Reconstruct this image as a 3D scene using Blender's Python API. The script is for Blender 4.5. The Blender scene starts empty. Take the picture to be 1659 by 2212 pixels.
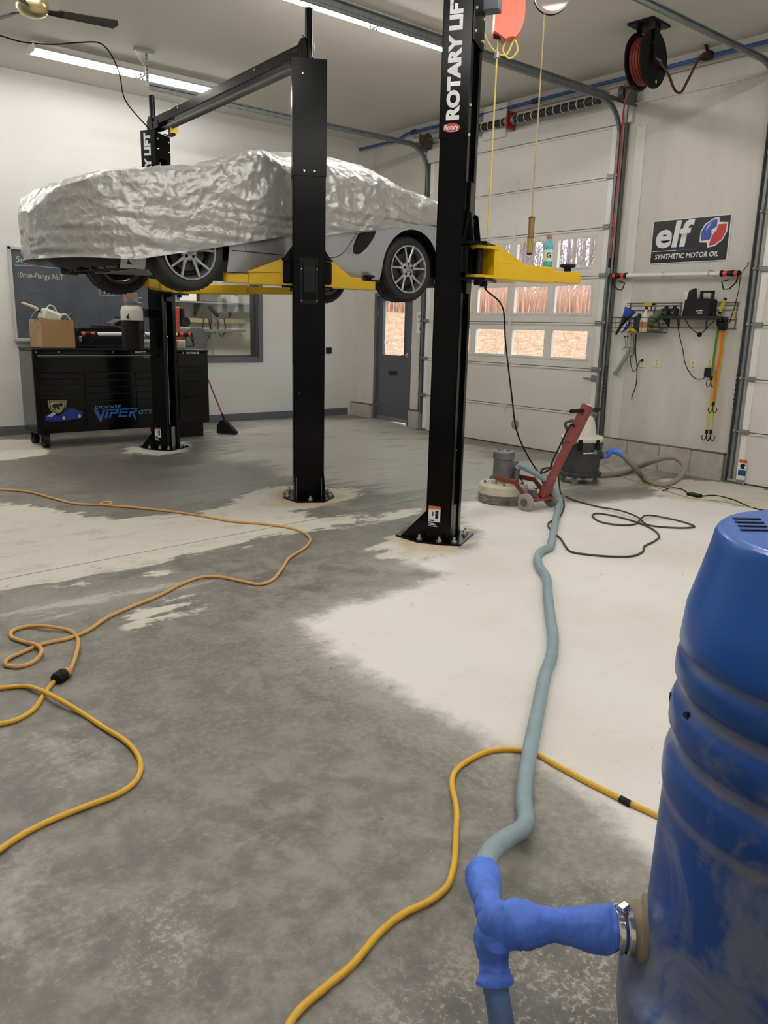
import bpy, bmesh, math, random
import numpy as np
from mathutils import Vector, Matrix
random.seed(7)
SC = bpy.context.scene
COL = SC.collection
PI = math.pi

# ------------------------------------------------------------------ camera
FPX, YAW, PITCH, ROLL, CAMH = 1710.599, 0.69485515, -0.22816468, 0.0241448, 1.6
def _axes():
    f = np.array([math.sin(YAW)*math.cos(PITCH), math.cos(YAW)*math.cos(PITCH), math.sin(PITCH)])
    r = np.array([math.cos(YAW), -math.sin(YAW), 0.0]); u = np.cross(r, f)
    return math.cos(ROLL)*r+math.sin(ROLL)*u, -math.sin(ROLL)*r+math.cos(ROLL)*u, f
CR, CU, CF = _axes()
cam = bpy.data.cameras.new('camera'); camo = bpy.data.objects.new('camera', cam); COL.objects.link(camo)
cam.sensor_fit = 'VERTICAL'; cam.sensor_height = 36.0; cam.lens = FPX/2212*36.0
cam.clip_start = 0.05; cam.clip_end = 300
camo.matrix_world = Matrix(((CR[0], CU[0], -CF[0], 0), (CR[1], CU[1], -CF[1], 0), (CR[2], CU[2], -CF[2], CAMH), (0, 0, 0, 1)))
SC.camera = camo
# ------------------------------------------------------------------ colour management, world
SC.view_settings.view_transform = 'Standard'; SC.view_settings.look = 'None'
SC.view_settings.gamma = 1.0; SC.view_settings.use_curve_mapping = False
SC.view_settings.exposure = 0.0
W = bpy.data.worlds.new('overcast_sky'); SC.world = W; W.use_nodes = True
_b = W.node_tree.nodes['Background']; _b.inputs[0].default_value = (0.86, 0.93, 1.0, 1); _b.inputs[1].default_value = 3.6
SC.cycles.use_light_tree = False; SC.cycles.max_bounces = 6; SC.cycles.diffuse_bounces = 4; SC.cycles.glossy_bounces = 3; SC.cycles.transmission_bounces = 4; SC.cycles.transparent_max_bounces = 12
TUBE = 64.0      # radiance of the fluorescent tubes
# ceiling fixtures: x, y of the middle of each one (built further down; all after the second are unseen, added for room light)
LAMP_ROWS = [(4.65, 10.66), (5.75, 7.2), (0.9, 10.66), (1.6, 7.2), (5.0, 3.2), (1.2, 3.2), (5.0, -0.6), (1.2, -0.6)]

# ------------------------------------------------------------------ pixel -> place
O3 = np.array([0, 0, CAMH])
def sm(t):
    t = np.clip(t, 0, 1); return t*t*(3-2*t)
def fz(x, y): return -0.085*sm((x-5.2)/3.9)*sm((11.6-y)/2.2)       # the floor falls a little towards the big doors
def ray(x, y): return (x-829.5)/FPX*CR-(y-1106)/FPX*CU+CF
def atZ(x, y, z=0.0): d = ray(x, y); return O3+(z-CAMH)/d[2]*d
def atF(x, y, dz=0.0):
    z = 0
    for i in range(15):
        P = atZ(x, y, z+dz); z = float(fz(P[0], P[1]))
    return P
def atX(x, y, X): d = ray(x, y); return O3+X/d[0]*d
def atY(x, y, Y): d = ray(x, y); return O3+Y/d[1]*d
def atN(x, y, P, n):
    d = ray(x, y); n = np.array(n, float); P = np.array(P, float)
    return O3+((P-O3)@n)/(d@n)*d
def atP(x, y, P):
    return atN(x, y, P, (P[0], P[1], 0))

# ------------------------------------------------------------------ materials
def lin(c):
    return tuple(((v/255)/12.92 if v/255 <= .04045 else ((v/255+.055)/1.055)**2.4) for v in c)
MATS = {}
def mat(name, rgb, rough=.5, metal=0.0, var=0.0, vs=6.0, bump=0.0, bs=40.0, spec=.5, coat=0.0, emit=None, rgb2=None, stretch=None):
    if name in MATS: return MATS[name]
    m = bpy.data.materials.new(name); m.use_nodes = True; nt = m.node_tree; N = nt.nodes; L = nt.links
    b = N['Principled BSDF']; c = lin(rgb)
    b.inputs['Base Color'].default_value = (*c, 1); b.inputs['Roughness'].default_value = rough
    b.inputs['Metallic'].default_value = metal; b.inputs['Specular IOR Level'].default_value = spec
    if coat: b.inputs['Coat Weight'].default_value = coat; b.inputs['Coat Roughness'].default_value = .08
    if emit: b.inputs['Emission Color'].default_value = (*lin(emit[0]), 1); b.inputs['Emission Strength'].default_value = emit[1]
    if var or bump:
        tc = N.new('ShaderNodeTexCoord'); src = tc.outputs['Object']
        if stretch:
            mp = N.new('ShaderNodeMapping'); mp.inputs['Scale'].default_value = stretch; L.new(src, mp.inputs[0]); src = mp.outputs[0]
    if var:
        n = N.new('ShaderNodeTexNoise'); n.inputs['Scale'].default_value = vs; n.inputs['Detail'].default_value = 6; n.inputs['Roughness'].default_value = .65
        L.new(src, n.inputs['Vector'])
        r = N.new('ShaderNodeValToRGB'); r.color_ramp.elements[0].position = .35; r.color_ramp.elements[1].position = .68
        c2 = lin(rgb2) if rgb2 else tuple(max(0, v*(1-var)) for v in c)
        c1 = c if rgb2 else tuple(min(1, v*(1+var*.4)) for v in c)
        r.color_ramp.elements[0].color = (*c2, 1); r.color_ramp.elements[1].color = (*c1, 1)
        L.new(n.outputs['Fac'], r.inputs[0]); L.new(r.outputs[0], b.inputs['Base Color'])
    if bump:
        n2 = N.new('ShaderNodeTexNoise'); n2.inputs['Scale'].default_value = bs; n2.inputs['Detail'].default_value = 5
        L.new(src, n2.inputs['Vector'])
        bp = N.new('ShaderNodeBump'); bp.inputs['Strength'].default_value = bump; bp.inputs['Distance'].default_value = .01
        L.new(n2.outputs['Fac'], bp.inputs['Height']); L.new(bp.outputs[0], b.inputs['Normal'])
    MATS[name] = m; return m
def glassmat(name, tint=(1, 1, 1), refl=.08, rough=.02):
    m = bpy.data.materials.new(name); m.use_nodes = True; nt = m.node_tree; N = nt.nodes; L = nt.links
    for n in list(N): N.remove(n)
    o = N.new('ShaderNodeOutputMaterial'); t = N.new('ShaderNodeBsdfTransparent'); g = N.new('ShaderNodeBsdfGlossy'); mx = N.new('ShaderNodeMixShader')
    t.inputs[0].default_value = (*tint, 1); g.inputs['Roughness'].default_value = rough
    fr = N.new('ShaderNodeLayerWeight'); fr.inputs[0].default_value = .5
    pw = N.new('ShaderNodeMath'); pw.operation = 'POWER'; pw.inputs[1].default_value = 4.0; L.new(fr.outputs['Facing'], pw.inputs[0])
    ad = N.new('ShaderNodeMath'); ad.operation = 'MULTIPLY_ADD'; ad.inputs[1].default_value = .5; ad.inputs[2].default_value = refl-.03
    L.new(pw.outputs[0], ad.inputs[0]); L.new(ad.outputs[0], mx.inputs[0]); L.new(t.outputs[0], mx.inputs[1]); L.new(g.outputs[0], mx.inputs[2]); L.new(mx.outputs[0], o.inputs[0])
    MATS[name] = m; return m

# ------------------------------------------------------------------ mesh builder
ORG = {}
def V(p): return np.array(p, float)
def rotz(a): c, s = math.cos(a), math.sin(a); return np.array([[c, -s, 0], [s, c, 0], [0, 0, 1.0]])
def frame(d, up=(0, 0, 1)):
    d = V(d); d = d/np.linalg.norm(d); up = V(up)
    if abs(d@up)/np.linalg.norm(up) > .98: up = V((1, 0, 0)) if abs(d[0]) < .9 else V((0, 1, 0))
    a = np.cross(up, d); a /= np.linalg.norm(a); b = np.cross(d, a)
    return a, b, d
def smooth_path(pts, n=8):
    P = [V(p) for p in pts]; out = []
    if len(P) < 3: return P
    Q = [2*P[0]-P[1]]+P+[2*P[-1]-P[-2]]
    for i in range(1, len(Q)-2):
        p0, p1, p2, p3 = Q[i-1:i+3]
        a = max(np.linalg.norm(p1-p0), 1e-6)**.5; b = max(np.linalg.norm(p2-p1), 1e-6)**.5; c = max(np.linalg.norm(p3-p2), 1e-6)**.5
        m1 = (p1-p0)/a-(p2-p0)/(a+b)+(p2-p1)/b; m2 = (p2-p1)/b-(p3-p1)/(b+c)+(p3-p2)/c
        m1 = m1*b; m2 = m2*b
        for k in range(n):
            t = k/n; out.append((2*t**3-3*t*t+1)*p1+(t**3-2*t*t+t)*m1+(-2*t**3+3*t*t)*p2+(t**3-t*t)*m2)
    out.append(P[-1]); return out
class B:
    def __init__(s): s.v = []; s.f = []; s.sm = []
    def add(s, vs, fs, smooth=False):
        o = len(s.v); s.v += [tuple(map(float, p)) for p in vs]
        for f in fs: s.f.append(tuple(i+o for i in f)); s.sm.append(smooth)
        return s
    def box(s, c, size, R=None, ch=0.0):
        hx, hy, hz = [v/2 for v in size]; c = V(c)
        if ch <= 0:
            vs = [V((x, y, z)) for z in (-hz, hz) for y in (-hy, hy) for x in (-hx, hx)]
            fs = [(0, 2, 3, 1), (4, 5, 7, 6), (0, 1, 5, 4), (2, 6, 7, 3), (0, 4, 6, 2), (1, 3, 7, 5)]
        else:
            ch = min(ch, hx*.9, hy*.9, hz*.9); vs = []; idx = {}
            for sx in (-1, 1):
                for sy in (-1, 1):
                    for sz in (-1, 1):
                        for a in range(3):
                            p = [sx*(hx-ch), sy*(hy-ch), sz*(hz-ch)]; p[a] = (sx*hx, sy*hy, sz*hz)[a]
                            idx[sx, sy, sz, a] = len(vs); vs.append(V(p))
            fs = []
            for a in range(3):
                b, c2 = (a+1) % 3, (a+2) % 3
                for sg in (-1, 1):
                    q = []
                    for u, w in ((-1, -1), (1, -1), (1, 1), (-1, 1)):
                        k = [0, 0, 0]; k[a] = sg; k[b] = u; k[c2] = w; q.append(idx[k[0], k[1], k[2], a])
                    fs.append(tuple(q if sg > 0 else q[::-1]))
            for a in range(3):      # edges
                b, c2 = (a+1) % 3, (a+2) % 3
                for u in (-1, 1):
                    for w in (-1, 1):
                        k0 = [0, 0, 0]; k1 = [0, 0, 0]; k0[a] = -1; k1[a] = 1; k0[b] = k1[b] = u; k0[c2] = k1[c2] = w
                        q = (idx[(*k0, b)], idx[(*k1, b)], idx[(*k1, c2)], idx[(*k0, c2)])
                        fs.append(q if u*w < 0 else q[::-1])
            for sx in (-1, 1):
                for sy in (-1, 1):
                    for sz in (-1, 1):
                        q = (idx[sx, sy, sz, 0], idx[sx, sy, sz, 1], idx[sx, sy, sz, 2]); fs.append(q if sx*sy*sz > 0 else q[::-1])
        if R is not None: vs = [R@p for p in vs]
        return s.add([p+c for p in vs], fs)
    def box2(s, a, b, ch=0.0):
        a = V(a); b = V(b); return s.box((a+b)/2, np.abs(b-a), ch=ch)
    def bar(s, p0, p1, w, h, up=(0, 0, 1), ch=0.0):
        p0 = V(p0); p1 = V(p1); a, b, d = frame(p1-p0, up)
        return s.box((p0+p1)/2, (w, h, np.linalg.norm(p1-p0)), np.stack([a, b, d], 1), ch)
    def cyl(s, p0, p1, r0, r1=None, n=16, caps=True):
        r1 = r0 if r1 is None else r1; p0 = V(p0); p1 = V(p1); a, b, d = frame(p1-p0)
        ring = [(math.cos(2*PI*i/n), math.sin(2*PI*i/n)) for i in range(n)]
        A = [p0+r0*(c*a+q*b) for c, q in ring]; Bq = [p1+r1*(c*a+q*b) for c, q in ring]
        s.add(A+Bq, [(i, (i+1) % n, n+(i+1) % n, n+i) for i in range(n)], True)
        if caps:
            s.add(A, [tuple(range(n))[::-1]]); s.add(Bq, [tuple(range(n))])
        return s
    def tube(s, pts, r, n=8, closed=False, caps=True, rf=None):
        P = [V(p) for p in pts]; m = len(P); vs = []
        T = []
        for i in range(m):
            if closed: t = P[(i+1) % m]-P[i-1]
            else: t = P[min(i+1, m-1)]-P[max(i-1, 0)]
            T.append(t/max(np.linalg.norm(t), 1e-9))
        a, b, _ = frame(T[0])
        for i in range(m):
            a = a-T[i]*(a@T[i]); a /= max(np.linalg.norm(a), 1e-9); b = np.cross(T[i], a)
            rr = r if rf is None else rf(i/(m-1))
            vs += [P[i]+rr*(math.cos(2*PI*k/n)*a+math.sin(2*PI*k/n)*b) for k in range(n)]
        fs = []
        for i in range(m if closed else m-1):
            j = (i+1) % m
            for k in range(n): fs.append((i*n+k, i*n+(k+1) % n, j*n+(k+1) % n, j*n+k))
        s.add(vs, fs, True)
        if caps and not closed:
            s.add(vs[:n], [tuple(range(n))[::-1]]); s.add(vs[-n:], [tuple(range(n))])
        return s
    def lathe(s, c, prof, n=32, axis=(0, 0, 1), smooth=True, cap0=True, cap1=True, sharp=True):
        """prof: list of (r, h) along axis; sharp=True splits edges between segments"""
        c = V(c); a, b, d = frame(axis)
        ring = [(math.cos(2*PI*i/n), math.sin(2*PI*i/n)) for i in range(n)]
        R = [[c+r*(x*a+y*b)+h*d for x, y in ring] for r, h in prof]
        if sharp:
            for i in range(len(R)-1): s.add(R[i]+R[i+1], [(k, (k+1) % n, n+(k+1) % n, n+k) for k in range(n)], smooth)
        else:
            s.add(sum(R, []), [(i*n+k, i*n+(k+1) % n, (i+1)*n+(k+1) % n, (i+1)*n+k) for i in range(len(R)-1) for k in range(n)], smooth)
        if cap0 and prof[0][0] > 1e-6: s.add(R[0], [tuple(range(n))[::-1]])
        if cap1 and prof[-1][0] > 1e-6: s.add(R[-1], [tuple(range(n))])
        return s
    def prism(s, poly, origin, ax, ay, th):
        """extrude a 2-D polygon (in axes ax, ay at origin) by th along ax x ay, centred"""
        o = V(origin); ax = V(ax); ay = V(ay); nz = np.cross(ax, ay); nz /= np.linalg.norm(nz); n = len(poly)
        A = [o+x*ax+y*ay-nz*th/2 for x, y in poly]; C = [o+x*ax+y*ay+nz*th/2 for x, y in poly]
        ar = sum(poly[i][0]*poly[(i+1) % n][1]-poly[(i+1) % n][0]*poly[i][1] for i in range(n))
        if ar < 0: A, C = A[::-1], C[::-1]
        s.add(A, [tuple(range(n))[::-1]]); s.add(C, [tuple(range(n))])
        s.add(A+C, [(i, (i+1) % n, n+(i+1) % n, n+i) for i in range(n)])
        return s
    def grid(s, rows, smooth=True, closed=False):
        m = len(rows); n = len(rows[0]); vs = [p for r in rows for p in r]; fs = []
        for i in range(m-1):
            for k in range(n if closed else n-1): fs.append((i*n+k, i*n+(k+1) % n, (i+1)*n+(k+1) % n, (i+1)*n+k))
        return s.add(vs, fs, smooth)
    def build(s, name, m, parent=None, org=None):
        if parent is not None: o0 = ORG[parent.as_pointer()]
        elif org is not None: o0 = V(org)
        else:
            A = np.array(s.v); o0 = np.array([(A[:, 0].min()+A[:, 0].max())/2, (A[:, 1].min()+A[:, 1].max())/2, A[:, 2].min()])
        me = bpy.data.meshes.new(name); me.from_pydata([tuple(V(p)-o0) for p in s.v], [], s.f)
        me.polygons.foreach_set('use_smooth', s.sm); me.update()
        bm = bmesh.new(); bm.from_mesh(me); bmesh.ops.recalc_face_normals(bm, faces=bm.faces); bm.to_mesh(me); bm.free()
        me.materials.append(m if not isinstance(m, str) else MATS[m])
        o = bpy.data.objects.new(name, me); COL.objects.link(o)
        if parent is not None: o.parent = parent
        else: o.location = o0
        ORG[o.as_pointer()] = o0
        return o
def tag(o, label=None, cat=None, group=None, kind=None):
    if label: o['label'] = label
    if cat: o['category'] = cat
    if group: o['group'] = group
    if kind: o['kind'] = kind
    return o
def thing(name, label, cat, loc, group=None):
    o = bpy.data.objects.new(name, None); COL.objects.link(o); o.location = tuple(map(float, loc)); o.empty_display_size = .1
    ORG[o.as_pointer()] = V(loc); return tag(o, label, cat, group)
def struct(b, name, m, label, cat='structure', parent=None, org=(0, 0, 0)):
    o = b.build(name, m, parent, org)
    if parent is None: tag(o, label, cat, kind='structure')
    return o
def text(name, s, origin, ax, ay, size, m, parent, bold=0.0, width=None, shear=0.0, th=.002, align='LEFT', spacing=1.0, label=None):
    """flat lettering: baseline start at origin, ax = reading direction, ay = up of the letters; width squeezes the line to a given length"""
    cu = bpy.data.curves.new('lettering', 'FONT'); cu.body = s; cu.size = 1.0; cu.offset = bold; cu.shear = shear; cu.extrude = 0; cu.space_character = spacing; cu.resolution_u = 3
    to = bpy.data.objects.new('lettering', cu); me = bpy.data.meshes.new_from_object(to)
    bpy.data.objects.remove(to); bpy.data.curves.remove(cu)
    n = len(me.vertices); co = np.zeros(n*3); me.vertices.foreach_get('co', co); co = co.reshape(-1, 3)
    x0, x1 = co[:, 0].min(), co[:, 0].max(); y0, y1 = co[:, 1].min(), co[:, 1].max()
    caps = s.upper() == s
    sy = size/(y1-y0) if caps else size/.73
    sx = (width/(x1-x0)) if width else sy
    X = (co[:, 0]-x0)*sx; Y = (co[:, 1]-(y0 if caps else 0))*sy
    if align == 'CENTER': X -= X.max()/2
    ax = V(ax)/np.linalg.norm(ax); ay = V(ay); ay = ay-ax*(ay@ax); ay /= np.linalg.norm(ay); nz = np.cross(ax, ay)
    o0 = ORG[parent.as_pointer()]
    P = V(origin)[None]+X[:, None]*ax+Y[:, None]*ay+nz*th-o0
    me.vertices.foreach_set('co', P.ravel()); me.update(); me.materials.clear(); me.materials.append(MATS[m] if isinstance(m, str) else m)
    me.name = name
    o = bpy.data.objects.new(name, me); COL.objects.link(o); o.parent = parent; ORG[o.as_pointer()] = o0
    if label: o['label'] = label
    return o
def copy_tree(o, delta, parent=None):
    c = o.copy(); COL.objects.link(c)
    if parent is None: c.location = Vector(o.location)+Vector(delta)
    else: c.parent = parent
    ORG[c.as_pointer()] = ORG[o.as_pointer()]+V(delta)
    for ch in list(o.children): copy_tree(ch, delta, c)
    return c

# palette
mat('wall_paint', (222, 221, 217), .6, var=.04, vs=1.2, bump=.03, bs=60)
mat('ceiling_paint', (214, 209, 201), .8, var=.02, vs=.7)
mat('black_paint', (7, 7, 8), .22, spec=.14)
mat('black_satin', (12, 12, 13), .42, spec=.25)
mat('black_rubber', (17, 17, 17), .7, spec=.3, bump=.05)
mat('dark_plastic', (20, 20, 22), .5, spec=.35)
mat('steel', (160, 162, 165), .35, metal=.9)
mat('zinc', (150, 152, 152), .45, metal=.7, var=.15, vs=20)
mat('galvanised', (128, 132, 133), .5, metal=.5, var=.15, vs=14)
mat('bolt_zinc', (205, 200, 175), .35, metal=.8)
mat('chrome', (225, 225, 225), .12, metal=1)
mat('yellow_paint', (222, 180, 22), .35, coat=.2, var=.06, vs=8)
mat('grey_frame', (92, 93, 98), .5)
mat('white_plastic', (232, 230, 224), .4)
mat('white_enamel', (240, 238, 234), .35)
mat('ivory', (226, 214, 178), .45)
mat('red_plastic', (196, 62, 42), .4)
mat('white_print', (235, 235, 235), .5)
mat('black_print', (16, 16, 18), .5)
mat('clear_dark', (40, 42, 44), .3)
# ================================================================== structure
XW, YW, ZC = 9.13, 11.95, 4.787      # right wall, far left wall, ceiling
X0, Y0 = -3.6, -3.6                  # the two walls behind the camera
XD = 9.08                            # inner face of the big doors
# ---- floor
def poly_sd(P, pts):
    """signed distance (positive inside) of points P (n,2) to a polygon"""
    A = np.array(pts); n = len(A); d = np.full(len(P), 1e9); ins = np.zeros(len(P), bool)
    for i in range(n):
        a = A[i]; b = A[(i+1) % n]; ab = b-a
        t = np.clip(((P-a)@ab)/max(ab@ab, 1e-9), 0, 1)
        d = np.minimum(d, np.hypot(*(P-(a+t[:, None]*ab)).T))
        if abs(b[1]-a[1]) > 1e-9:
            c = ((a[1] > P[:, 1]) != (b[1] > P[:, 1])) & (P[:, 0] < (b[0]-a[0])*(P[:, 1]-a[1])/(b[1]-a[1])+a[0]); ins ^= c
    return np.where(ins, d, -d)
def fpoly(px): return [tuple(atF(x, y)[:2]) for x, y in px]
WHITE = [[(642, 1350), (690, 1322), (790, 1296), (900, 1262), (955, 1240), (900, 1226), (865, 1212), (930, 1203), (1015, 1186), (1030, 1150), (990, 1125), (985, 1090), (1050, 1076), (1150, 1086), (1200, 1083), (1270, 1088), (1420, 1072), (1659, 1100)],
         ]
WHITE[0] = fpoly(WHITE[0])+[(9.2, 3.0), (9.2, -3.0), (2.5, -2.0), (1.75, .35)]+fpoly([(1420, 1862), (1290, 1748), (1180, 1668), (1040, 1594), (930, 1542), (850, 1494), (770, 1442), (700, 1400)])
CREAM = [fpoly(p) for p in (
    [(-200, 1075), (0, 1087), (110, 1097), (200, 1119), (330, 1116), (420, 1108), (500, 1086), (545, 1063), (620, 1046), (780, 1056), (770, 1076), (700, 1093), (640, 1102), (690, 1124), (900, 1100), (910, 1112), (700, 1141), (600, 1152), (540, 1173), (400, 1196), (285, 1232), (390, 1236), (350, 1246), (210, 1228), (165, 1262), (100, 1262), (0, 1272), (-200, 1290)],
    [(268, 1322), (320, 1314), (410, 1286), (360, 1300), (452, 1302), (330, 1336), (292, 1354)],
    [(280, 965), (400, 955), (412, 972), (345, 984), (270, 978)],
    [(-100, 945), (90, 950), (110, 978), (40, 992), (-100, 1005)],
    [(1420, 1030), (1560, 1042), (1720, 1066), (1720, 1115), (1560, 1092), (1440, 1075), (1400, 1055)],
    [(812, 1178), (900, 1140), (1010, 1130), (1030, 1168), (985, 1198), (900, 1212), (840, 1206)])]
PALE = [fpoly(p) for p in (          # thin, half ground streaks
    [(900, 955), (1060, 985), (1300, 1000), (1450, 1020), (1450, 1060), (1290, 1060), (1050, 1080), (900, 1090)],
    [(420, 930), (620, 915), (900, 915), (1000, 955), (1200, 985), (1330, 1005), (1330, 1050), (1040, 1072), (900, 1085), (760, 1060), (600, 1040), (480, 985)],
    [(480, 905), (900, 905), (905, 935), (1000, 960), (1330, 990), (1500, 1010), (1300, 1050), (1000, 1000), (700, 1010), (400, 1000), (480, 960)],
    [(700, 1010), (905, 985), (990, 1000), (1040, 1060), (900, 1085), (760, 1060)],
    [(0, 1280), (150, 1270), (420, 1230), (470, 1268), (300, 1312), (170, 1345), (0, 1350)],
    )]
MOTTLE = [fpoly(p) for p in ([(40, 1600), (150, 1570), (230, 1640), (170, 1700), (110, 1690)], [(-150, 1880), (60, 1830), (160, 1900), (190, 2000), (140, 2100), (-60, 2110), (-260, 2060)])]
SPECK = [fpoly(p) for p in ([(860, 2230), (900, 2170), (1010, 2100), (1130, 2040), (1300, 1950), (1460, 2050), (1460, 2400), (900, 2400)],
    [(330, 2020), (350, 1975), (375, 1985), (370, 2080), (345, 2090)])]
STAIN = [fpoly(p) for p in (
    [(60, 985), (300, 978), (480, 985), (620, 1010), (600, 1045), (430, 1075), (180, 1070), (60, 1030)],
    [(1230, 1070), (1330, 1052), (1420, 1055), (1440, 1070), (1350, 1092), (1270, 1090)],
    [(990, 965), (1120, 975), (1280, 985), (1260, 1000), (1100, 1000), (1000, 990)])]
RUST = [fpoly(p) for p in ([(590, 1065), (650, 1058), (735, 1070), (730, 1092), (600, 1092)], [(860, 1165), (1000, 1145), (1015, 1175), (985, 1192), (870, 1192)])]
nx, ny = 256, 312
gx = np.linspace(X0, XW+.3, nx); gy = np.linspace(Y0, YW+.05, ny)
GX, GY = np.meshgrid(gx, gy); P2 = np.stack([GX.ravel(), GY.ravel()], 1); GZ = fz(P2[:, 0], P2[:, 1])
me = bpy.data.meshes.new('floor')
q = np.arange(nx*ny).reshape(ny, nx)
me.from_pydata(np.column_stack([P2, GZ]).tolist(), [], np.stack([q[:-1, :-1], q[:-1, 1:], q[1:, 1:], q[1:, :-1]], -1).reshape(-1, 4).tolist())
for nm, polys in (('bare_white', WHITE), ('bare_cream', CREAM), ('bare_pale', PALE), ('bare_mottle', MOTTLE), ('speckle', SPECK), ('stain', STAIN), ('rust', RUST)):
    sd = np.full(len(P2), -9.0)
    for p in polys: sd = np.maximum(sd, poly_sd(P2, p))
    at = me.attributes.new(nm, 'FLOAT', 'POINT'); at.data.foreach_set('value', np.clip(sd, -.6, .6).astype(np.float32))
for p in me.polygons: p.use_smooth = True
# floor material: worn grey coating, bare ground concrete where the grinder has been
m = bpy.data.materials.new('concrete_floor'); m.use_nodes = True; NT = m.node_tree; N = NT.nodes; L = NT.links; MATS['floor'] = m
bs = N['Principled BSDF']; bs.inputs['Roughness'].default_value = .62; bs.inputs['Specular IOR Level'].default_value = .35
geo = N.new('ShaderNodeNewGeometry')
def nz(scale, detail=6, rough=.6, vec=None, dist=0.0):
    n = N.new('ShaderNodeTexNoise'); n.inputs['Scale'].default_value = scale; n.inputs['Detail'].default_value = detail; n.inputs['Roughness'].default_value = rough; n.inputs['Distortion'].default_value = dist
    L.new(vec or geo.outputs['Position'], n.inputs['Vector']); return n.outputs['Fac']
def mth(op, a, b=None, c=None):
    n = N.new('ShaderNodeMath'); n.operation = op
    for i, v in enumerate((a, b, c)):
        if v is None: continue
        if isinstance(v, (int, float)): n.inputs[i].default_value = v
        else: L.new(v, n.inputs[i])
    return n.outputs[0]
def ss(v, lo, hi):
    n = N.new('ShaderNodeMapRange'); n.interpolation_type = 'SMOOTHSTEP'; n.inputs[1].default_value = lo; n.inputs[2].default_value = hi; L.new(v, n.inputs[0]); return n.outputs[0]
def mixc(f, a, b):
    n = N.new('ShaderNodeMix'); n.data_type = 'RGBA'
    for k, v in ((0, f), (6, a), (7, b)):
        if isinstance(v, tuple): n.inputs[k].default_value = (*lin(v), 1)
        elif isinstance(v, (int, float)): n.inputs[k].default_value = v if k == 0 else (v, v, v, 1)
        else: L.new(v, n.inputs[k])
    return n.outputs[2]
def attr(nm):
    n = N.new('ShaderNodeAttribute'); n.attribute_name = nm; return n.outputs['Fac']
mpx = N.new('ShaderNodeMapping'); mpx.inputs['Scale'].default_value = (.55, 2.4, 1); L.new(geo.outputs['Position'], mpx.inputs[0]); strk = mpx.outputs[0]
big = nz(.9, 5); mid = nz(5.5, 8, .72, dist=.2); fine = nz(34, 6, .7); grit = nz(160, 3, .6); stk = nz(2.2, 8, .68, strk, .4)
grey = mixc(ss(mid, .36, .64), (94, 92, 87), (136, 132, 123))
grey = mixc(mth('MULTIPLY', ss(big, .38, .66), .6), grey, mixc(ss(fine, .4, .6), (102, 99, 95), (128, 125, 116)))
grey = mixc(mth('MULTIPLY', ss(fine, .56, .70), .5), grey, (146, 145, 138))
grey = mixc(mth('MULTIPLY', ss(nz(13, 8, .75, dist=.5), .56, .66), .35), grey, (150, 147, 138))
grey = mixc(mth('MULTIPLY', ss(grit, .66, .74), .25), grey, (158, 154, 146))
# pale streaks
pale = mth('MAXIMUM', ss(mth('ADD', attr('bare_pale'), mth('MULTIPLY', mth('SUBTRACT', stk, .5), 2.6)), .05, .5), mth('MULTIPLY', ss(attr('bare_pale'), -.1, .4), .42))
col = mixc(mth('MULTIPLY', pale, .72), grey, (200, 196, 187))
mo_ = ss(mth('ADD', attr('bare_mottle'), mth('ADD', mth('MULTIPLY', mth('SUBTRACT', mid, .5), .9), mth('MULTIPLY', mth('SUBTRACT', fine, .5), .9))), -.05, .35)
col = mixc(mth('MULTIPLY', mo_, .42), col, (196, 190, 176))
st = mth('MULTIPLY', ss(mth('ADD', attr('stain'), mth('MULTIPLY', mth('SUBTRACT', stk, .5), 1.6)), -.05, .45), .6)
col = mixc(st, col, (88, 83, 80))
cr = ss(mth('ADD', attr('bare_cream'), mth('ADD', mth('MULTIPLY', mth('SUBTRACT', stk, .5), .75), mth('MULTIPLY', mth('SUBTRACT', mid, .5), .45))), -.03, .04)
creamc = mixc(ss(mth('MULTIPLY_ADD', mid, .5, mth('MULTIPLY', stk, .5)), .5, .66), (208, 203, 190), (184, 176, 160))
col = mixc(cr, col, creamc)
rs = ss(mth('ADD', attr('rust'), mth('MULTIPLY', mth('SUBTRACT', mid, .5), .5)), -.12, .10)
wh = ss(mth('ADD', attr('bare_white'), mth('ADD', mth('MULTIPLY', mth('SUBTRACT', mid, .5), .28), mth('MULTIPLY', mth('SUBTRACT', stk, .5), .16))), -.07, .10)
whitec = mixc(ss(big, .35, .7), (238, 235, 231), (229, 223, 214))
whitec = mixc(mth('MULTIPLY', ss(stk, .58, .8), .45), whitec, (208, 202, 192))
col = mixc(wh, col, whitec)
col = mixc(mth('MULTIPLY', rs, .75), col, mixc(mid, (206, 186, 150), (176, 152, 118)))
# a fan of thin dust around the bare patch
ds = mth('MULTIPLY', ss(mth('ADD', attr('bare_white'), mth('MULTIPLY', mth('SUBTRACT', fine, .5), .5)), -.38, .05), .28)
col = mixc(ds, col, (206, 201, 192))
sp = mth('MULTIPLY', ss(attr('speckle'), -.25, .3), ss(mth('ADD', mth('MULTIPLY', nz(55, 8, .75), .9), mth('MULTIPLY', mid, .5)), .70, .80))
col = mixc(sp, col, (206, 201, 187))
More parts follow.
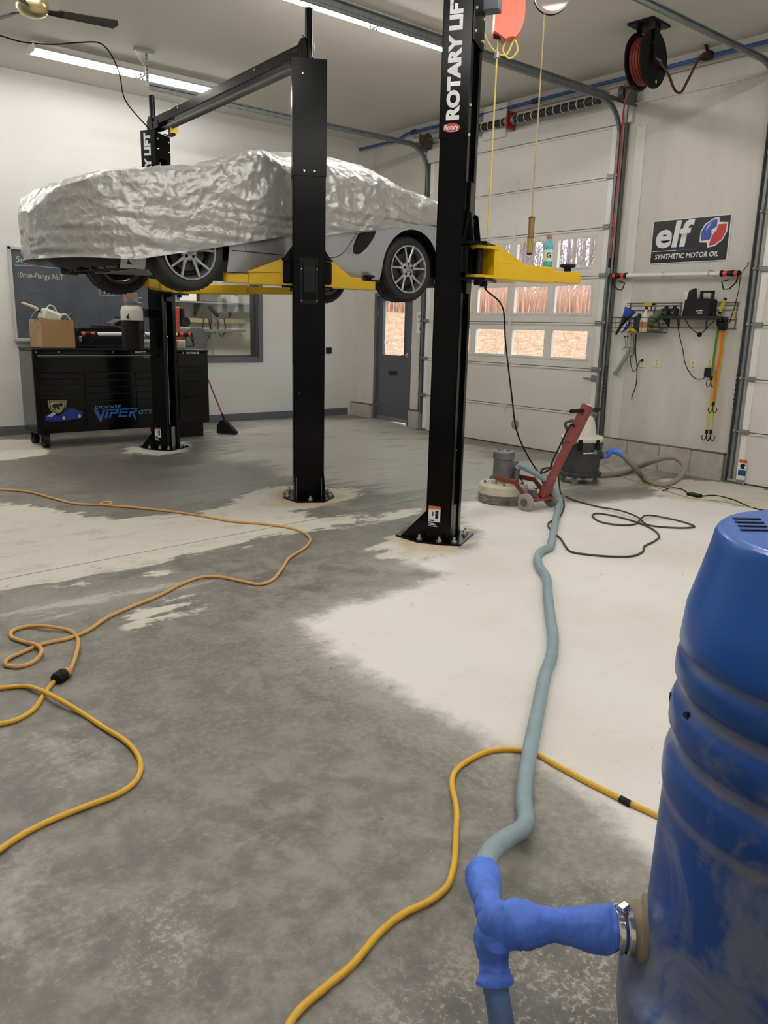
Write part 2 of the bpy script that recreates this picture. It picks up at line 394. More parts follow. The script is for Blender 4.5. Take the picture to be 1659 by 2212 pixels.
# dark crumbs
vo = N.new('ShaderNodeTexVoronoi'); vo.inputs['Scale'].default_value = 5.5; L.new(geo.outputs['Position'], vo.inputs['Vector'])
col = mixc(mth('MULTIPLY', ss(vo.outputs['Distance'], .045, .02), .75), col, (62, 56, 50))
vo2 = N.new('ShaderNodeTexVoronoi'); vo2.inputs['Scale'].default_value = 11.0; L.new(geo.outputs['Position'], vo2.inputs['Vector'])
col = mixc(mth('MULTIPLY', mth('MULTIPLY', ss(vo2.outputs['Distance'], .05, .02), ss(mid, .48, .6)), .6), col, (84, 78, 70))
_sn = nz(4, 3, .5, None, 2.5); scr = ss(_sn, .495, .5); scr2 = ss(_sn, .505, .5)
col = mixc(mth('MULTIPLY', mth('MULTIPLY', mth('MULTIPLY', scr, scr2), ss(big, .5, .62)), .28), col, (120, 114, 106))
# saw-cut joint
_j0 = atF(0, 1252); _j1 = atF(620, 1133)
sx = N.new('ShaderNodeSeparateXYZ'); L.new(geo.outputs['Position'], sx.inputs[0])
JY = (_j1[1]-_j0[1])/(_j1[0]-_j0[0])
jd = mth('ABSOLUTE', mth('SUBTRACT', sx.outputs[1], mth('MULTIPLY_ADD', sx.outputs[0], JY, _j0[1]-JY*_j0[0])))
jl = ss(mth('ADD', jd, mth('MULTIPLY', fine, .004)), .012, .005)
col = mixc(mth('MULTIPLY', jl, .75), col, (70, 66, 60))
L.new(col, bs.inputs['Base Color'])
rr = mth('MULTIPLY_ADD', ss(mid, .3, .7), .14, .42); L.new(mixc(mth('MAXIMUM', wh, cr), mth('MULTIPLY', rr, 1.0), 0.8), bs.inputs['Roughness'])
bp = N.new('ShaderNodeBump'); bp.inputs['Strength'].default_value = .25; bp.inputs['Distance'].default_value = .004
L.new(mth('SUBTRACT', mth('MULTIPLY_ADD', mid, .5, fine), mth('MULTIPLY', jl, 2.0)), bp.inputs['Height']); L.new(bp.outputs[0], bs.inputs['Normal'])
me.materials.append(m); floor = bpy.data.objects.new('floor', me); COL.objects.link(floor)
tag(floor, 'grey coated concrete floor with ground white patches across the garage', 'floor', kind='structure')

# ---- walls and ceiling
T = .25
b = B()
WX0, WX1, WZ0, WZ1 = 5.55, 7.10, 1.06, 2.42       # window opening in the left wall
b.box2((X0-T, YW, -.2), (WX0, YW+T, ZC+.2)); b.box2((WX1, YW, -.2), (XW+T, YW+T, ZC+.2))
b.box2((WX0, YW, -.2), (WX1, YW+T, WZ0)); b.box2((WX0, YW, WZ1), (WX1, YW+T, ZC+.2))
struct(b, 'wall_left', 'wall_paint', 'white painted wall with the chalkboard and the office window')
# right wall: openings (y0, y1, z1)
DOORS = [(-.2, 4.42, 4.15), (6.50, 9.92, 4.15), (10.33, 11.33, 2.2)]
b = B(); y = Y0-T
for a, c, z in DOORS:
    b.box2((XW, y, -.3), (XW+T, a, ZC+.2)); b.box2((XW, a, z), (XW+T, c, ZC+.2)); y = c
b.box2((XW, y, -.3), (XW+T, YW+T, ZC+.2))
struct(b, 'wall_right', mat('wall_paint_worn', (214, 210, 201), .65, var=.12, vs=.9, bump=.04, bs=30, stretch=(1, 2.2, .5)), 'scuffed white wall with the big overhead doors')
struct(B().box2((X0-T, Y0-T, -.2), (XW+T, Y0, ZC+.2)), 'wall_near', 'wall_paint', 'white painted wall behind the photographer')
struct(B().box2((X0-T, Y0, -.2), (X0, YW, ZC+.2)), 'wall_back', 'wall_paint', 'white painted side wall behind the photographer')
struct(B().box2((X0-T, Y0-T, ZC), (XW+T, YW+T, ZC+.2)), 'ceiling', 'ceiling_paint', 'flat white garage ceiling')
# ---- baseboard and kerb
struct(B().box2((X0, YW-.012, -.01), (XW-.12, YW+.01, .13), ch=.004), 'baseboard_left', 'grey_frame', 'dark grey vinyl baseboard along the left wall')
mat('curb_concrete', (184, 178, 166), .8, var=.22, vs=7, bump=.25, bs=30)
def curb(name, y0, y1, joints, label):
    r = thing(name, label, 'kerb', (XW, (y0+y1)/2, -.1)); r['kind'] = 'structure'
    ys = [y0]+joints+[y1]
    for i in range(len(ys)-1):
        B().box2((XW-.075, ys[i]+.003, -.13), (XW+.05, ys[i+1]-.003, .23+.006*(i % 2)), ch=.008).build('block', 'curb_concrete', r)
    B().box2((XW-.07, y0, .22), (XW+.05, y1, .243)).build('mortar_line', mat('grime', (96, 88, 76), .9), r)
curb('trim_1', 11.345, 11.94, [], 'short painted concrete kerb in the room corner beside the grey door')
curb('trim_2', 9.98, 10.30, [], 'short concrete kerb between the grey door and the overhead door')
curb('trim_3', 4.60, 6.30, [5.02, 5.45, 5.92], 'long concrete kerb under the motor oil sign')
# header board above the middle big door
struct(B().box2((XW-.05, 6.3, 4.16), (XW+.02, 10.05, 4.36), ch=.004).box2((XW-.03, 4.4, 4.36), (XW+.02, 10.1, 4.37)), 'trim_4', 'wall_paint', 'white header board above the overhead door')
struct(B().box2((XW-.09, 8.35, 4.30), (XW+.02, 8.80, 4.75), ch=.004), 'trim_5', 'wall_paint', 'white mounting block carrying the spring bracket above the door')
struct(B().box2((XW-.012, 6.10, -.1), (XW+.02, 6.24, 4.1), ch=.003), 'trim_6', 'wall_paint', 'white upright post on the wall beside the overhead door')

# ---- left window
b = B(); fw = .075
r = thing('window_1', 'wide office window with dark grey frame in the left wall', 'window', ((WX0+WX1)/2, YW, WZ0)); r['kind'] = 'structure'
for a, c in (((WX0-fw, -.025, WZ0-fw), (WX1+fw, .02, WZ0)), ((WX0-fw, -.025, WZ1), (WX1+fw, .02, WZ1+fw)), ((WX0-fw, -.025, WZ0), (WX0, .02, WZ1)), ((WX1, -.025, WZ0), (WX1+fw, .02, WZ1))):
    B().box2((a[0], YW+a[1], a[2]), (c[0], YW+c[1], c[2]), ch=.004).build('frame_board', 'grey_frame', r)
b = B()
for a, c in (((WX0, 0, WZ0), (WX1, T, WZ0+.012)), ((WX0, 0, WZ1-.012), (WX1, T, WZ1)), ((WX0, 0, WZ0), (WX0+.012, T, WZ1)), ((WX1-.012, 0, WZ0), (WX1, T, WZ1))):
    b.box2((a[0], YW+a[1], a[2]), (c[0], YW+c[1], c[2]))
for a, c in (((WX0, .1, WZ0), (WX1, .16, WZ0+.035)), ((WX1-.035, .1, WZ0), (WX1, .16, WZ1)), ((WX0, .1, WZ0), (WX0+.035, .16, WZ1))):
    b.box2((a[0], YW+a[1], a[2]), (c[0], YW+c[1], c[2]))
b.build('reveal', mat('grey_frame_dark', (70, 71, 74), .5), r)
glassmat('office_glass', (.95, .96, .95), .055)
B().box2((WX0, YW+.127, WZ0), (WX1, YW+.133, WZ1)).build('pane', 'office_glass', r)

# ---- grey man door
r = thing('door_1', 'dark grey steel door with a tall glass light and mail slot', 'door', (XW, 10.83, 0)); r['kind'] = 'structure'
mat('door_grey', (84, 88, 92), .45, var=.08, vs=3)
FD = .06
b = B(); b.box2((XW-.02, 10.33, -.05), (XW+.14, 10.33+FD, 2.2), ch=.004).box2((XW-.02, 11.33-FD, -.05), (XW+.14, 11.33, 2.2), ch=.004).box2((XW-.02, 10.33+FD, 2.2-FD), (XW+.14, 11.33-FD, 2.2), ch=.004)
b.build('frame', 'door_grey', r)
gy0, gy1, gz0, gz1 = 10.55, 11.13, 1.14, 2.06
b = B(); d0, d1 = XW+.03, XW+.075
for a, c in (((10.40, .0), (11.26, gz0)), ((10.40, gz1), (11.26, 2.13)), ((10.40, gz0), (gy0, gz1)), ((gy1, gz0), (11.26, gz1))):
    b.box2((d0, a[0], a[1]), (d1, c[0], c[1]))
slab = b.build('door_leaf', 'door_grey', r)
b = B()
for a, c in (((gy0-.02, gz0-.02), (gy1+.02, gz0)), ((gy0-.02, gz1), (gy1+.02, gz1+.02)), ((gy0-.02, gz0), (gy0, gz1)), ((gy1, gz0), (gy1+.02, gz1))): b.box2((d0-.012, a[0], a[1]), (d0+.002, c[0], c[1]))
b.build('glazing_bead', 'door_grey', slab)
glassmat('clear_glass', (.97, .98, .97), .05)
B().box2((d0+.02, gy0, gz0), (d0+.026, gy1, gz1)).build('pane', 'clear_glass', slab)
text('phone_lettering', '08-1701', (d0+.019, 11.0, 1.33), (0, 1, 0), (0, 0, 1), .055, 'white_print', slab, bold=.01, th=.0)
b = B().box2((d0-.012, 10.72, .80), (d0, 10.95, .87), ch=.003); ms = b.build('mail_slot', mat('bronze', (70, 62, 48), .4, metal=.6), slab)
B().box2((d0-.014, 10.75, .815), (d0-.011, 10.92, .855)).build('slot_flap', 'black_print', ms)
b = B().cyl((d0-.02, 10.445, 1.15), (d0, 10.445, 1.15), .034).cyl((d0-.055, 10.445, 1.15), (d0-.02, 10.445, 1.15), .012).box((d0-.055, 10.50, 1.15), (.018, .13, .02), ch=.006); b.build('lever_handle', 'chrome', slab)
B().box2((d0-.01, 10.40, -.02), (d0, 11.26, .05)).build('door_sweep', 'zinc', slab)
for z in (.25, 1.05, 1.85): B().cyl((d0-.012, 11.275, z-.05), (d0-.012, 11.275, z+.05), .008, n=10).build('hinge', 'steel', r)

# ---- the big sectional doors
mat('door_panel', (226, 222, 214), .5, var=.05, vs=1.5, bump=.02, bs=20)
mat('panel_dark', (60, 57, 52), .8)
glassmat('garage_glass', (.97, .98, .98), .05)
PH = .6045
def big_door(name, y0, y1, label, windows=True, plug=True):
    zb = -.082; r = thing(name, label, 'overhead door', (XD, (y0+y1)/2, zb)); r['kind'] = 'structure'
    n = 7; ypitch = .7385
    wy = [(6.695+ypitch*k, 6.695+ypitch*k+.60) for k in range(5)] if windows else []
    wy = [w for w in wy if w[1] < y1-.1]
    for i in range(n):
        za = zb+i*PH; zt = za+PH-.004
        b = B()
        if windows and i in (2, 3, 4):
            wa, wb = za+.135, zt-.105
            ed = [y0]+sum([[w[0], w[1]] for w in wy], [])+[y1]
            b.box2((XD, y0, za), (XD+.045, y1, wa)); b.box2((XD, y0, wb), (XD+.045, y1, zt))
            for k in range(0, len(ed), 2): b.box2((XD, ed[k], wa), (XD+.045, ed[k+1], wb))
        else:
            b.box2((XD, y0, za), (XD+.045, y1, zt))
        p = b.build('panel', 'door_panel', r)
        # folded lip that catches the light along the top of the panel
        B().box2((XD-.012, y0, zt-.028), (XD+.001, y1, zt-.002), ch=.004).build('top_lip', 'door_panel', p)
        if i: B().box2((XD-.002, y0, za-.007), (XD+.02, y1, za+.003)).build('joint_shadow', 'panel_dark', p)  # dark strip over the panel joint, standing in for its shade
        if windows and i in (2, 3, 4):
            for w in wy:
                f = B(); e = .035
                for a, c in (((w[0]-e, wa-e), (w[1]+e, wa)), ((w[0]-e, wb), (w[1]+e, wb+e)), ((w[0]-e, wa), (w[0], wb)), ((w[1], wa), (w[1]+e, wb))):
                    f.box2((XD-.008, a[0], a[1]), (XD+.001, c[0], c[1]), ch=.002)
                f.build('window_frame', 'door_panel', p)
                B().box2((XD+.028, w[0], wa), (XD+.033, w[1], wb)).build('pane', 'garage_glass', p)
        # end stiles, rollers, centre hinge
        for ye, sg in ((y0, 1), (y1, -1)):
            st_ = B().box2((XD-.014, ye, za+.005), (XD, ye+sg*.075, zt-.005), ch=.002)
            for hz in (.10, .14, PH*.55): st_.cyl((XD-.017, ye+sg*.05, zt-hz), (XD-.013, ye+sg*.05, zt-hz), .006, n=8)
            st_.build('end_stile', 'white_enamel', p)
            hb = B().box2((XD-.045, ye-sg*.02, za-.025), (XD-.012, ye+sg*.09, za+.03), ch=.006).cyl((XD-.04, ye-sg*.07, za+.005), (XD-.04, ye+sg*.06, za+.005), .008, n=8).cyl((XD-.04, ye-sg*.085, za+.005), (XD-.04, ye-sg*.055, za+.005), .024, n=14)
            if not (i == 0): hb.build('roller_hinge', 'zinc', p)
            else: B().box2((XD-.05, ye-sg*.01, za+.01), (XD-.012, ye+sg*.10, za+.05), ch=.004).cyl((XD-.04, ye-sg*.085, za+.03), (XD-.04, ye+sg*.03, za+.03), .02, n=12).build('bottom_bracket', 'zinc', p)
        if i:
            yc = 8.085 if windows else (y0+y1)/2
            hb = B().box2((XD-.016, yc-.022, za-.075), (XD-.011, yc+.022, za+.06), ch=.002).cyl((XD-.018, yc-.03, za), (XD-.018, yc+.03, za), .009, n=8)
            for hz in (-.06, -.035, .03, .10, .14): hb.cyl((XD-.019, yc, za+hz), (XD-.010, yc, za+hz), .006, n=6)
            hb.build('centre_hinge', 'door_panel', p)
    B().box2((XD-.004, y0, zb-.02), (XD+.045, y1, zb+.012)).build('bottom_seal', 'panel_dark', r)
    if plug:
        c = atX(1113, 917, XD)
        B().cyl((XD-.004, c[1], c[2]), (XD+.002, c[1], c[2]), .075, n=28).build('round_patch', mat('patch_grey', (150, 147, 140), .6), r)
        c = atX(1283, 818, XD)
        B().box2((XD-.03, c[1]-.05, c[2]-.04), (XD, c[1]+.03, c[2]+.05), ch=.004).box2((XD-.024, c[1]-.02, c[2]-.006), (XD-.016, c[1]+.16, c[2]+.006)).build('side_latch', 'zinc', r)
    return r
big_door('door_2', 6.48, 9.93, 'white sectional overhead door with three rows of small windows')
rd = big_door('door_3', -.2, 4.42, 'plain white sectional overhead door at the right edge', windows=False, plug=False)
# warning sticker on the bottom panel of the right door
c = atX(1604, 1020, XD)
st = B().box2((XD-.0165, c[1]-.045, c[2]-.15), (XD-.0155, c[1]+.045, c[2]+.15)).build('warning_sticker', 'white_print', rd)
B().box2((XD-.0175, c[1]-.045, c[2]+.11), (XD-.0160, c[1]+.045, c[2]+.15)).build('orange_band', mat('orange_print', (214, 92, 34), .5), st)
B().box2((XD-.0175, c[1]-.045, c[2]-.04), (XD-.0160, c[1]+.045, c[2]+.025)).build('blue_band', mat('blue_print', (34, 62, 120), .5), st)
B().prism([(-.02, .04), (.03, .04), (.02, .07), (.035, .09), (-.005, .105), (-.03, .08)], (XD-.017, c[1], c[2]), (0, -1, 0), (0, 0, 1), .001).build('figure', 'black_print', st)
# ================================================================== outdoors
mat('straw_ground', (186, 150, 118), .95, var=.5, vs=3.5, rgb2=(132, 98, 76), bump=.4, bs=8)
mat('reed_straw', (196, 156, 132), .9, var=.25, vs=2)
mat('bark', (120, 104, 96), .9, var=.2)
mat('twig', (132, 112, 104), .9)
rng = np.random.default_rng(3)
def hill(x, y):
    return -.12+2.35*sm((x-12.5)/16.0)+.25*np.sin(y*.22)*sm((x-15)/8)
xs = np.linspace(XW+T, 75, 70); ys = np.linspace(-25, 95, 90)
b = B(); b.grid([[(x, y, float(hill(x, y))) for y in ys] for x in xs])
struct(b, 'ground', 'straw_ground', 'straw coloured bank of dry grass outside the doors', 'ground')
def blades(name, label, n, fx, fy, h0, h1, w, m, cat):
    vs = []; fs = []
    for i in range(n):
        x = rng.uniform(*fx); y = rng.uniform(*fy); z = float(hill(x, y))-.02; h = rng.uniform(h0, h1); a = rng.uniform(0, PI); l = rng.normal(0, .22, 2)*h*.5
        dx, dy = math.cos(a)*w/2, math.sin(a)*w/2; k = len(vs)
        vs += [(x-dx, y-dy, z), (x+dx, y+dy, z), (x+dx*.6+l[0]*.4, y+dy*.6+l[1]*.4, z+h*.6), (x-dx*.6+l[0]*.4, y-dy*.6+l[1]*.4, z+h*.6), (x+l[0], y+l[1], z+h)]
        fs += [(k, k+1, k+2, k+3), (k+3, k+2, k+4)]
    o = B(); o.v = vs; o.f = fs; o.sm = [False]*len(fs); return tag(o.build(name, m, org=(fx[0], fy[0], 0)), label, cat, kind='stuff')
blades('reed_bed', 'tall pinkish brown dry reeds on the bank behind the grass', 9000, (28, 34), (14, 46), 1.2, 2.1, .05, 'reed_straw', 'reeds')
blades('dry_grass', 'short bleached dry grass covering the bank outside', 9000, (12.5, 27), (8, 44), .10, .28, .03, mat('grass_straw', (196, 160, 126), .95, var=.3, vs=2), 'grass')
def bare_tree(i, x, y, h):
    z = float(hill(x, y)); r = thing('bare_tree', '', 'tree', (x, y, z), 'bare trees beyond the bank'); r['label'] = 'thin leafless tree standing beyond the reed bank outside'
    lean = rng.normal(0, .3, 2)
    top = V((x+lean[0], y+lean[1], z+h))
    B().tube(smooth_path([(x, y, z-.1), (x+lean[0]*.3+.1, y+lean[1]*.4, z+h*.5), top], 4), .09, 6, rf=lambda t: .10*(1-t)+.02).build('trunk', 'bark', r)
    bb = B()
    for k in range(16):
        t = rng.uniform(.15, .95); p = V((x, y, z))*(1-t)+top*t; a = rng.uniform(0, 2*PI); ln = rng.uniform(.8, 2.2)*(1.2-t)
        e = p+V((math.cos(a)*ln, math.sin(a)*ln, rng.uniform(.5, 1.2)*ln)); bb.tube([p, (p+e)/2+V((0, 0, .1)), e], .025, 4, rf=lambda t: .03*(1-t)+.008)
        for q in range(3):
            s = p+(e-p)*rng.uniform(.3, .9); e2 = s+V(rng.normal(0, .4, 3))+V((0, 0, .5)); bb.tube([s, e2], .01, 3)
    br_ = bb.build('branches', 'twig', r); br_['kind'] = 'stuff'; return r
ORD = ['leftmost', 'second', 'third', 'fourth', 'fifth', 'sixth', 'seventh', 'eighth', 'ninth', 'tenth', 'eleventh', 'rightmost']
for i in range(12):
    t = i/11; x = 37+7*((i*5) % 3)/2; y = x*(1.02-.30*t)
    bare_tree(i, x, y, rng.uniform(8, 12)).__setitem__('label', ORD[i]+' of the thin leafless trees beyond the reed bank'+('' if i in (0, 11) else ', counted from the left'))
wb = B()
for i in range(170):
    x = rng.uniform(52, 66); y = x*rng.uniform(.66, 1.06); z = float(hill(x, y)); h = rng.uniform(7, 13); l = rng.normal(0, .5, 2)
    wb.tube([(x, y, z), (x+l[0]*.5, y+l[1]*.5, z+h*.5), (x+l[0], y+l[1], z+h)], .1, 4, rf=lambda t: .13*(1-t)+.03)
    for k in range(9):
        t = rng.uniform(.12, .95); p = V((x+l[0]*t, y+l[1]*t, z+h*t)); a = rng.uniform(0, 2*PI); wb.tube([p, p+V((math.cos(a), math.sin(a), rng.uniform(.6, 1.6)))*rng.uniform(.7, 2.0)], .03, 3)
tag(wb.build('distant_woods', mat('woods_pale', (150, 134, 132), .9), org=(58, 50, 0)), 'pale tangle of bare woods far behind the reed bank', 'woods', kind='stuff')
# gas pipe with gooseneck and utility box, seen through the door glass
c = atX(829, 757, 12.5); zg = float(hill(12.5, c[1]))
r = thing('vent_pipe', 'grey gooseneck pipe standing outside the grey door glass', 'pipe', (12.5, c[1], zg))
zt = atX(829, 652, 12.5)[2]
B().tube(smooth_path([(12.5, c[1], zg), (12.5, c[1], zt-.15), (12.5, c[1]-.04, zt-.03), (12.5, c[1]-.14, zt+.03), (12.5, c[1]-.24, zt)], 6), .05, 10).build('pipe', mat('pipe_grey', (150, 140, 132), .6), r)
B().cyl((12.5, c[1], zg+.75), (12.5, c[1], zg+1.0), .08, n=12).build('coupling', 'pipe_grey', r)
B().box((12.42, c[1], zg+.55), (.2, .4, .18), ch=.02).build('meter_box', 'white_plastic', r)
# ================================================================== ceiling fixtures
mat('tube_glow', (255, 250, 240), .5, emit=((255, 253, 249), TUBE))
mat('tube_glow_dim', (255, 250, 240), .5, emit=((255, 252, 246), TUBE*.5))  # weaker tubes, dimmed so the left wall does not wash out
def fixture(x, y, label, half=1.36, glow='tube_glow'):
    r = thing('fluorescent_fixture', label, 'ceiling light', (x, y, ZC-.12), 'ceiling strip lights')
    B().box2((x-half, y-.06, ZC-.06), (x+half, y+.06, ZC), ch=.006).build('channel', 'white_enamel', r)
    B().prism([(-.06, 0), (.06, 0), (.13, -.035), (.125, -.042), (.055, -.008), (-.055, -.008), (-.125, -.042), (-.13, -.035)], (x, y, ZC-.055), (0, 1, 0), (0, 0, 1), 2*half).build('reflector', 'white_enamel', r)
    for sx in (-1, 1):
        B().box2((x+sx*half-.012, y-.13, ZC-.13), (x+sx*half+.012, y+.13, ZC-.05), ch=.003).build('end_plate', 'white_enamel', r)
    B().box2((x-.02, y-.12, ZC-.12), (x+.02, y+.12, ZC-.06), ch=.003).build('centre_holder', 'white_enamel', r)
    for sx in (-1, 1):
        for sy in (-1, 1):
            xa = x+sx*.03; xb = x+sx*(half-.02)
            B().cyl((xa, y+sy*.07, ZC-.105), (xb, y+sy*.07, ZC-.105), .019, n=12).build('tube', glow, r)
            B().cyl((xa, y+sy*.07, ZC-.105), (xa+sx*.03, y+sy*.07, ZC-.105), .0195, n=12).build('tube_cap', 'steel', r)
LL = ['lit strip light along the left wall, above the far lift post', 'strip light over the covered car, cut by the top of the frame', 'unseen added strip light by the left wall, left of the ceiling fan', 'unseen added strip light over the floor left of the ceiling fan', 'unseen added strip light above the blue barrel', 'unseen added strip light above the orange cord', 'unseen added strip light right behind the photographer', 'unseen added strip light left behind the photographer']
for i, (x, y) in enumerate(LAMP_ROWS):
    fixture(x, y, LL[i], 1.36, 'tube_glow_dim' if i == 0 else 'tube_glow')
# ================================================================== two-post lifts
C30, S30 = math.cos(PI/6), .5
class Loc:
    """local frame of a lift post: u across its back, v out of the open side"""
    def __init__(s, u, v, uc, vb):
        s.u = V((*u, 0)); s.v = V((*v, 0)); s.o = uc*s.u+vb*s.v; s.R = np.stack([s.u, s.v, V((0, 0, 1))], 1); s.sg = 1 if np.linalg.det(s.R) > 0 else -1
    def p(s, a, b, z): return s.o+a*s.u+b*s.v+V((0, 0, z))
    def box(s, B_, a, b, ch=0.0):
        a = V(a); b = V(b); c = (a+b)/2; return B_.box(s.p(*c), np.abs(b-a), s.R, ch)
CW, CD, CHT = .29, .20, 3.825
FAR = ((C30, S30), (S30, -C30)); NEAR = ((C30, -S30), (S30, C30))
def prefix_post(r, L, z1=CHT):
    """the steel post: each plate of the channel, base plate with anchors, top cover"""
    h = CW/2
    b = B(); L.box(b, (-h, 0, .012), (h, .012, z1), .003); L.box(b, (-h, 0, .012), (-h+.012, CD, z1), .003); L.box(b, (h-.012, 0, .012), (h, CD, z1), .003)
    L.box(b, (-h, CD-.012, .012), (-h+.055, CD, z1), .003); L.box(b, (h-.055, CD-.012, .012), (h, CD, z1), .003)
    # inner slide rails
    L.box(b, (-h+.055, CD-.05, .012), (-h+.065, CD, z1)); L.box(b, (h-.065, CD-.05, .012), (h-.055, CD, z1))
    post = b.build('post', 'black_paint', r)
    b = B(); pl = [(-.24, .16), (-.24, -.04), (-.13, -.25), (.13, -.25), (.24, -.04), (.24, .16), (.2, .30), (-.2, .30)]
    b.prism(pl, L.p(0, 0, .008), L.u, L.v, .016); plate = b.build('base_plate', 'black_paint', r)
    for x, y in ((-.2, -.03), (.2, -.03), (0, -.2), (-.17, .24), (.17, .24), (-.2, .13), (.2, .13), (0.09, .25)):
        B().cyl(L.p(x, y, .016), L.p(x, y, .03), .022, n=6).cyl(L.p(x, y, .03), L.p(x, y, .055), .010, n=10).build('anchor_bolt', 'bolt_zinc', plate)
    for sx in (-1, 1):
        b = B(); b.prism([(0, 0), (-.2, 0), (0, .22)], L.p(sx*(h-.006), 0, .016), L.v, (0, 0, 1), .012); b.build('gusset', 'black_paint', plate)
    return post, plate
def top_cover(r, L, z0, z1=CHT):
    h = CW/2+.005; b = B(); L.box(b, (-h, -.006, z0), (h, .004, z1), .002); L.box(b, (-h, -.006, z0), (-h+.006, CD, z1), .002); L.box(b, (h-.006, -.006, z0), (h, CD, z1), .002)
    return b.build('top_cover', 'black_paint', r)
def bolts(parent, pts, axis, rad=.012, ln=.012, m='chrome'):
    for p in pts: B().cyl(p, V(p)+V(axis)*ln, rad, rad*.7, n=10).build('bolt', m, parent)
def side_lettering(parent, L, z0, txt='ROTARY LIFT', ln=.83):
    # lettering on the side plate facing -u, reading upwards
    o = L.p(-CW/2-.0055, CD*.68, z0)
    text('brand_lettering', txt, o, (0, 0, 1), -L.v, .096, 'white_print', parent, bold=.055, width=ln, th=.0015, label='bold white lettering running up the post')
def oval_logo(parent, L, z):
    c = L.p(-CW/2-.007, CD*.42, z); b = B()
    b.prism([(.062*math.cos(2*PI*i/28), .030*math.sin(2*PI*i/28)) for i in range(28)], c, L.v, (0, 0, 1), .002); o = b.build('oval_logo', mat('logo_red', (176, 44, 30), .4), parent)
    text('logo_lettering', 'Rotary', c-L.u*.0015-L.v*.05-V((0, 0, .012)), L.v, (0, 0, 1), .034, 'white_print', o, bold=.03, width=.10, th=.0012)
    B().tube([c-L.u*.002+L.v*(-.03+.075*t)+V((0, 0, -.018-.006*math.sin(PI*t))) for t in np.linspace(0, 1, 8)], .0016, 4).build('swoosh', 'white_print', o)
def warn_sticker(parent, L):
    c = L.p(-CW/2-.001, CD*.35, .0); zt = .255
    bb = B(); L.box(bb, (-CW/2-.002, .02, .155), (-CW/2-.0005, .115, zt)); s_ = bb.build('warning_label', 'white_print', parent)
    bb = B(); L.box(bb, (-CW/2-.003, .02, zt), (-CW/2-.0005, .115, zt+.024)); bb.build('orange_band', mat('orange_label', (190, 110, 50), .5), s_)
    bb = B(); L.box(bb, (-CW/2-.003, .075, .18), (-CW/2-.0015, .10, zt-.01)); L.box(bb, (-CW/2-.003, .03, .16), (-CW/2-.0015, .07, .17)); L.box(bb, (-CW/2-.003, .052, .20), (-CW/2-.0015, .06, .235)); bb.build('pictogram', 'black_print', s_)
    for k in range(3):
        bb = B(); L.box(bb, (-CW/2-.002, .02, .118+.011*k), (-CW/2-.001, .07+.012*(2-k), .122+.011*k)); bb.build('fine_print', 'white_print', s_)
ZA = 1.965    # underside of the swing arms
def arm(parent, piv, mid, tip, pads, w=.13, h=.115):
    """swing arm: yoke at the pivot, outer tube, sliding inner tube and rubber pads"""
    piv = V((*piv, 0)); mid = V((*mid, 0)); tip = V((*tip, 0)); d = tip-piv; d /= np.linalg.norm(d); n = V((-d[1], d[0], 0)); Z = V((0, 0, 1))
    zc = V((0, 0, ZA+h/2))
    b = B(); b.bar(piv+d*.10+zc, mid+zc, w, h, ch=.006)
    o = b.build('swing_arm', 'yellow_paint', parent)
    B().bar(mid-d*.02+zc-V((0, 0, .004)), tip+zc-V((0, 0, .004)), w*.72, h*.74, ch=.005).build('inner_arm', 'yellow_paint', o)
    # end rounding
    B().cyl(tip+V((0, 0, ZA+.014)), tip+V((0, 0, ZA+h*.86)), w*.36, n=18).build('arm_end', 'yellow_paint', o)
    for sz, th in ((ZA+.0, .02), (ZA+.20, .018)):
        B().prism([(-.075, -.05), (-.05, -.075), (.05, -.075), (.14, -.065), (.14, .065), (.05, .075), (-.05, .075), (-.075, .05)], piv+V((0, 0, sz+th/2)), d, n, th).build('yoke_plate', 'yellow_paint', o)
    b = B(); b.bar(piv+d*.10+V((0, 0, ZA)), piv+d*.10+V((0, 0, ZA+.218)), .016, w, up=n); b.build('yoke_web', 'yellow_paint', o)
    for sn in (-1, 1):
        B().prism([(.10, .0), (.42, 0), (.115, .12), (.10, .12)], piv+n*sn*(w/2-.008)+V((0, 0, ZA+h-.002)), d, Z, .012).build('gusset', 'yellow_paint', o)
    B().cyl(piv+V((0, 0, ZA-.05)), piv+V((0, 0, ZA+.24)), .028, n=16).build('pivot_pin', 'black_satin', o)
    for px_, off in pads:
        c = V((*px_, ZA+h*.9)); B().cyl(c, c+Z*.03, .028, n=14).lathe(c+Z*.028, [(.05, 0), (.062, .006), (.062, .02), (.05, .027), (.0, .027)], 22).build('rubber_pad', 'black_rubber', o)
    return o
def carriage(parent, L, z0=1.86, z1=2.62):
    h = CW/2; b = B()
    L.box(b, (-h+.07, .05, z0), (h-.07, CD+.02, z1), .006)
    L.box(b, (-.225, CD+.01, ZA+.02), (.225, CD+.06, ZA+.215), .01)
    for za in (ZA-.02, ZA+.222): b.prism([(-.235, .0), (.235, .0), (.235, .06), (.19, .17), (.05, .165), (-.05, .165), (-.19, .17), (-.235, .06)], L.p(0, CD+.01, za+.009), L.u, L.v, .018)
    for sx in (-1, 1): b.prism([(0, 0), (.06, 0), (.03, .20), (0, .22)], L.p(sx*.10, CD+.01, ZA+.24), L.v, (0, 0, 1), .014)
    b.prism([(-.22, 0), (.22, 0), (.10, .17), (-.10, .17)], L.p(0, CD+.02, ZA+.24), L.u, (0, 0, 1), .014)
    return b.build('carriage', 'black_paint', parent)

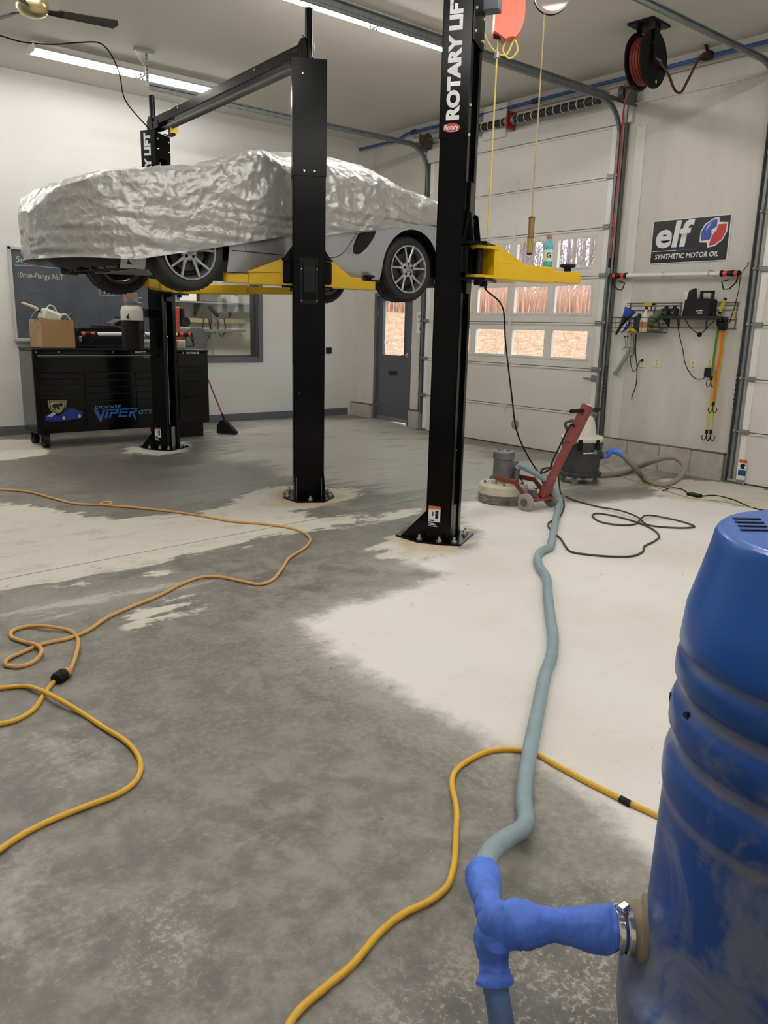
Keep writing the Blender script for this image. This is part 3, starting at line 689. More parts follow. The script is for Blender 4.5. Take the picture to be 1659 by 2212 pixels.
# ---- lift under the car
L3 = Loc(*NEAR, .552, 7.457); L1 = Loc(*FAR, 8.685, -6.345)
r = thing('two_post_lift', 'black two-post lift holding up the covered silver car', 'car lift', L3.o)
for L, near in ((L3, True), (L1, False)):
    post, plate = prefix_post(r, L); carriage(post, L)
    if near:
        cv = top_cover(post, L, 2.885)
        bolts(post, [L.p(-.045, -.006, 2.925), L.p(.045, -.006, 2.925), L.p(-.06, -.006, 3.70)], -L.v)
        B().cyl(L.p(0, .09, CHT-.1), L.p(0, .09, 4.235), .034, n=20).cyl(L.p(0, .09, CHT-.02), L.p(0, .09, CHT+.03), .042, n=20).build('cylinder_tube', 'black_paint', r)
        # pressed access cover on the back of the post
        b = B(); u0, u1 = .066, .066
        A = [L.p(-.078, -.001, 1.80), L.p(.078, -.001, 1.80), L.p(.078, -.001, 2.195), L.p(-.078, -.001, 2.195)]
        b.add(A+[p-L.v*.006 for p in A], [(4, 5, 6, 7), (0, 1, 5, 4), (1, 2, 6, 5), (2, 3, 7, 6), (3, 0, 4, 7)])
        Q = [L.p(-.062, -.007, 1.83), L.p(.062, -.007, 1.83), L.p(.062, -.007, 2.19), L.p(-.062, -.007, 2.19), L.p(-.052, -.05, 1.90), L.p(.052, -.05, 1.90), L.p(.052, -.05, 2.12), L.p(-.052, -.05, 2.12)]
        b.add(Q, [(4, 5, 6, 7), (0, 1, 5, 4), (1, 2, 6, 5), (2, 3, 7, 6), (3, 0, 4, 7)])
        b.build('latch_cover', 'black_satin', post)
        bolts(post, [L.p(sx*.07, -.007, z) for sx in (-1, 1) for z in (1.825, 2.10)], -L.v, .008)
        for sx in (-.12, .12): B().cyl(L.p(sx, -.03, .016), L.p(sx, -.012, .19), .006, n=8).build('anchor_stud', 'zinc', plate)
        bolts(post, [L.p(-.09, -.001, .99)], -L.v, .007)
    else:
        cv = top_cover(post, L, 2.885); side_lettering(cv, L, 2.965); oval_logo(cv, L, 2.925); warn_sticker(post, L)
        B().cyl(L.p(0, .07, CHT-.1), L.p(0, .07, 4.235), .034, n=20).build('cylinder_tube', 'black_paint', r)
        b = B(); L.box(b, (-CW/2+.01, CD+.001, 3.52), (CW/2-.01, CD+.013, 3.80), .003); b.build('head_plate', 'black_paint', post)
        bolts(post, [L.p(sx*.11, CD+.013, z) for sx in (-1, 1) for z in (3.62, 3.73)], L.v, .014)
        for sx in (-.03, .045): B().cyl(L.p(sx, CD*.6, .30), L.p(sx, CD*.6, 3.5), .008, n=8).build('lift_cable', 'steel', post)
        for sx in (-.035, .045): B().cyl(L.p(sx, CD*.55, 3.30), L.p(sx, CD*.55+.012, 3.30), .028, n=16).build('cable_sheave', 'zinc', post)
        b = B(); L.box(b, (-.005, CD-.03, .02), (.075, CD-.02, .28), .002); b.build('foot_plate', 'zinc', post); bolts(post, [L.p(.035, CD-.02, .17)], L.v, .008)
        bolts(post, [L.p(-.06, CD, .62), L.p(-.06, CD, 1.43)], L.v, .01)
        # hydraulic power unit on the outer side of the post
        c = L.p(-.47, .00, .26); Zv = V((0, 0, 1))
        b = B().lathe(c, [(.125, 1.0), (.13, 1.01), (.13, 1.36)], 28, sharp=True); tank = b.build('oil_tank', 'black_satin', r)
        B().lathe(c, [(.132, 1.36), (.132, 1.47), (.115, 1.52), (.07, 1.535), (.0, 1.535)], 28, sharp=False).build('tank_shoulder', mat('tank_white', (214, 210, 204), .4), tank)
        B().box(c+Zv*1.60, (.13, .13, .16), L.R, .01).cyl(c+V((.05, -.06, 1.56)), c+V((.09, -.10, 1.56)), .018).cyl(c+V((-.03, -.08, 1.60)), c+V((-.05, -.11, 1.60)), .016).cyl(c+V((.08, -.02, 1.62)), c+V((.13, -.03, 1.62)), .014).build('valve_block', 'zinc', tank)
        B().bar(c+V((.1, 0, 1.45)), L.p(-CW/2, .05, 1.71), .04, .10).build('mount_bracket', 'black_satin', tank)
        B().box(c+V((-.07, -.06, 1.62)), (.06, .09, .11), L.R, .006).build('control_box', 'zinc', tank)
        B().box(c+V((-.085, -.115, 1.62)), (.06, .004, .07), L.R).build('orange_label', 'orange_print', tank)
        B().cyl(c+V((-.03, -.06, 1.53)), c+V((-.10, -.11, 1.40)), .006, n=8).lathe(c+V((-.10, -.11, 1.395)), [(0, -.018), (.014, -.01), (.018, 0), (.014, .01), (0, .018)], 12, sharp=False).build('release_lever', 'black_satin', tank)
        b = B().tube(smooth_path([c+V((.05, -.07, 1.33)), c+V((.10, -.13, 1.2)), c+V((.22, -.14, 1.08)), L.p(-CW/2, .05, 1.15)], 5), .006, 6); b.build('hydraulic_hose', 'black_rubber', tank)
# overhead beam: box over a round padded trip bar
pa, pb = L3.p(0, .10, 3.93), L1.p(0, .10, 3.93); d = (pb-pa)/np.linalg.norm(pb-pa)
bm_ = B().bar(pa-d*.02, pb+d*.02, .09, .10, ch=.006).build('overhead_beam', 'black_paint', r)
B().cyl(pa+d*.16+V((.0, 0, -.11)), pb-d*.42+V((.0, 0, -.11)), .034, n=18).build('trip_bar', mat('foam_dark', (58, 56, 54), .6), bm_)
for pp, sg in ((pa, 1), (pb, -1)):
    B().box(pp+V((0, sg*.12, -.045)), (.12, .2, .10), ch=.008).build('beam_bracket', 'black_paint', bm_)
    B().prism([(-.08, -.09), (.08, -.09), (.085, .04), (.03, .09), (-.04, .085)], pp+V((-.06, 0, -.02)), (0, 1, 0), (0, 0, 1), .012).build('sheave_bracket', 'black_paint', bm_)
B().box(pb-d*.45+V((.02, 0, -.14)), (.05, .10, .15), ch=.006).build('limit_switch', 'black_satin', bm_)
B().box(pb-d*.52+V((.02, -.003, -.15)), (.10, .006, .08)).build('yellow_label', mat('label_yellow', (214, 184, 30), .5), bm_)
bolts(bm_, [pa+d*(.9+.9*k)+V((-.045, 0, .02)) for k in range(3)], (-1, 0, 0), .010, .006)
B().tube(smooth_path([L3.p(-.07, 0, 3.80), L3.p(-.08, .0, 3.90), L3.p(-.055, .01, 4.0), L3.p(-.03, .03, 3.92)], 6), .003, 5).build('loose_wire', 'black_rubber', bm_)
pv = L3.p(-.13, CD+.105, 0); pw = L3.p(.13, CD+.105, 0)
arm(r, (pv[0], pv[1]), (3.90, 6.73), (3.72, 6.79), [])
arm(r, (pw[0], pw[1]), (5.04, 6.56), (5.30, 6.66), [((5.26, 6.645), 0)])
pv = L1.p(-.085, CD+.105, 0); pw = L1.p(.085, CD+.105, 0)
arm(r, (pv[0], pv[1]), (3.92, 8.85), (3.66, 8.50), [])
arm(r, (pw[0], pw[1]), (5.20, 8.98), (5.80, 8.42), [])
# ---- second lift: only its far post stands in the picture
L4 = Loc(*FAR, 5.845, -1.75)
r = thing('two_post_lift', 'empty black lift post with yellow arm and white lettering', 'car lift', L4.o)
post, plate = prefix_post(r, L4); carriage(post, L4)
cv = top_cover(post, L4, 2.89); side_lettering(cv, L4, 3.005, ln=.80); oval_logo(cv, L4, 2.955); warn_sticker(post, L4)
B().cyl(L4.p(0, .07, CHT-.1), L4.p(0, .07, 4.235), .034, n=20).build('cylinder_tube', 'black_paint', r)
b = B(); L4.box(b, (-CW/2+.01, CD+.001, 3.50), (CW/2-.01, CD+.013, 3.80), .003); b.build('head_plate', 'black_paint', post)
bolts(post, [L4.p(sx*.11, CD+.013, z) for sx in (-1, 1) for z in (3.56, 3.70)], L4.v, .012)
bolts(post, [L4.p(-.125, CD, z) for z in (2.91, 3.10)], L4.v, .012)
bolts(post, [L4.p(.0, CD-.03, .70)], L4.v, .012)
for sx in (-.02, .055): B().cyl(L4.p(sx, CD*.7, .26), L4.p(sx, CD*.7, 3.6), .007, n=8).build('lift_cable', 'steel', post)
b = B(); L4.box(b, (.015, CD-.03, .016), (.085, CD-.02, .26), .002); b.build('foot_plate', 'zinc', post)
b = B(); L4.box(b, (CW/2, .03, .60), (CW/2+.035, .15, 3.2), .004); b.build('cable_duct', 'black_satin', post)
B().box(L4.p(0, .12, 3.93), (.10, .10, .10), L4.R, .006).bar(L4.p(0, .10, 3.93), L4.p(0, .10, 3.93)+V((0, -3.5, 0)), .09, .10).build('overhead_beam', 'black_paint', r)
B().box(L4.p(.12, CD+.06, 3.80), (.10, .12, .12), L4.R, .008).build('cable_bracket', 'grey_frame', r)
pv = L4.p(-.085, CD+.105, 0); pw = L4.p(.085, CD+.105, 0)
arm(r, (pv[0], pv[1]), (5.02, 4.11), (5.33, 4.10), [((5.24, 4.105), 0)])
arm(r, (pw[0], pw[1]), (4.80, 4.42), (5.02, 4.50), [((4.98, 4.48), 0)])
# ================================================================== the covered car
CY = 7.53; HW = .905; XF, XR, ZH = 3.275, 5.80, 2.215
car = thing('sports_car', 'silver sports car raised on the lift under a cover', 'car', ((XF+XR)/2, CY, ZH-.335))
mat('silver_paint', (176, 179, 184), .26, metal=.55, coat=.6)
mat('tyre_rubber', (26, 26, 26), .65, bump=.1, bs=60)
mat('alloy', (190, 192, 194), .28, metal=.8)
mat('underbody', (34, 34, 35), .8, var=.2)
mat('well_black', (10, 10, 10), .9)
# side skins: bottom edge follows sill and wheel arches
AR = .385
def zlow(x):
    z = 2.075+.012*(x-4.5)
    if x < XF-.2: z = 2.04
    for xc in (XF, XR+.01):
        d = abs(x-xc)
        if d < AR: z = max(z, ZH+.015+math.sqrt(max(AR*AR-d*d, 0)))
    return min(z, 2.70)
xs = sorted(set(list(np.linspace(2.70, 6.70, 60))+[xc+AR*math.cos(t) for xc in (XF, XR+.01) for t in np.linspace(0.0, PI, 26)]+[xc+sg*(AR+.0005) for xc in (XF, XR+.01) for sg in (-1, 1)]))
def yside(x, z):
    t = (z-2.52)/.45; y = HW-.05*t*t
    if z < 2.20: y -= .35*(2.20-z)**1.3
    e = max(0, (2.95-x)/.5); y -= .30*e**2
    e = max(0, (x-6.2)/.5); y -= .20*e**2
    y += .035*math.exp(-((x-XR)/.5)**2)
    # scoop ahead of the rear wheel
    y -= .05*math.exp(-((x-5.05)/.16)**2)*math.exp(-((z-2.42)/.10)**2)
    return y
for sg, nm in ((-1, 'body_side'), (1, 'body_side')):
    rows = []
    for x in xs:
        zl = zlow(x); rows.append([(x, CY+sg*yside(x, zl+(2.78-zl)*t), zl+(2.78-zl)*t) for t in np.linspace(0, 1, 18)])
    side = B().grid(rows)
    side = side.build(nm, 'silver_paint', car)
    if sg < 0: near_side = side
# floor pan, wheel wells, bumpers
b = B(); b.box2((2.75, CY-.80, 2.07), (6.55, CY+.80, 2.16)); b.build('underbody', 'underbody', car)
b = B(); b.prism([(2.70, -.46), (2.90, -.56), (3.40, -.36), (3.40, .36), (2.90, .56), (2.70, .46)], (0, CY, 2.062), (1, 0, 0), (0, 1, 0), .014); b.build('belly_panel', mat('belly_grey', (128, 125, 120), .7), car)
b = B(); b.box2((2.95, CY-.70, 2.16), (6.55, CY+.70, 2.62)); b.build('chassis', 'well_black', car)
rows = []
for t in np.linspace(-1, 1, 24):
    w = .70*math.sin(t*PI/2); x0 = 2.48+.40*abs(t)**3
    rows.append([(x0+.42*q, CY+w*(1-.06*q), z+(.03*q if q else 0)) for q, z in ((.9, 2.055), (.45, 2.055), (.12, 2.09), (0, 2.13), (.02, 2.20), (.08, 2.26))])
B().grid(rows).build('front_bumper', 'underbody', car)
for t in np.linspace(-.6, .6, 7): B().box2((2.62+.2*abs(t), CY+t-.02, 2.048), (2.90, CY+t+.02, 2.075)).build('air_dam_rib', 'black_rubber', car)
b = B(); b.box2((6.35, CY-.72, 2.14), (6.78, CY+.72, 2.75), ch=.08); b.build('rear_bumper', 'silver_paint', car)
# side intake, seams
def on_side(px_, out=.004):
    P = []
    for x, y in px_:
        q = atY(x, y, CY-HW)
        for k in range(4): q = atY(x, y, CY-yside(q[0], q[2])-out)
        P.append(q)
    return P
def skin(name, px_, m, out, n=1):
    P = on_side(px_, out); c = sum(P)/len(P); k = len(P); b = B()
    inner = [p+V((0, .012, 0)) for p in P]
    b.add(P+inner, [tuple(range(k))]+[(i, (i+1) % k, k+(i+1) % k, k+i) for i in range(k)]); return b.build(name, m, near_side)
skin('side_intake', [(775, 504), (790, 501), (813, 499), (808, 512), (800, 525), (790, 538), (778, 548), (768, 549), (763, 544), (764, 533)], 'well_black', .006)  # thin black skin, its colour stands in for the shaded depth of the intake
for nm, pts in (('door_seam', [(696, 558), (715, 557), (729, 554), (741, 546), (753, 531), (764, 514), (770, 503)]), ('sill_seam', [(502, 541), (530, 543), (570, 547), (612, 551)]), ('fender_seam', [(531, 532), (531, 538), (532, 543)])):
    B().tube(smooth_path(on_side(pts, .001), 4), .0035, 5).build(nm, 'well_black', near_side)
def wheel(xc, sg, width, toe=0.0):
    """sg = -1 near side; tyre, alloy with five forked spokes"""
    o = V((xc, CY+sg*(HW-.015), ZH)); ax = V((math.sin(toe), sg*math.cos(toe), 0.0)); ax /= np.linalg.norm(ax)
    Ro, Ri = .335, .243
    prof = [(Ri, -.01), (Ri+.02, -.002), (.30, .0), (.322, -.012), (Ro, -.04), (Ro+.002, -.065), (Ro-.008, -.068), (Ro-.008, -.076), (Ro+.002, -.079), (Ro+.003, -width*.42), (Ro-.008, -width*.43), (Ro-.008, -width*.47), (Ro+.003, -width*.48), (Ro+.002, -width+.07), (Ro-.008, -width+.068), (Ro-.008, -width+.06), (Ro+.002, -width+.057), (Ro, -width+.03), (.315, -width+.008), (.28, -width), (Ri, -width+.01)]
    tyre = B().lathe(o, prof, 56, ax, sharp=False, cap0=False, cap1=False).build('tyre', 'tyre_rubber', car)
    a, b_, d = frame(ax)
    tb = B()
    for k in range(44):           # shoulder tread blocks
        t = 2*PI*k/44; rd = math.cos(t)*a+math.sin(t)*b_; tg = -math.sin(t)*a+math.cos(t)*b_
        for off in (-.045, -width+.045): tb.bar(o+rd*(Ro-.012)+d*(off-.008), o+rd*(Ro+.0018)+d*(off+.004), .014, .026, up=tg)
    t_ = tb.build('tread_blocks', 'tyre_rubber', tyre); t_['kind'] = 'stuff'
    rim = B().lathe(o, [(Ri, -.008), (Ri+.004, .002), (Ri-.010, .004), (Ri-.016, -.008), (Ri-.022, -.03), (Ri-.03, -.06), (Ri-.03, -width+.02), (Ri, -width+.01)], 48, ax, sharp=True, cap0=False, cap1=False)
    rim = rim.build('rim', 'alloy', tyre)
    sp = B()
    for k in range(5):
        t0 = 2*PI*k/5+PI/2
        for s2 in (-1, 1):
            h0 = t0+s2*.10; h1 = t0+s2*.185
            p0 = o+.055*(math.cos(h0)*a+math.sin(h0)*b_)-d*.02; p1 = o+.135*(math.cos(t0+s2*.20)*a+math.sin(t0+s2*.20)*b_)-d*.018; p2 = o+(Ri-.012)*(math.cos(t0+s2*.26)*a+math.sin(t0+s2*.26)*b_)-d*.006
            sp.bar(p0, p1, .030, .022, up=d, ch=.005); sp.bar(p1-(p1-p0)*.08, p2, .023, .020, up=d, ch=.005)
    sp.lathe(o, [(.082, -.045), (.08, -.016), (.066, -.008), (.03, -.006), (0, -.006)], 28, ax, sharp=False)
    sp.build('spokes', 'alloy', rim)
    for k in range(5):
        t0 = 2*PI*k/5+PI/2+PI/5*0; q = o+.056*(math.cos(t0)*a+math.sin(t0)*b_)
        B().cyl(q-d*.012, q-d*.006, .015, n=14).build('lug_recess', 'well_black', rim)
    B().lathe(o, [(.031, -.007), (.030, .001), (.02, .004), (0, .004)], 20, ax, sharp=False).build('centre_cap', 'steel', rim)
    B().cyl(o-d*.085, o-d*.07, .165, n=36).build('brake_disc', mat('disc_dark', (70, 66, 62), .45, metal=.7), tyre)
    B().cyl(o-d*(width-.02), o-d*.09, .20, n=30).build('hub', 'well_black', tyre)
wheel(XF, -1, .235); wheel(XR, -1, .265); wheel(XF, 1, .235); wheel(XR, 1, .265)

# ---- car cover
from mathutils import noise as mn
TOP = [(36, 478), (40, 462), (60, 432), (100, 402), (145, 383), (190, 370), (230, 363), (283, 364), (330, 361), (380, 359), (430, 358), (452, 345), (500, 335), (560, 326), (600, 321), (640, 321), (692, 332), (740, 346), (800, 375), (850, 405), (900, 425), (935, 436)]
HEM = [(52, 545), (80, 552), (140, 549), (200, 551), (262, 557), (305, 559), (345, 553), (400, 545), (500, 530), (615, 510), (692, 511), (760, 500), (850, 492), (930, 486)]
tp = sorted([tuple(atY(x, y, CY-float(np.interp(x, [0, 50, 100, 200, 430, 520, 700, 940], [-.25, -.15, .25, .70, .66, .36, .36, .36])))[[0, 2]]) for x, y in TOP]); tx = np.array([p[0] for p in tp]); tz = np.array([p[1] for p in tp])
tx = np.append(tx, [6.95, 7.02]); tz = np.append(tz, [2.74, 2.64]); tz = np.maximum.accumulate(tz*0)+tz
hp = sorted([tuple(atY(x, y, CY-HW-.03)[[0, 2]]) for x, y in HEM]); hx = np.array([p[0] for p in hp]); hz = np.array([p[1] for p in hp])
CX0, CX1 = float(tx[0])+.01, 7.0
NS, NP = 300, 190
ss_ = np.linspace(0, 1, NS); stx = CX0+(CX1-CX0)*ss_
kt = np.ones(9)/9
def smooth1(v): return np.convolve(np.pad(v, 4, mode='edge'), kt, 'valid')
ztop = smooth1(np.interp(stx, tx, tz)); zhem = smooth1(np.interp(stx, hx, hz)); zhem[stx > 6.2] = np.minimum(zhem[stx > 6.2], 2.55)
rows = []
for i in range(NS):
    x = stx[i]; f0 = min(1, (x-CX0)/.55); f1 = min(1, (CX1-x)/.45)
    f0 = min(1, (x-CX0)/.85); w = (HW+.035)*max(.12, (1-(1-f0)**2.3)**.52)*(1-.30*(1-f1)**2.5)
    zt, zh = ztop[i], zhem[i]; zh = min(zh, zt-.15)
    cab = float(sm((x-3.9)/.5)*sm((7.0-x)/.9))           # cabin hump
    zb = max(zt-(.07+.33*cab), zh+.10+.25*(zt-zh)*(1-cab))                   # shoulder height
    row = []
    for t in np.linspace(-1, 1, NP):
        s_ = abs(t); sg = -1 if t < 0 else 1
        if s_ < .5:
            q = s_/.5; yy = w*(.62+.0*cab)*q if cab < .01 else w*(.90-.28*cab)*q
            yy = w*(.90-.30*cab)*q; zz = zt-(zt-zb)*(.18+.0*q)*q**2.2
        else:
            q = (s_-.5)/.5
            if q < .35:
                k = q/.35; yy = w*((.90-.30*cab)+(.10+.30*cab)*math.sin(k*PI/2)**(1+.2*cab)); zz = zt-(zt-zb)*(.18+.82*(1-math.cos(k*PI/2)))
            else:
                k = (q-.35)/.65; yy = w*(1+.012*math.sin(k*PI)-.05*k*k*(1-f0)); zz = zb+(zh-zb)*k
        row.append(V((x-.10*(1-f0)**2*math.cos(min(1, abs(yy)/w)*PI/2)*0, CY+sg*yy, zz)))
    rows.append(row)
G = np.array([[p for p in r_] for r_ in rows])
du = np.gradient(G, axis=0); dv = np.gradient(G, axis=1); nn = np.cross(dv, du); nn /= np.maximum(np.linalg.norm(nn, axis=2, keepdims=True), 1e-9)
ctr = V((4.5, CY, 2.4)); flip = np.sign(((G-ctr)*nn).sum(2, keepdims=True)); flip[flip == 0] = 1; nn = nn*flip
D = np.zeros((NS, NP))
for i in range(NS):
    for j in range(NP):
        p = G[i, j]; s_ = abs(j/(NP-1)*2-1); low = float(sm((s_-.74)/.16))
        q3 = Vector((p[0], p[1], p[2])); w3 = Vector((mn.noise(q3*1.7), mn.noise(q3*1.7+Vector((9, 0, 0))), mn.noise(q3*1.7+Vector((0, 9, 0)))))*.35; q4 = q3+w3
        def crease(s1, sz): return (.5-abs(mn.noise(Vector((q4[0]*s1, q4[1]*s1, q4[2]*sz)))))**2*4-.55      # sharp ridges, flat valleys
        c = .55*crease(3.0, 3.6)+.30*crease(6.5, 8.0)+.16*crease(13, 15)
        f = mn.noise(Vector((p[0]*.9, 4.0, p[2]*22+1.1*(p[0]-3.2)*p[2]*.3)))+.5*crease(1.2, 16)       # long taut folds low on the side
        D[i, j] = (1-low)*.030*c+low*(.024*f+.006*c)
D[:, [0, -1]] *= .4
G = G+nn*np.clip(D, -.03, .035)[..., None]
cv = B()
q = [[tuple(p) for p in r_] for r_ in G]; cv.grid(q)
cv.add(q[0], [tuple(range(NP))], True); cv.add(q[-1], [tuple(range(NP))[::-1]], True)
m = mat('silver_cover', (178, 177, 174), .38, metal=.42)
NT = m.node_tree; N = NT.nodes; L = NT.links; bs = N['Principled BSDF']
tc = N.new('ShaderNodeTexCoord'); n1 = N.new('ShaderNodeTexNoise'); n1.inputs['Scale'].default_value = 5; n1.inputs['Detail'].default_value = 4; L.new(tc.outputs['Object'], n1.inputs['Vector'])
mx = N.new('ShaderNodeMix'); mx.data_type = 'VECTOR'; mx.inputs[0].default_value = .12; L.new(tc.outputs['Object'], mx.inputs[4]); L.new(n1.outputs['Color'], mx.inputs[5])
v1 = N.new('ShaderNodeTexVoronoi'); v1.inputs['Scale'].default_value = 9; L.new(mx.outputs[1], v1.inputs['Vector'])
v2 = N.new('ShaderNodeTexVoronoi'); v2.inputs['Scale'].default_value = 22; L.new(mx.outputs[1], v2.inputs['Vector'])
ad = N.new('ShaderNodeMath'); ad.operation = 'MULTIPLY_ADD'; ad.inputs[1].default_value = .35; L.new(v2.outputs['Distance'], ad.inputs[0]); L.new(v1.outputs['Distance'], ad.inputs[2])
bp = N.new('ShaderNodeBump'); bp.inputs['Strength'].default_value = .55; bp.inputs['Distance'].default_value = .03; L.new(ad.outputs[0], bp.inputs['Height']); L.new(bp.outputs[0], bs.inputs['Normal'])
cover = tag(cv.build('car_cover', 'silver_cover'), 'crinkled silver fabric cover draped over the raised car', 'car cover')
# ================================================================== left wall: chalkboard, tool cart and what stands on it
YB = YW-.03
mat('slate', (62, 68, 76), .75, var=.18, vs=3, rgb2=(78, 84, 92))
mat('chalk', (176, 182, 186), .9)
mat('chalk_cream', (190, 188, 160), .9)
r = thing('chalkboard', 'dark slate chalkboard with chalk writing on the left wall', 'chalkboard', (4.3, YW-.03, 1.35))
B().box2((3.24, YB, 1.35), (5.36, YW, 2.52)).build('board', 'slate', r)
for a, c in (((3.20, 1.32), (3.24, 2.56)), ((5.36, 1.32), (5.40, 2.56)), ((3.20, 2.52), (5.40, 2.56))): B().box2((a[0], YB-.012, a[1]), (c[0], YW, c[1]), ch=.004).build('frame_rail', mat('board_frame', (188, 186, 180), .45), r)
B().box2((3.20, YB-.09, 1.30), (5.40, YW, 1.345), ch=.006).build('chalk_tray', 'board_frame', r)
text('chalk_writing', 'Supplies', (3.29, YB, 2.36), (1, 0, 0), (0, 0, 1), .085, 'chalk', r, width=.42, shear=.2, th=.002)
B().tube([(3.27, YB-.002, 2.315), (3.5, YB-.002, 2.325), (3.85, YB-.002, 2.31)], .004, 4).build('underline', 'chalk', r)
text('chalk_writing', '10mm-Flange NuT', (3.30, YB, 2.16), (1, 0, 0), (0, 0, 1), .075, 'chalk_cream', r, width=.62, shear=.15, th=.002)
text('faint_writing', 'nuts', (3.42, YB, 1.98), (1, 0, 0), (0, 0, 1), .05, mat('chalk_faint', (92, 98, 104), .9), r, width=.22, shear=.2, th=.002)
b = B()
for a, c in (((4.42, 1.97), (4.90, 1.975)), ((4.42, 1.97), (4.425, 2.12)), ((4.42, 2.12), (4.90, 2.125))): b.box2((a[0], YB-.002, a[1]), (c[0], YB, c[1]))
b.build('chalk_box', 'chalk', r); text('chalk_writing', 'Tini', (4.46, YB, 2.0), (1, 0, 0), (0, 0, 1), .07, 'chalk', r, width=.2, th=.002)

# ---- tool cart
cx0, cx1, cxr, cy0, cy1, cz0, cz1 = 3.01, 4.885, 5.41, 10.50, 11.08, .18, 1.25
mat('cart_black', (5, 5, 6), .2, spec=.3, coat=.12)
mat('cart_side', (70, 70, 70), .14, metal=.75)
mat('drawer_trim', (46, 47, 50), .25, metal=.6)
def cart(name, label, x0, x1, z0, z1, cols, casters=True, side=None):
    r = thing(name, label, 'tool cabinet', ((x0+x1)/2, (cy0+cy1)/2, 0))
    B().box2((x0, cy0+.012, z0), (x1, cy1, z1-.03), ch=.006).build('body', 'cart_black', r)
    B().box2((x0-.004, cy0-.004, z1-.03), (x1+.004, cy1, z1), ch=.006).build('worktop', 'black_satin', r)
    if side: B().box2((x0-.002, cy0+.03, z0+.02), (x0+.001, cy1-.01, z1-.06)).build('side_panel', 'cart_side', r)
    for (a, c, zs) in cols:
        for i in range(len(zs)-1):
            zt, zb = zs[i], zs[i+1]
            d = B().box2((a+.006, cy0-.004, zb+.004), (c-.006, cy0+.014, zt-.004), ch=.004).build('drawer', 'cart_black', r)
            B().box2((a+.006, cy0-.016, zt-.020), (c-.006, cy0-.004, zt-.006), ch=.003).build('pull', 'drawer_trim', d)
    if casters:
        for x in (x0+.10, x1-.10):
            for y in (cy0+.06, cy1-.08):
                c = B().cyl((x-.035, y, .085), (x+.035, y, .085), .085, n=24).build('caster', 'black_rubber', r)
                B().box2((x-.05, y-.03, .07), (x-.038, y+.03, cz0)).box2((x+.038, y-.03, .07), (x+.05, y+.03, cz0)).box2((x-.05, y-.045, cz0-.02), (x+.05, y+.045, cz0+.01)).build('fork', 'black_satin', c)
    return r
tc_ = cart('tool_cart', 'long black tool cart with blue painted artwork and big casters', cx0, cx1, cz0, cz1, [
    (cx0+.06, cx1-.06, [1.155, .945]), (cx0+.06, 3.61, [.945, .865, .79, .72, .65, .24]), (3.63, 4.30, [.945, .855, .765, .675, .585, .24]), (4.32, cx1-.06, [.945, .855, .765, .675, .585, .24])], side=True)
B().box2((cx0+.06, cy0-.006, 1.158), (cx1-.06, cy0+.002, 1.168)).build('trim_strip', 'steel', tc_)
for x in (3.05, 3.33, 4.02): B().cyl((x, cy0-.012, 1.205), (x, cy0, 1.205), .012, n=14).build('lock', 'steel', tc_)
text('maker_lettering', 'MATCO', (4.33, cy0-.006, 1.19), (1, 0, 0), (0, 0, 1), .028, 'white_print', tc_, bold=.02, width=.15, th=.001)
text('small_lettering', 'MATCO', (4.44, cy0-.018, 1.13), (1, 0, 0), (0, 0, 1), .014, 'chalk', tc_, bold=.01, width=.07, th=.001)
# painted artwork: shield with a snake head over a blue coupe, and the model lettering
YA = cy0-.0065
def art(name, polys, m, parent, dy=0):
    b = B()
    for p in polys: b.prism(p, (0, YA-dy, 0), (1, 0, 0), (0, 0, 1), .002)
    return b.build(name, m, parent)
sh = art('shield_emblem', [[(3.15, .605), (3.385, .598), (3.37, .50), (3.33, .44), (3.265, .405), (3.20, .45), (3.16, .51)]], mat('art_tan', (150, 146, 104), .4), tc_)
art('shield_rim', [[(3.165, .593), (3.372, .586), (3.358, .503), (3.322, .45), (3.265, .42), (3.208, .458), (3.175, .512)]], mat('art_dark', (20, 24, 22), .4), sh, .001)
art('shield_field', [[(3.178, .582), (3.360, .575), (3.347, .506), (3.314, .458), (3.265, .433), (3.216, .466), (3.187, .514)]], 'art_tan', sh, .002)
art('snake_head', [[(3.195, .535), (3.225, .565), (3.275, .562), (3.325, .568), (3.340, .545), (3.320, .52), (3.285, .525), (3.30, .50), (3.275, .485), (3.255, .515), (3.235, .505), (3.24, .475), (3.215, .49), (3.21, .515)]], 'art_dark', sh, .003)
cr_ = art('blue_coupe', [[(3.105, .36), (3.11, .405), (3.16, .435), (3.23, .455), (3.29, .492), (3.38, .505), (3.46, .492), (3.52, .462), (3.575, .455), (3.582, .40), (3.55, .362), (3.47, .352), (3.30, .335), (3.15, .335)]], mat('art_blue', (28, 48, 132), .3), tc_)
art('glasshouse', [[(3.27, .468), (3.31, .492), (3.38, .497), (3.44, .485), (3.40, .468)]], 'art_dark', cr_, .001)
art('stripe', [[(3.125, .40), (3.15, .405), (3.23, .447), (3.21, .448)]], 'white_print', cr_, .001); art('stripe', [[(3.165, .402), (3.185, .402), (3.255, .446), (3.24, .448)]], 'white_print', cr_, .001)
for x, z in ((3.335, .375), (3.535, .39)):
    art('wheel_disc', [[(x+.030*math.cos(2*PI*k/14), z+.036*math.sin(2*PI*k/14)) for k in range(14)]], 'art_dark', cr_, .0015); art('wheel_hub', [[(x+.020*math.cos(2*PI*k/14), z+.025*math.sin(2*PI*k/14)) for k in range(14)]], 'chalk', cr_, .0025)
art('front_grille', [[(3.115, .352), (3.21, .348), (3.21, .362), (3.115, .366)]], 'art_dark', cr_, .001)
text('model_lettering', 'DODGE', (3.74, YA, .475), (1, 0, 0), (0, 0, 1), .036, mat('art_sky', (104, 158, 196), .3), tc_, bold=.0, width=.36, shear=.25, th=.002)
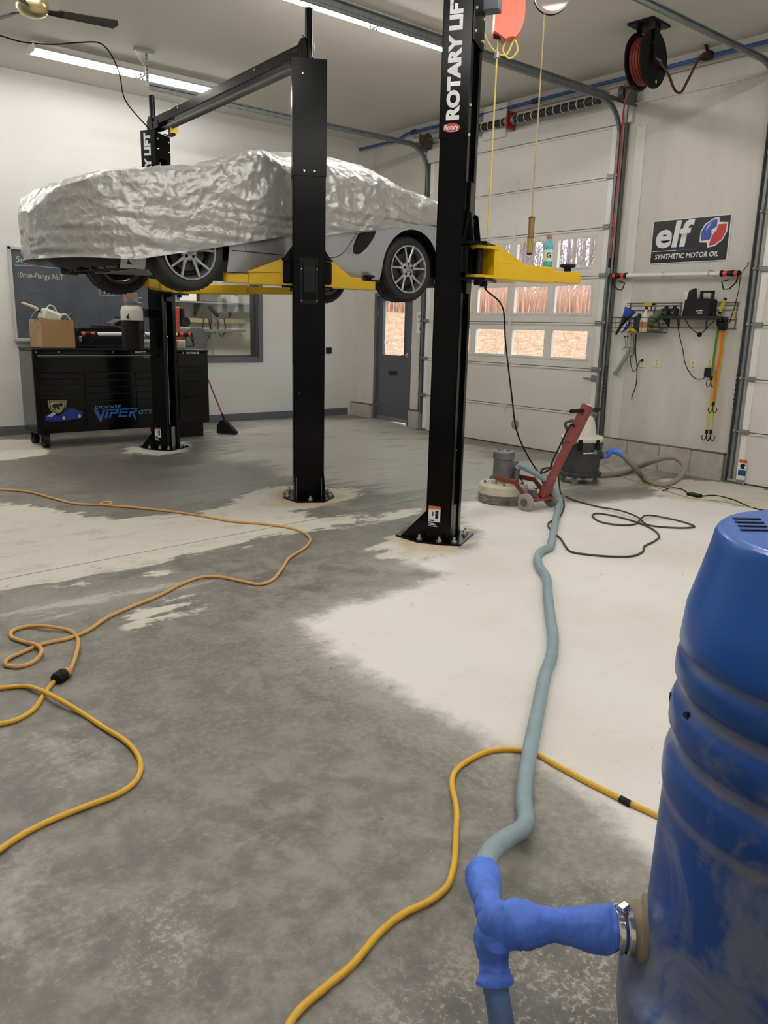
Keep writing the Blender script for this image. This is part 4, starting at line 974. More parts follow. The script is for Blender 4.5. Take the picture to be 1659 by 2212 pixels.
mb = mat('art_mid', (44, 100, 170), .3)
art('model_lettering', [[(3.725, .462), (3.775, .462), (3.818, .36), (3.85, .462), (3.885, .462), (3.82, .30), (3.80, .30)], [(3.895, .43), (3.925, .43), (3.895, .345), (3.865, .345)], [(3.905, .462), (3.935, .462), (3.93, .443), (3.90, .443)],
    [(3.95, .462), (4.07, .462), (4.05, .395), (3.965, .395), (3.95, .345), (3.92, .345), (3.945, .42), (4.03, .42), (4.037, .442), (3.945, .442)], [(4.085, .462), (4.20, .462), (4.195, .44), (4.10, .44), (4.095, .42), (4.185, .42), (4.178, .40), (4.09, .40), (4.083, .372), (4.175, .372), (4.168, .348), (4.05, .348)],
    [(4.215, .462), (4.325, .462), (4.31, .405), (4.265, .40), (4.305, .31), (4.285, .30), (4.235, .40), (4.22, .348), (4.19, .348), (4.215, .42), (4.29, .42), (4.295, .442), (4.212, .442)]], mb, tc_)
text('model_lettering', 'GTS', (4.335, YA, .375), (1, 0, 0), (0, 0, 1), .055, 'art_sky', tc_, bold=.0, width=.19, shear=.25, th=.002)
sc_ = cart('side_cabinet', 'narrow black side cabinet hung on the right end of the tool cart', cx1+.005, cxr, .205, 1.235, [(cx1+.05, cxr-.05, [1.15, 1.0, .93, .86, .79, .58, .24])], casters=False)
B().box2((cx1+.02, cy0-.02, .45), (cx1+.03, cy0, .92), ch=.003).build('edge_handle', 'drawer_trim', sc_)
B().cyl((5.02, cy0-.012, 1.195), (5.02, cy0, 1.195), .012, n=14).build('lock', 'steel', sc_)
text('maker_lettering', 'MATCO', (5.07, cy0-.006, 1.182), (1, 0, 0), (0, 0, 1), .026, 'white_print', sc_, bold=.02, width=.15, th=.001)
art('round_badge', [[(5.25+.016*math.cos(k*PI/8), 1.195+.016*math.sin(k*PI/8)) for k in range(16)]], 'chalk', sc_)
B().box2((cx1+.1, cy0+.1, .0), (cxr-.06, cy1-.1, .205)).build('plinth', 'black_satin', sc_)
# ---- on the cart
mat('cardboard', (168, 132, 94), .8, var=.08, vs=5)
r = thing('cardboard_box', 'open brown cardboard box on the left end of the tool cart', 'box', (3.345, 10.74, cz1))
x0, x1, y0, y1, z0, z1 = 3.11, 3.585, 10.60, 10.90, cz1+.001, 1.605
for a, c in (((x0, y0, z0), (x1, y0+.006, z1)), ((x0, y1-.006, z0), (x1, y1, z1)), ((x0, y0, z0), (x0+.006, y1, z1)), ((x1-.006, y0, z0), (x1, y1, z1))): B().box2(a, c).build('side', 'cardboard', r)
B().box2((x0, y0, z0), (x1, y1, z0+.006)).build('bottom', 'cardboard', r); B().box2((x0, y0-.001, z0+.02), (x0+.06, y0+.001, z1-.01)).build('tape', mat('tape_tan', (186, 160, 122), .4), r)
mat('jug_plastic', (214, 208, 192), .35)
r = thing('oil_jug', 'cream plastic fluid jug with long spout lying in the cardboard box', 'jug', (3.36, 10.75, 1.50))
B().bar((3.22, 10.75, 1.68), (3.44, 10.76, 1.60), .20, .16, ch=.03).build('bottle', 'jug_plastic', r)
sp_ = B().tube([(3.23, 10.74, 1.70), (3.12, 10.70, 1.755), (2.98, 10.66, 1.80)], .02, 10, rf=lambda t: .026-.012*t).build('spout', 'jug_plastic', r)
B().cyl((3.20, 10.73, 1.715), (3.18, 10.722, 1.725), .03, n=16).build('collar', 'black_rubber', sp_)
B().tube(smooth_path([(3.42, 10.66, 1.58), (3.44, 10.65, 1.66), (3.50, 10.66, 1.67), (3.56, 10.68, 1.60)], 6), .014, 8).build('handle', 'jug_plastic', r)
B().tube(smooth_path([(3.28, 10.70, 1.74), (3.32, 10.72, 1.78), (3.38, 10.74, 1.77), (3.42, 10.75, 1.70)], 6), .008, 8).build('cap_strap', 'jug_plastic', r)
tag(B().tube(smooth_path([(3.18, 10.585, 1.72), (3.10, 10.57, 1.70), (3.05, 10.57, 1.62), (3.03, 10.575, 1.53), (3.10, 10.58, 1.50), (3.14, 10.585, 1.58), (3.09, 10.575, 1.60), (3.06, 10.575, 1.50), (3.13, 10.585, 1.46), (3.16, 10.59, 1.60), (3.17, 10.62, 1.63)], 6), .004, 6).build('clear_hose', mat('clear_vinyl', (150, 152, 150), .3)), 'thin clear vinyl hose hanging over the edge of the cardboard box', 'hose')
tag(B().tube(smooth_path([(3.50, 10.80, 1.55), (3.57, 10.80, 1.64), (3.64, 10.80, 1.70)], 5), .018, 10, rf=lambda t: .022-.008*t).build('green_brush', mat('green_plastic', (40, 78, 34), .5)), 'green plastic brush sticking out of the cardboard box', 'brush')
r = thing('tool_case', 'black tool case lying on the cart beside the cardboard box', 'case', (3.97, 10.88, cz1))
B().box2((3.64, 10.70, cz1), (4.31, 11.05, 1.45), ch=.02).build('case_body', 'dark_plastic', r); B().prism([(-.33, 0), (.22, 0), (.33, .0), (.26, .05), (.20, .075), (-.30, .05)], (3.975, 10.87, 1.452), (1, 0, 0), (0, 0, 1), .34).build('case_lid', 'black_satin', r)
B().box2((3.66, 10.692, 1.33), (3.70, 10.70, 1.40), ch=.004).build('latch', 'steel', r)
r = thing('parts_tray', 'black parts holder with a tilted screen on top of the tool case', 'holder', (4.12, 10.88, 1.53))
B().box2((3.93, 10.78, 1.528), (4.26, 10.98, 1.545), ch=.004).build('tray', 'dark_plastic', r); B().box((4.20, 10.88, 1.60), (.16, .18, .03), np.array([[.9, 0, -.43], [0, 1, 0], [.43, 0, .9]]), .004).build('screen', mat('screen_grey', (120, 124, 126), .2), r); B().box2((4.25, 10.80, 1.54), (4.28, 10.96, 1.66), ch=.004).build('stand', 'dark_plastic', r)
def light_bar(name, label, p0, p1, hook, cat='work light', cord=False):
    """telescopic work light: white tube, red end grips, wire hooks at both ends"""
    p0 = V(p0); p1 = V(p1); d = (p1-p0)/np.linalg.norm(p1-p0); r = thing(name, label, cat, (p0+p1)/2)
    ln = np.linalg.norm(p1-p0)
    B().cyl(p0+d*.22, p1-d*.22, .026, n=18).build('light_tube', mat('tube_diffuser', (232, 232, 230), .4), r)
    for p, s in ((p0, 1), (p1, -1)):
        e = s*d
        g = B().cyl(p+e*.02, p+e*.19, .031, n=16).build('end_grip', 'red_plastic', r)
        for q in (.0, .065, .20): B().cyl(p+e*q, p+e*(q+.022), .036 if q else .030, n=16).build('grip_band', 'black_rubber', g)
        B().cyl(p+e*.09, p+e*.14, .0315, n=16).build('grip_pad', 'dark_plastic', g)
        h = hook; B().tube([p+e*a[0]+V((0, 0, a[1])) for a in h], .008, 6).build('wire_hook', 'black_rubber', g)
    return r
light_bar('work_light', 'white tubular work light with red grips lying on the tool cart', (3.64, 10.60, 1.432), (5.21, 10.60, 1.447), [(.01, -.01), (-.025, -.04), (-.025, -.16), (.06, -.165)])
tag(B().tube(smooth_path([(3.74, 10.565, 1.43), (3.86, 10.555, 1.42), (3.80, 10.55, 1.36), (3.72, 10.555, 1.31), (3.85, 10.55, 1.275), (4.0, 10.555, 1.285), (4.12, 10.55, 1.265), (4.25, 10.555, 1.28), (4.05, 10.56, 1.262), (3.9, 10.565, 1.262)], 8), .005, 6).build('black_cord', 'black_rubber'), 'black cord tangled in front of the tool case on the cart', 'cord')
for i, (x, lb) in enumerate(((4.36, 'amber spray bottle standing behind the lift post on the cart'), (5.0, 'amber bottle standing at the right end of the tool cart'))):
    r = thing('amber_bottle', lb, 'bottle', (x, 10.86, cz1)); B().lathe((x, 10.86, cz1), [(.04, .001), (.045, .01), (.045, .15), (.03, .19), (.015, .21), (.015, .23)], 18).build('bottle', mat('amber', (142, 70, 26), .25), r); B().lathe((x, 10.86, cz1+.23), [(.02, 0), (.02, .03), (.0, .03)], 14).build('cap', 'white_plastic', r)
tag(B().box2((5.10, 10.80, cz1-.014), (5.22, 10.90, 1.36), ch=.01).build('small_carton', mat('carton', (196, 186, 164), .7)), 'small pale carton at the right end of the side cabinet', 'carton')

# ---- broom
r = thing('broom', 'angled black broom with red handle leaning behind the side cabinet', 'broom', (5.72, 10.62, 0))
hb = atY(484, 905, 10.70); ht = atY(409, 720, 11.30)
B().cyl(hb, hb+(ht-hb)*.86, .011, n=12).build('handle', mat('broom_red', (170, 34, 34), .35), r); B().cyl(hb+(ht-hb)*.86, ht, .013, n=12).build('handle_grip', 'black_rubber', r)
B().cyl(hb-(ht-hb)*.05, hb+(ht-hb)*.06, .017, n=12).build('socket', 'black_rubber', r)
dx = V((.14, -.30, 0))/np.hypot(.14, .30)
B().prism([(-.03, .12), (.04, .20), (.10, .20), (.30, .04), (.29, .0), (-.04, .0)], (hb[0]-.06, hb[1]+.02, .002), dx, (0, 0, 1), .07).build('bristle_head', mat('bristle', (24, 24, 25), .9, bump=.6, bs=60, stretch=(6, 6, .5)), r)
# ---- outlet on the left wall
r = thing('wall_outlet', 'small black outlet box on the left wall near the corner', 'outlet', (8.55, YW, 1.18))
B().box2((8.50, YW-.05, 1.13), (8.60, YW+.01, 1.235), ch=.006).build('box', 'dark_plastic', r); B().box2((8.515, YW-.054, 1.145), (8.585, YW-.048, 1.22)).build('cover', 'black_satin', r)

# ================================================================== room behind the office window
mat('office_paint', (206, 204, 194), .7)
BY = 14.6
b = B(); b.box2((4.6, BY, -.1), (9.6, BY+.1, 3.0)); struct(b, 'wall_office_far', 'office_paint', 'pale far wall of the room behind the window')
struct(B().box2((4.5, YW+T, -.1), (4.6, BY, 3.0)), 'wall_office_left', 'office_paint', 'pale left wall of the room behind the window')
struct(B().box2((8.55, YW+T, -.1), (8.65, BY, 3.0)), 'wall_office_right', 'office_paint', 'pale right wall of the room behind the window')
struct(B().box2((4.5, YW+T, 2.9), (9.6, BY, 3.0)), 'ceiling_office', 'ceiling_paint', 'ceiling of the room behind the window')
struct(B().box2((4.5, YW+T, -.1), (9.6, BY, 0)), 'floor_office', 'curb_concrete', 'concrete floor of the room behind the window')
r = thing('fluorescent_fixture', 'strip light on the ceiling of the room behind the window', 'ceiling light', (6.9, 13.2, 2.85), 'ceiling strip lights')
B().box2((6.3, 13.14, 2.85), (7.5, 13.26, 2.9)).build('channel', 'white_enamel', r); [B().cyl((6.32, y_, 2.83), (7.48, y_, 2.83), .019, n=12).build('tube', 'tube_glow', r) for y_ in (13.17, 13.23)]
mat('shelf_grey', (120, 120, 118), .6)
def off(x, y, Y=14.3): return atY(x, y, Y)
r = thing('steel_shelf', 'grey steel wall shelf seen through the office window', 'shelf', (7.4, 14.4, 2.0))
B().box2((6.2, 14.2, 1.98), (8.5, 14.58, 2.01)).build('board', 'shelf_grey', r)
for x in (6.5, 7.25, 8.0): B().prism([(0, 0), (-.3, 0), (0, -.25)], (x, 14.59, 1.98), (0, 1, 0), (0, 0, 1), .03).build('bracket', 'shelf_grey', r)
c = off(402, 632); tag(B().box2((c[0]-.17, 14.22, 2.011), (c[0]+.17, 14.42, 2.24), ch=.004).build('white_carton', mat('carton_white', (226, 222, 208), .6)), 'white printed carton on the shelf behind the window', 'carton')
c = off(370, 632)
for k in range(2):
    x = c[0]-.05+.13*k; r = thing('spray_can', ('blue' if k else 'grey')+' spray can beside the carton on the office shelf', 'can', (x, 14.3, 2.011)); B().lathe((x, 14.3, 2.011), [(.035, 0), (.035, .19), (.02, .21)], 14).build('body', mat('can%d' % k, (60, 120, 150) if k else (150, 150, 150), .3), r); B().lathe((x, 14.3, 2.221), [(.018, 0), (.018, .03), (0, .03)], 10).build('cap', 'white_plastic', r)
c = off(450, 632); tag(B().box2((c[0]-.22, 14.22, 2.011), (c[0]+.22, 14.42, 2.18), ch=.01).build('brown_case', mat('case_brown', (96, 90, 84), .6)), 'brown case on the office shelf beside the white carton', 'case')
r = thing('grease_gun', 'grease gun lying across the top of the office shelf', 'tool', (7.75, 14.3, 2.2)); B().cyl((7.3, 14.3, 2.215), (7.75, 14.3, 2.225), .03, n=12).build('barrel', mat('gun_brown', (110, 80, 72), .4), r); B().cyl((7.75, 14.3, 2.23), (8.05, 14.3, 2.14), .01, n=8).build('nozzle', 'steel', r)
c = off(372, 700); r = thing('red_machine', 'tall red machine with warning triangle seen through the window', 'machine', (c[0], 13.7, 0))
c = off(368, 700, 13.7); xx = c[0]
B().box2((xx-.24, 13.5, 0), (xx+.10, 13.9, 1.88), ch=.01).build('column', mat('machine_red', (198, 72, 58), .45), r)
B().prism([(-.04, 0), (.04, 0), (0, .08)], (xx-.02, 13.497, 1.58), (1, 0, 0), (0, 0, 1), .003).build('warning_triangle', 'label_yellow', r)
B().cyl((xx+.17, 13.42, 1.62), (xx+.17, 13.52, 1.62), .085, n=20).box2((xx+.10, 13.45, 1.55), (xx+.16, 13.6, 1.85)).build('knob', 'dark_plastic', r)
r = thing('tool_rail', 'pale wooden rail of hanging tools on the office wall', 'rail', (7.6, 14.5, 1.6)); B().box2((6.2, 14.5, 1.62), (8.3, 14.6, 1.70)).build('rail', mat('rail_wood', (186, 168, 140), .7), r); B().box2((6.4, 14.3, 1.45), (8.2, 14.58, 1.50)).build('ledge', 'shelf_grey', r)
c = off(422, 720, 14.1); r = thing('creeper_board', 'dark padded creeper board standing on end behind the window', 'creeper', (c[0], 14.1, .0)); B().prism([(-.19, 0), (.19, 0), (.21, 1.30), (.17, 1.47), (.08, 1.52), (-.08, 1.52), (-.17, 1.45), (-.2, 1.3)], (c[0]+.02, 14.12, .0), (1, 0, 0), (0, 0, 1), .05).build('board', mat('creeper_grey', (76, 82, 82), .6), r)
for k, (x, s_) in enumerate(((445, .40), (462, .26), (478, .33))):
    c = off(x, 690, 14.35); tag(B().tube(smooth_path([c+V((-.05, 0, .02)), c+V((-.07, 0, -s_*.6)), c+V((0, 0, -s_)), c+V((.08, 0, -s_*.6)), c+V((.06, 0, .02))], 6), .010, 6).build('hanging_hose', 'dark_plastic'), ['leftmost', 'middle', 'rightmost'][k]+' looped dark hose hanging on the office wall', 'hose', 'hoses on the office wall')
c = off(455, 676, 14.3); r = thing('push_broom', 'dark push broom head hung up behind the office window', 'broom', c); B().bar(c+V((-.02, 0, .12)), c+V((.16, 0, -.06)), .06, .07, ch=.01).build('head', 'dark_plastic', r); B().cyl(c+V((.06, .02, .0)), c+V((.02, .02, -.9)), .011, n=8).build('handle', 'shelf_grey', r)
for k, (x, y, w, h) in enumerate(((507, 650, .17, .36), (508, 707, .17, .34), (480, 700, .08, .16))):
    c = off(x, y, BY); tag(B().box2((c[0]-w/2, BY-.004, c[2]-h/2), (c[0]+w/2, BY+.001, c[2]+h/2)).build('paper_sheet', 'white_print'), ['upper', 'lower', 'small'][k]+' white paper sheet pinned to the office wall', 'paper', 'papers on the office wall')
# ================================================================== right wall
XS = XW
# ---- motor oil sign
r = thing('motor_oil_sign', 'black motor oil sign with white border on the right wall', 'sign', (XS, 5.35, 2.43))
q = [atX(*p, XS-.005) for p in ((1401, 480), (1572, 466), (1561, 568), (1395, 571))]
ya, yb = 5.88, 4.87; za, zb = 2.45, 2.965
B().box2((XS-.012, yb, za), (XS+.002, ya, zb), ch=.004).build('plate', 'white_print', r)
B().box2((XS-.014, yb+.012, za+.012), (XS-.011, ya-.012, zb-.012)).build('field', mat('sign_black', (18, 18, 22), .35), r)
XT = XS-.0145
text('brand_lettering', 'elf', (XT, ya-.06, za+.20), (0, -1, 0), (0, 0, 1), .30, 'white_print', r, bold=.03, width=.50, shear=.12, th=.0015)
text('tag_lettering', 'SYNTHETIC MOTOR OIL', (XT, ya-.07, za+.055), (0, -1, 0), (0, 0, 1), .06, 'white_print', r, bold=.02, width=.83, shear=.15, th=.0015)
B().box2((XT-.002, ya-.62, za+.148), (XT, ya-.03, za+.154)).build('rule', 'white_print', r); B().box2((XT-.0025, ya-.62, za+.148), (XT-.0005, ya-.35, za+.154)).build('rule_end', mat('sign_blue', (48, 82, 168), .4), r)
cy, cz = yb+.20, za+.325
def disc(name, pts, m, dx=0): return B().prism([(-y, z) for y, z in pts], (XT-.001-dx, cy, cz), (0, -1, 0), (0, 0, 1), .002).build(name, m, r)
lens = [(.165, -.10), (.165, .02), (.12, .10), (.02, .155), (-.05, .165), (-.06, .11), (-.165, .10), (-.165, .0), (-.12, -.09), (-.03, -.155), (.06, -.165), (.07, -.11)]
disc('emblem_outline', lens, 'white_print')
disc('emblem_blue', [(.15, -.085), (.15, .02), (.105, .09), (.02, .14), (-.035, .148), (-.03, .06), (.03, .03), (.02, -.03), (.04, -.08)], 'sign_blue', .001)
disc('emblem_red', [(-.15, .085), (-.15, -.005), (-.105, -.085), (-.02, -.14), (.045, -.148), (.03, -.09), (.01, -.03), (-.01, .0), (-.035, .02), (-.045, .085)], mat('sign_red', (188, 52, 46), .4), .001)
disc('emblem_glint', [(.06, .06), (.10, .02), (.09, .08), (.03, .12)], mat('sign_pale', (150, 176, 222), .4), .002)

# ---- hanging work light on the wall
r = light_bar('work_light', 'white tubular work light with red grips hung under the motor oil sign', (XS-.09, 6.36, 2.325), (XS-.09, 4.66, 2.30), [(.01, -.01), (.03, -.10), (.10, -.17), (.17, -.175), (.20, -.09), (.12, -.07)])
for y in (5.62, 5.02): B().tube([(XS, y, 2.34), (XS-.10, y, 2.34), (XS-.125, y, 2.315), (XS-.12, y, 2.285), (XS-.06, y-.05, 2.275), (XS-.06, y-.11, 2.29)], .004, 5).build('wall_hook', 'zinc', r)
tag(B().tube(smooth_path([(XS-.02, 4.62, 2.42), (XS-.03, 4.60, 2.40), (XS-.04, 4.66, 2.31), (XS-.03, 4.68, 2.1), (XS-.03, 4.72, 1.85), (XS-.03, 4.75, 1.76), (XS-.05, 4.82, 1.80), (XS-.07, 4.90, 1.84)], 6), .005, 6).build('black_cord', 'black_rubber'), 'black cord running down from the hung work light to the wire shelf', 'cord')

# ---- wire shelf with basket
r = thing('wire_shelf', 'long wire wall shelf with a black front edge on the right wall', 'shelf', (XS, 5.4, 1.80))
mat('wire_grey', (120, 114, 106), .5, metal=.3); mat('wire_black', (26, 26, 26), .5)
zs = 1.815
for z, m_ in ((1.985, 'wire_grey'), (1.955, 'wire_grey'), (1.90, 'wire_grey'), (1.79, 'wire_grey'), (1.69, 'wire_grey')):
    B().cyl((XS-.012, 4.66, z), (XS-.012, 6.15, z), .005, n=6).build('back_wire', m_, r)
for y in np.linspace(4.68, 6.10, 5): B().box2((XS-.02, y-.006, 1.68), (XS-.003, y+.006, 1.99)).build('upright', 'wire_grey', r)
for x in np.linspace(XS-.20, XS-.02, 7): B().cyl((x, 4.76, zs), (x, 5.56, zs), .004, n=6).build('deck_wire', 'wire_black', r)
for y in np.linspace(4.78, 5.54, 9): B().cyl((XS-.20, y, zs-.004), (XS-.01, y, zs-.004), .003, n=6).build('cross_wire', 'wire_black', r)
B().box2((XS-.206, 4.75, zs-.022), (XS-.196, 5.56, zs+.01)).build('front_edge', 'wire_black', r)
for y in (4.78, 5.52): B().prism([(0, 0), (-.19, 0), (0, -.12)], (XS-.008, y, zs-.01), (1, 0, 0), (0, 0, 1), .006).build('bracket', 'wire_black', r)
r = thing('wire_basket', 'black wire basket full of funnels at the left end of the wall shelf', 'basket', (XS, 5.88, 1.62))
x0, x1, y0, y1 = XS-.21, XS-.01, 5.54, 6.24
for z in (1.625, 1.68, 1.74, 1.80):
    B().tube([(x0, y0, z), (x0, y1, z), (x1, y1, z), (x1, y0, z)], .0035, 5, closed=True).build('hoop', 'wire_black', r)
for y in np.linspace(y0, y1, 10): B().tube([(x0, y, 1.80), (x0, y, 1.625), (x1, y, 1.625), (x1, y, 1.80)], .0025, 5).build('rib', 'wire_black', r)
B().cyl((x0, y0+.05, 1.625), (x0+.1, y1, 1.625), .003, n=5).build('floor_wire', 'wire_black', r)
# funnels, bottles, gloves in the basket
mat('funnel_blue', (28, 58, 150), .35); mat('funnel_yellow', (206, 180, 30), .4)
def funnel(label, top, tip, r0, m, mcup=None):
    top = V(top); tip = V(tip); d = tip-top; ln = np.linalg.norm(d); r = thing('funnel', label, 'funnel', top)
    B().lathe(top, [(r0, 0), (r0*1.03, .006), (r0*.62, ln*.30)], 22, d, sharp=False, cap0=False, cap1=False).build('cup', mcup or m, r)
    B().lathe(top, [(r0*.62, ln*.30), (r0*.30, ln*.6), (r0*.18, ln)], 16, d, sharp=False, cap0=False).build('spout', m, r)
p = atX(1362, 668, XS-.16); p2 = atX(1330, 723, XS-.22)
funnel('large funnel with blue cup and long black spout in the basket', p, p2, .075, 'dark_plastic', 'funnel_blue')
p = atX(1358, 703, XS-.15); p2 = atX(1342, 720, XS-.19); funnel('small blue funnel beside the yellow one in the basket', p, p2, .035, 'funnel_blue')
p = atX(1361, 711, XS-.15); p2 = atX(1377, 717, XS-.17); funnel('small yellow funnel lying in the bottom of the basket', p, p2, .045, 'funnel_yellow')
c = atX(1393, 700, XS-.12); r = thing('spray_bottle', 'cream spray bottle with yellow trigger in the wire basket', 'bottle', (c[0], c[1], 1.64))
B().lathe((c[0], c[1], 1.63), [(.06, 0), (.064, .01), (.064, .13), (.05, .17), (.02, .235), (.018, .28)], 20).build('bottle', mat('bottle_cream', (226, 218, 196), .35), r)
B().lathe((c[0], c[1], 1.69), [(.0648, 0), (.0648, .06)], 20, cap0=False, cap1=False).build('label_band', mat('label_orange', (196, 128, 60), .5), r)
z = 1.91; B().cyl((c[0], c[1], z-.005), (c[0], c[1], z+.025), .02, n=14).build('collar', 'black_rubber', r)
B().box((c[0]-.0, c[1]-.02, z+.05), (.035, .12, .045), ch=.012).build('trigger_head', 'funnel_yellow', r); B().cyl((c[0], c[1]-.08, z+.055), (c[0], c[1]-.11, z+.055), .012, n=10).build('nozzle', 'black_rubber', r); B().box((c[0], c[1]-.07, z+.015), (.015, .012, .06), ch=.004).build('trigger', 'black_rubber', r)
c = atX(1380, 693, XS-.10); r = thing('blue_jug', 'dark blue bottle behind the spray bottle in the basket', 'bottle', (c[0], c[1]+.03, 1.63)); B().box2((c[0]-.04, c[1]-.05, 1.63), (c[0]+.04, c[1]+.06, 1.82), ch=.02).build('body', mat('navy', (34, 40, 62), .4), r); B().cyl((c[0], c[1], 1.82), (c[0], c[1], 1.85), .02, n=12).build('cap', 'black_rubber', r)
c = atX(1418, 692, XS-.11); b = B()
for k in range(5):
    a = k*1.3; b.lathe(c+V((-.02+.02*math.cos(a), .05*math.sin(a), -.06+.035*k)), [(0, -.05), (.045, -.02), (.05, .01), (.03, .05), (0, .06)], 12, (.3*math.cos(a), .5*math.sin(a), 1), sharp=False)
tag(b.build('work_gloves', mat('glove_green', (96, 112, 72), .8, var=.4, vs=20)), 'crumpled green work gloves piled in the wire basket', 'gloves')
c = atX(1405, 714, XS-.12); tag(B().box2((c[0]-.06, c[1]-.16, 1.63), (c[0]+.05, c[1]+.03, 1.68), ch=.02).build('rag', mat('rag_tan', (120, 112, 92), .9, var=.3)), 'tan rag on the floor of the wire basket', 'rag')
# on the shelf
for k, x in enumerate((1439, 1457)):
    c = atX(x, 672, XS-.12); r = thing('battery_charger', ('left' if k == 0 else 'right')+' of two small black chargers on the wire shelf', 'charger', (c[0], c[1], zs+.005), 'chargers on the wire shelf')
    B().box2((c[0]-.035, c[1]-.04, zs+.006), (c[0]+.035, c[1]+.04, zs+.10), ch=.006).build('body', 'dark_plastic', r); B().box2((c[0]-.02, c[1]-.02, zs+.10), (c[0]+.02, c[1]+.02, zs+.125), ch=.004).build('clip', 'dark_plastic', r)
    B().tube([(c[0]-.0365, c[1]-.012, zs+.065), (c[0]-.0365, c[1]+.014, zs+.05), (c[0]-.0365, c[1]-.012, zs+.035)], .0025, 4).build('arrow_mark', 'white_print', r)
ca = atX(1480, 683, XS-.12)[1]; cb = atX(1537, 683, XS-.12)[1]
r = thing('jump_starter', 'black portable jump starter with carry handle on the wire shelf', 'power pack', (XS-.11, (ca+cb)/2, zs+.005))
B().prism([(ca-.0, 0), (cb, 0), (cb, .185), (cb+.02, .20), (ca-.10, .20), (ca-.02, .19)], (XS-.11, 0, zs+.006), (0, 1, 0), (0, 0, 1), .17).build('case', 'dark_plastic', r)
b = B()
for a, c_ in (((cb+.005, .19), (cb+.03, .30)), ((cb+.005, .275), (cb+.17, .30)), ((cb+.145, .19), (cb+.17, .30))): b.box2((XS-.13, a[0], zs+a[1]), (XS-.09, c_[0], zs+c_[1]), ch=.004)
b.build('carry_handle', 'dark_plastic', r)
B().prism([(ca-.12, .19), (ca-.01, .19), (ca-.03, .30), (ca-.10, .33)], (XS-.12, 0, zs), (0, 1, 0), (0, 0, 1), .05).build('clamp_holder', 'dark_plastic', r)
text('panel_lettering', 'JUMP', (XS-.196, (ca+cb)/2-.01, zs+.06), (0, -1, 0), (0, 0, 1), .02, 'white_print', r, bold=.02, width=.09, th=.0); B().box2((XS-.197, (ca+cb)/2-.09, zs+.035), (XS-.194, (ca+cb)/2-.03, zs+.048)).build('panel_mark', 'white_print', r)
c = atX(1493, 648, XS-.04); r = thing('white_jug', 'white plastic jug behind the jump starter on the wall shelf', 'jug', (c[0], c[1], zs+.005)); B().box2((XS-.024, c[1]-.07, zs+.006), (XS-.006, c[1]+.12, zs+.30), ch=.008).build('body', 'white_plastic', r); B().cyl((XS-.016, c[1]-.03, zs+.30), (XS-.016, c[1]-.03, zs+.335), .022, n=14).build('cap', 'white_enamel', r)
c = atX(1556, 672, XS-.11); t_ = atX(1566, 648, XS-.13)
r = thing('flashlight', 'yellow and black flashlight leaning on the end of the shelf', 'flashlight', (c[0], c[1], zs)); dd = (t_-c); B().tube([c, c+dd*.5, t_], .022, 12).build('barrel', mat('torch_yellow', (190, 170, 34), .4), r); B().cyl(t_, t_+dd*.18, .018, .012, n=12).build('head', 'black_rubber', r); B().cyl(c-dd*.25, c, .02, n=12).build('tail', 'black_rubber', r)
for q in (.25, .5, .75): B().cyl(c+dd*q, c+dd*(q+.05), .0235, n=12).build('grip_ring', 'torch_yellow', r)
for k in range(3):
    c = atX(1520+11*k, 679, XS-.15); tag(B().box2((c[0]-.02, c[1]-.022, zs+.006), (c[0]+.03, c[1]+.022, zs+.04+.01*(k % 2)), ch=.008).build('hand_tool', 'black_rubber'), ['first', 'second', 'third'][k]+' small black tool lying in front of the jump starter, counted from the left', 'tool', 'small tools on the shelf')
# ---- bungees
c = atX(1561, 703, XS-.10)
r = thing('strap_clamp', 'dark clamp clipped under the shelf holding the coloured bungee cords', 'clamp', c); B().box((c[0], c[1], c[2]), (.06, .12, .11), ch=.02).build('jaw', 'dark_plastic', r); B().tube([c+V((-.04, .05*math.cos(t), .03+.05*math.sin(t))) for t in np.linspace(0, 2*PI, 14)], .012, 6).build('ring', 'black_rubber', r)
def strap(name, label, px_, w, m, x=XS-.08, hook=None):
    P = [atX(*p, x) for p in px_]; r = thing(name, label, 'bungee cord', P[-1], 'bungee cords on the wall'); b = B()
    for k in range(len(P)-1): b.bar(P[k], P[k+1], .008, w, up=(0, 1, 0))
    b.build('cord', m, r)
    if hook:
        e = P[-1]; B().cyl(e, e-V((0, 0, .05)), .016, n=10).build('hook_sleeve', 'black_rubber', r)
        for s_ in (-1, 1): B().tube(smooth_path([e-V((0, 0, .04)), e-V((0, s_*.005, .10)), e-V((0, s_*.03, .13)), e-V((0, s_*.055, .10)), e-V((0, s_*.05, .07))], 5), .005, 6).build('hook', 'black_rubber', r)
strap('bungee_cord', 'green bungee cord hanging under the wall shelf', [(1551, 712), (1546, 740), (1541, 780), (1537, 812)], .022, mat('bungee_green', (62, 120, 66), .7), XS-.085, True)
strap('bungee_cord', 'orange bungee cord hanging beside the green one', [(1561, 712), (1556, 760), (1549, 800), (1541, 868)], .026, mat('bungee_orange', (216, 104, 28), .7), XS-.09, True)
strap('bungee_cord', 'longest left yellow bungee cord with a double hook at the bottom', [(1554, 712), (1544, 780), (1536, 850), (1527, 928)], .018, mat('bungee_yellow', (206, 190, 60), .7), XS-.07, True)
strap('bungee_cord', 'longest right yellow bungee cord behind the orange one', [(1566, 712), (1558, 780), (1546, 850), (1536, 928)], .018, 'bungee_yellow', XS-.06, True)
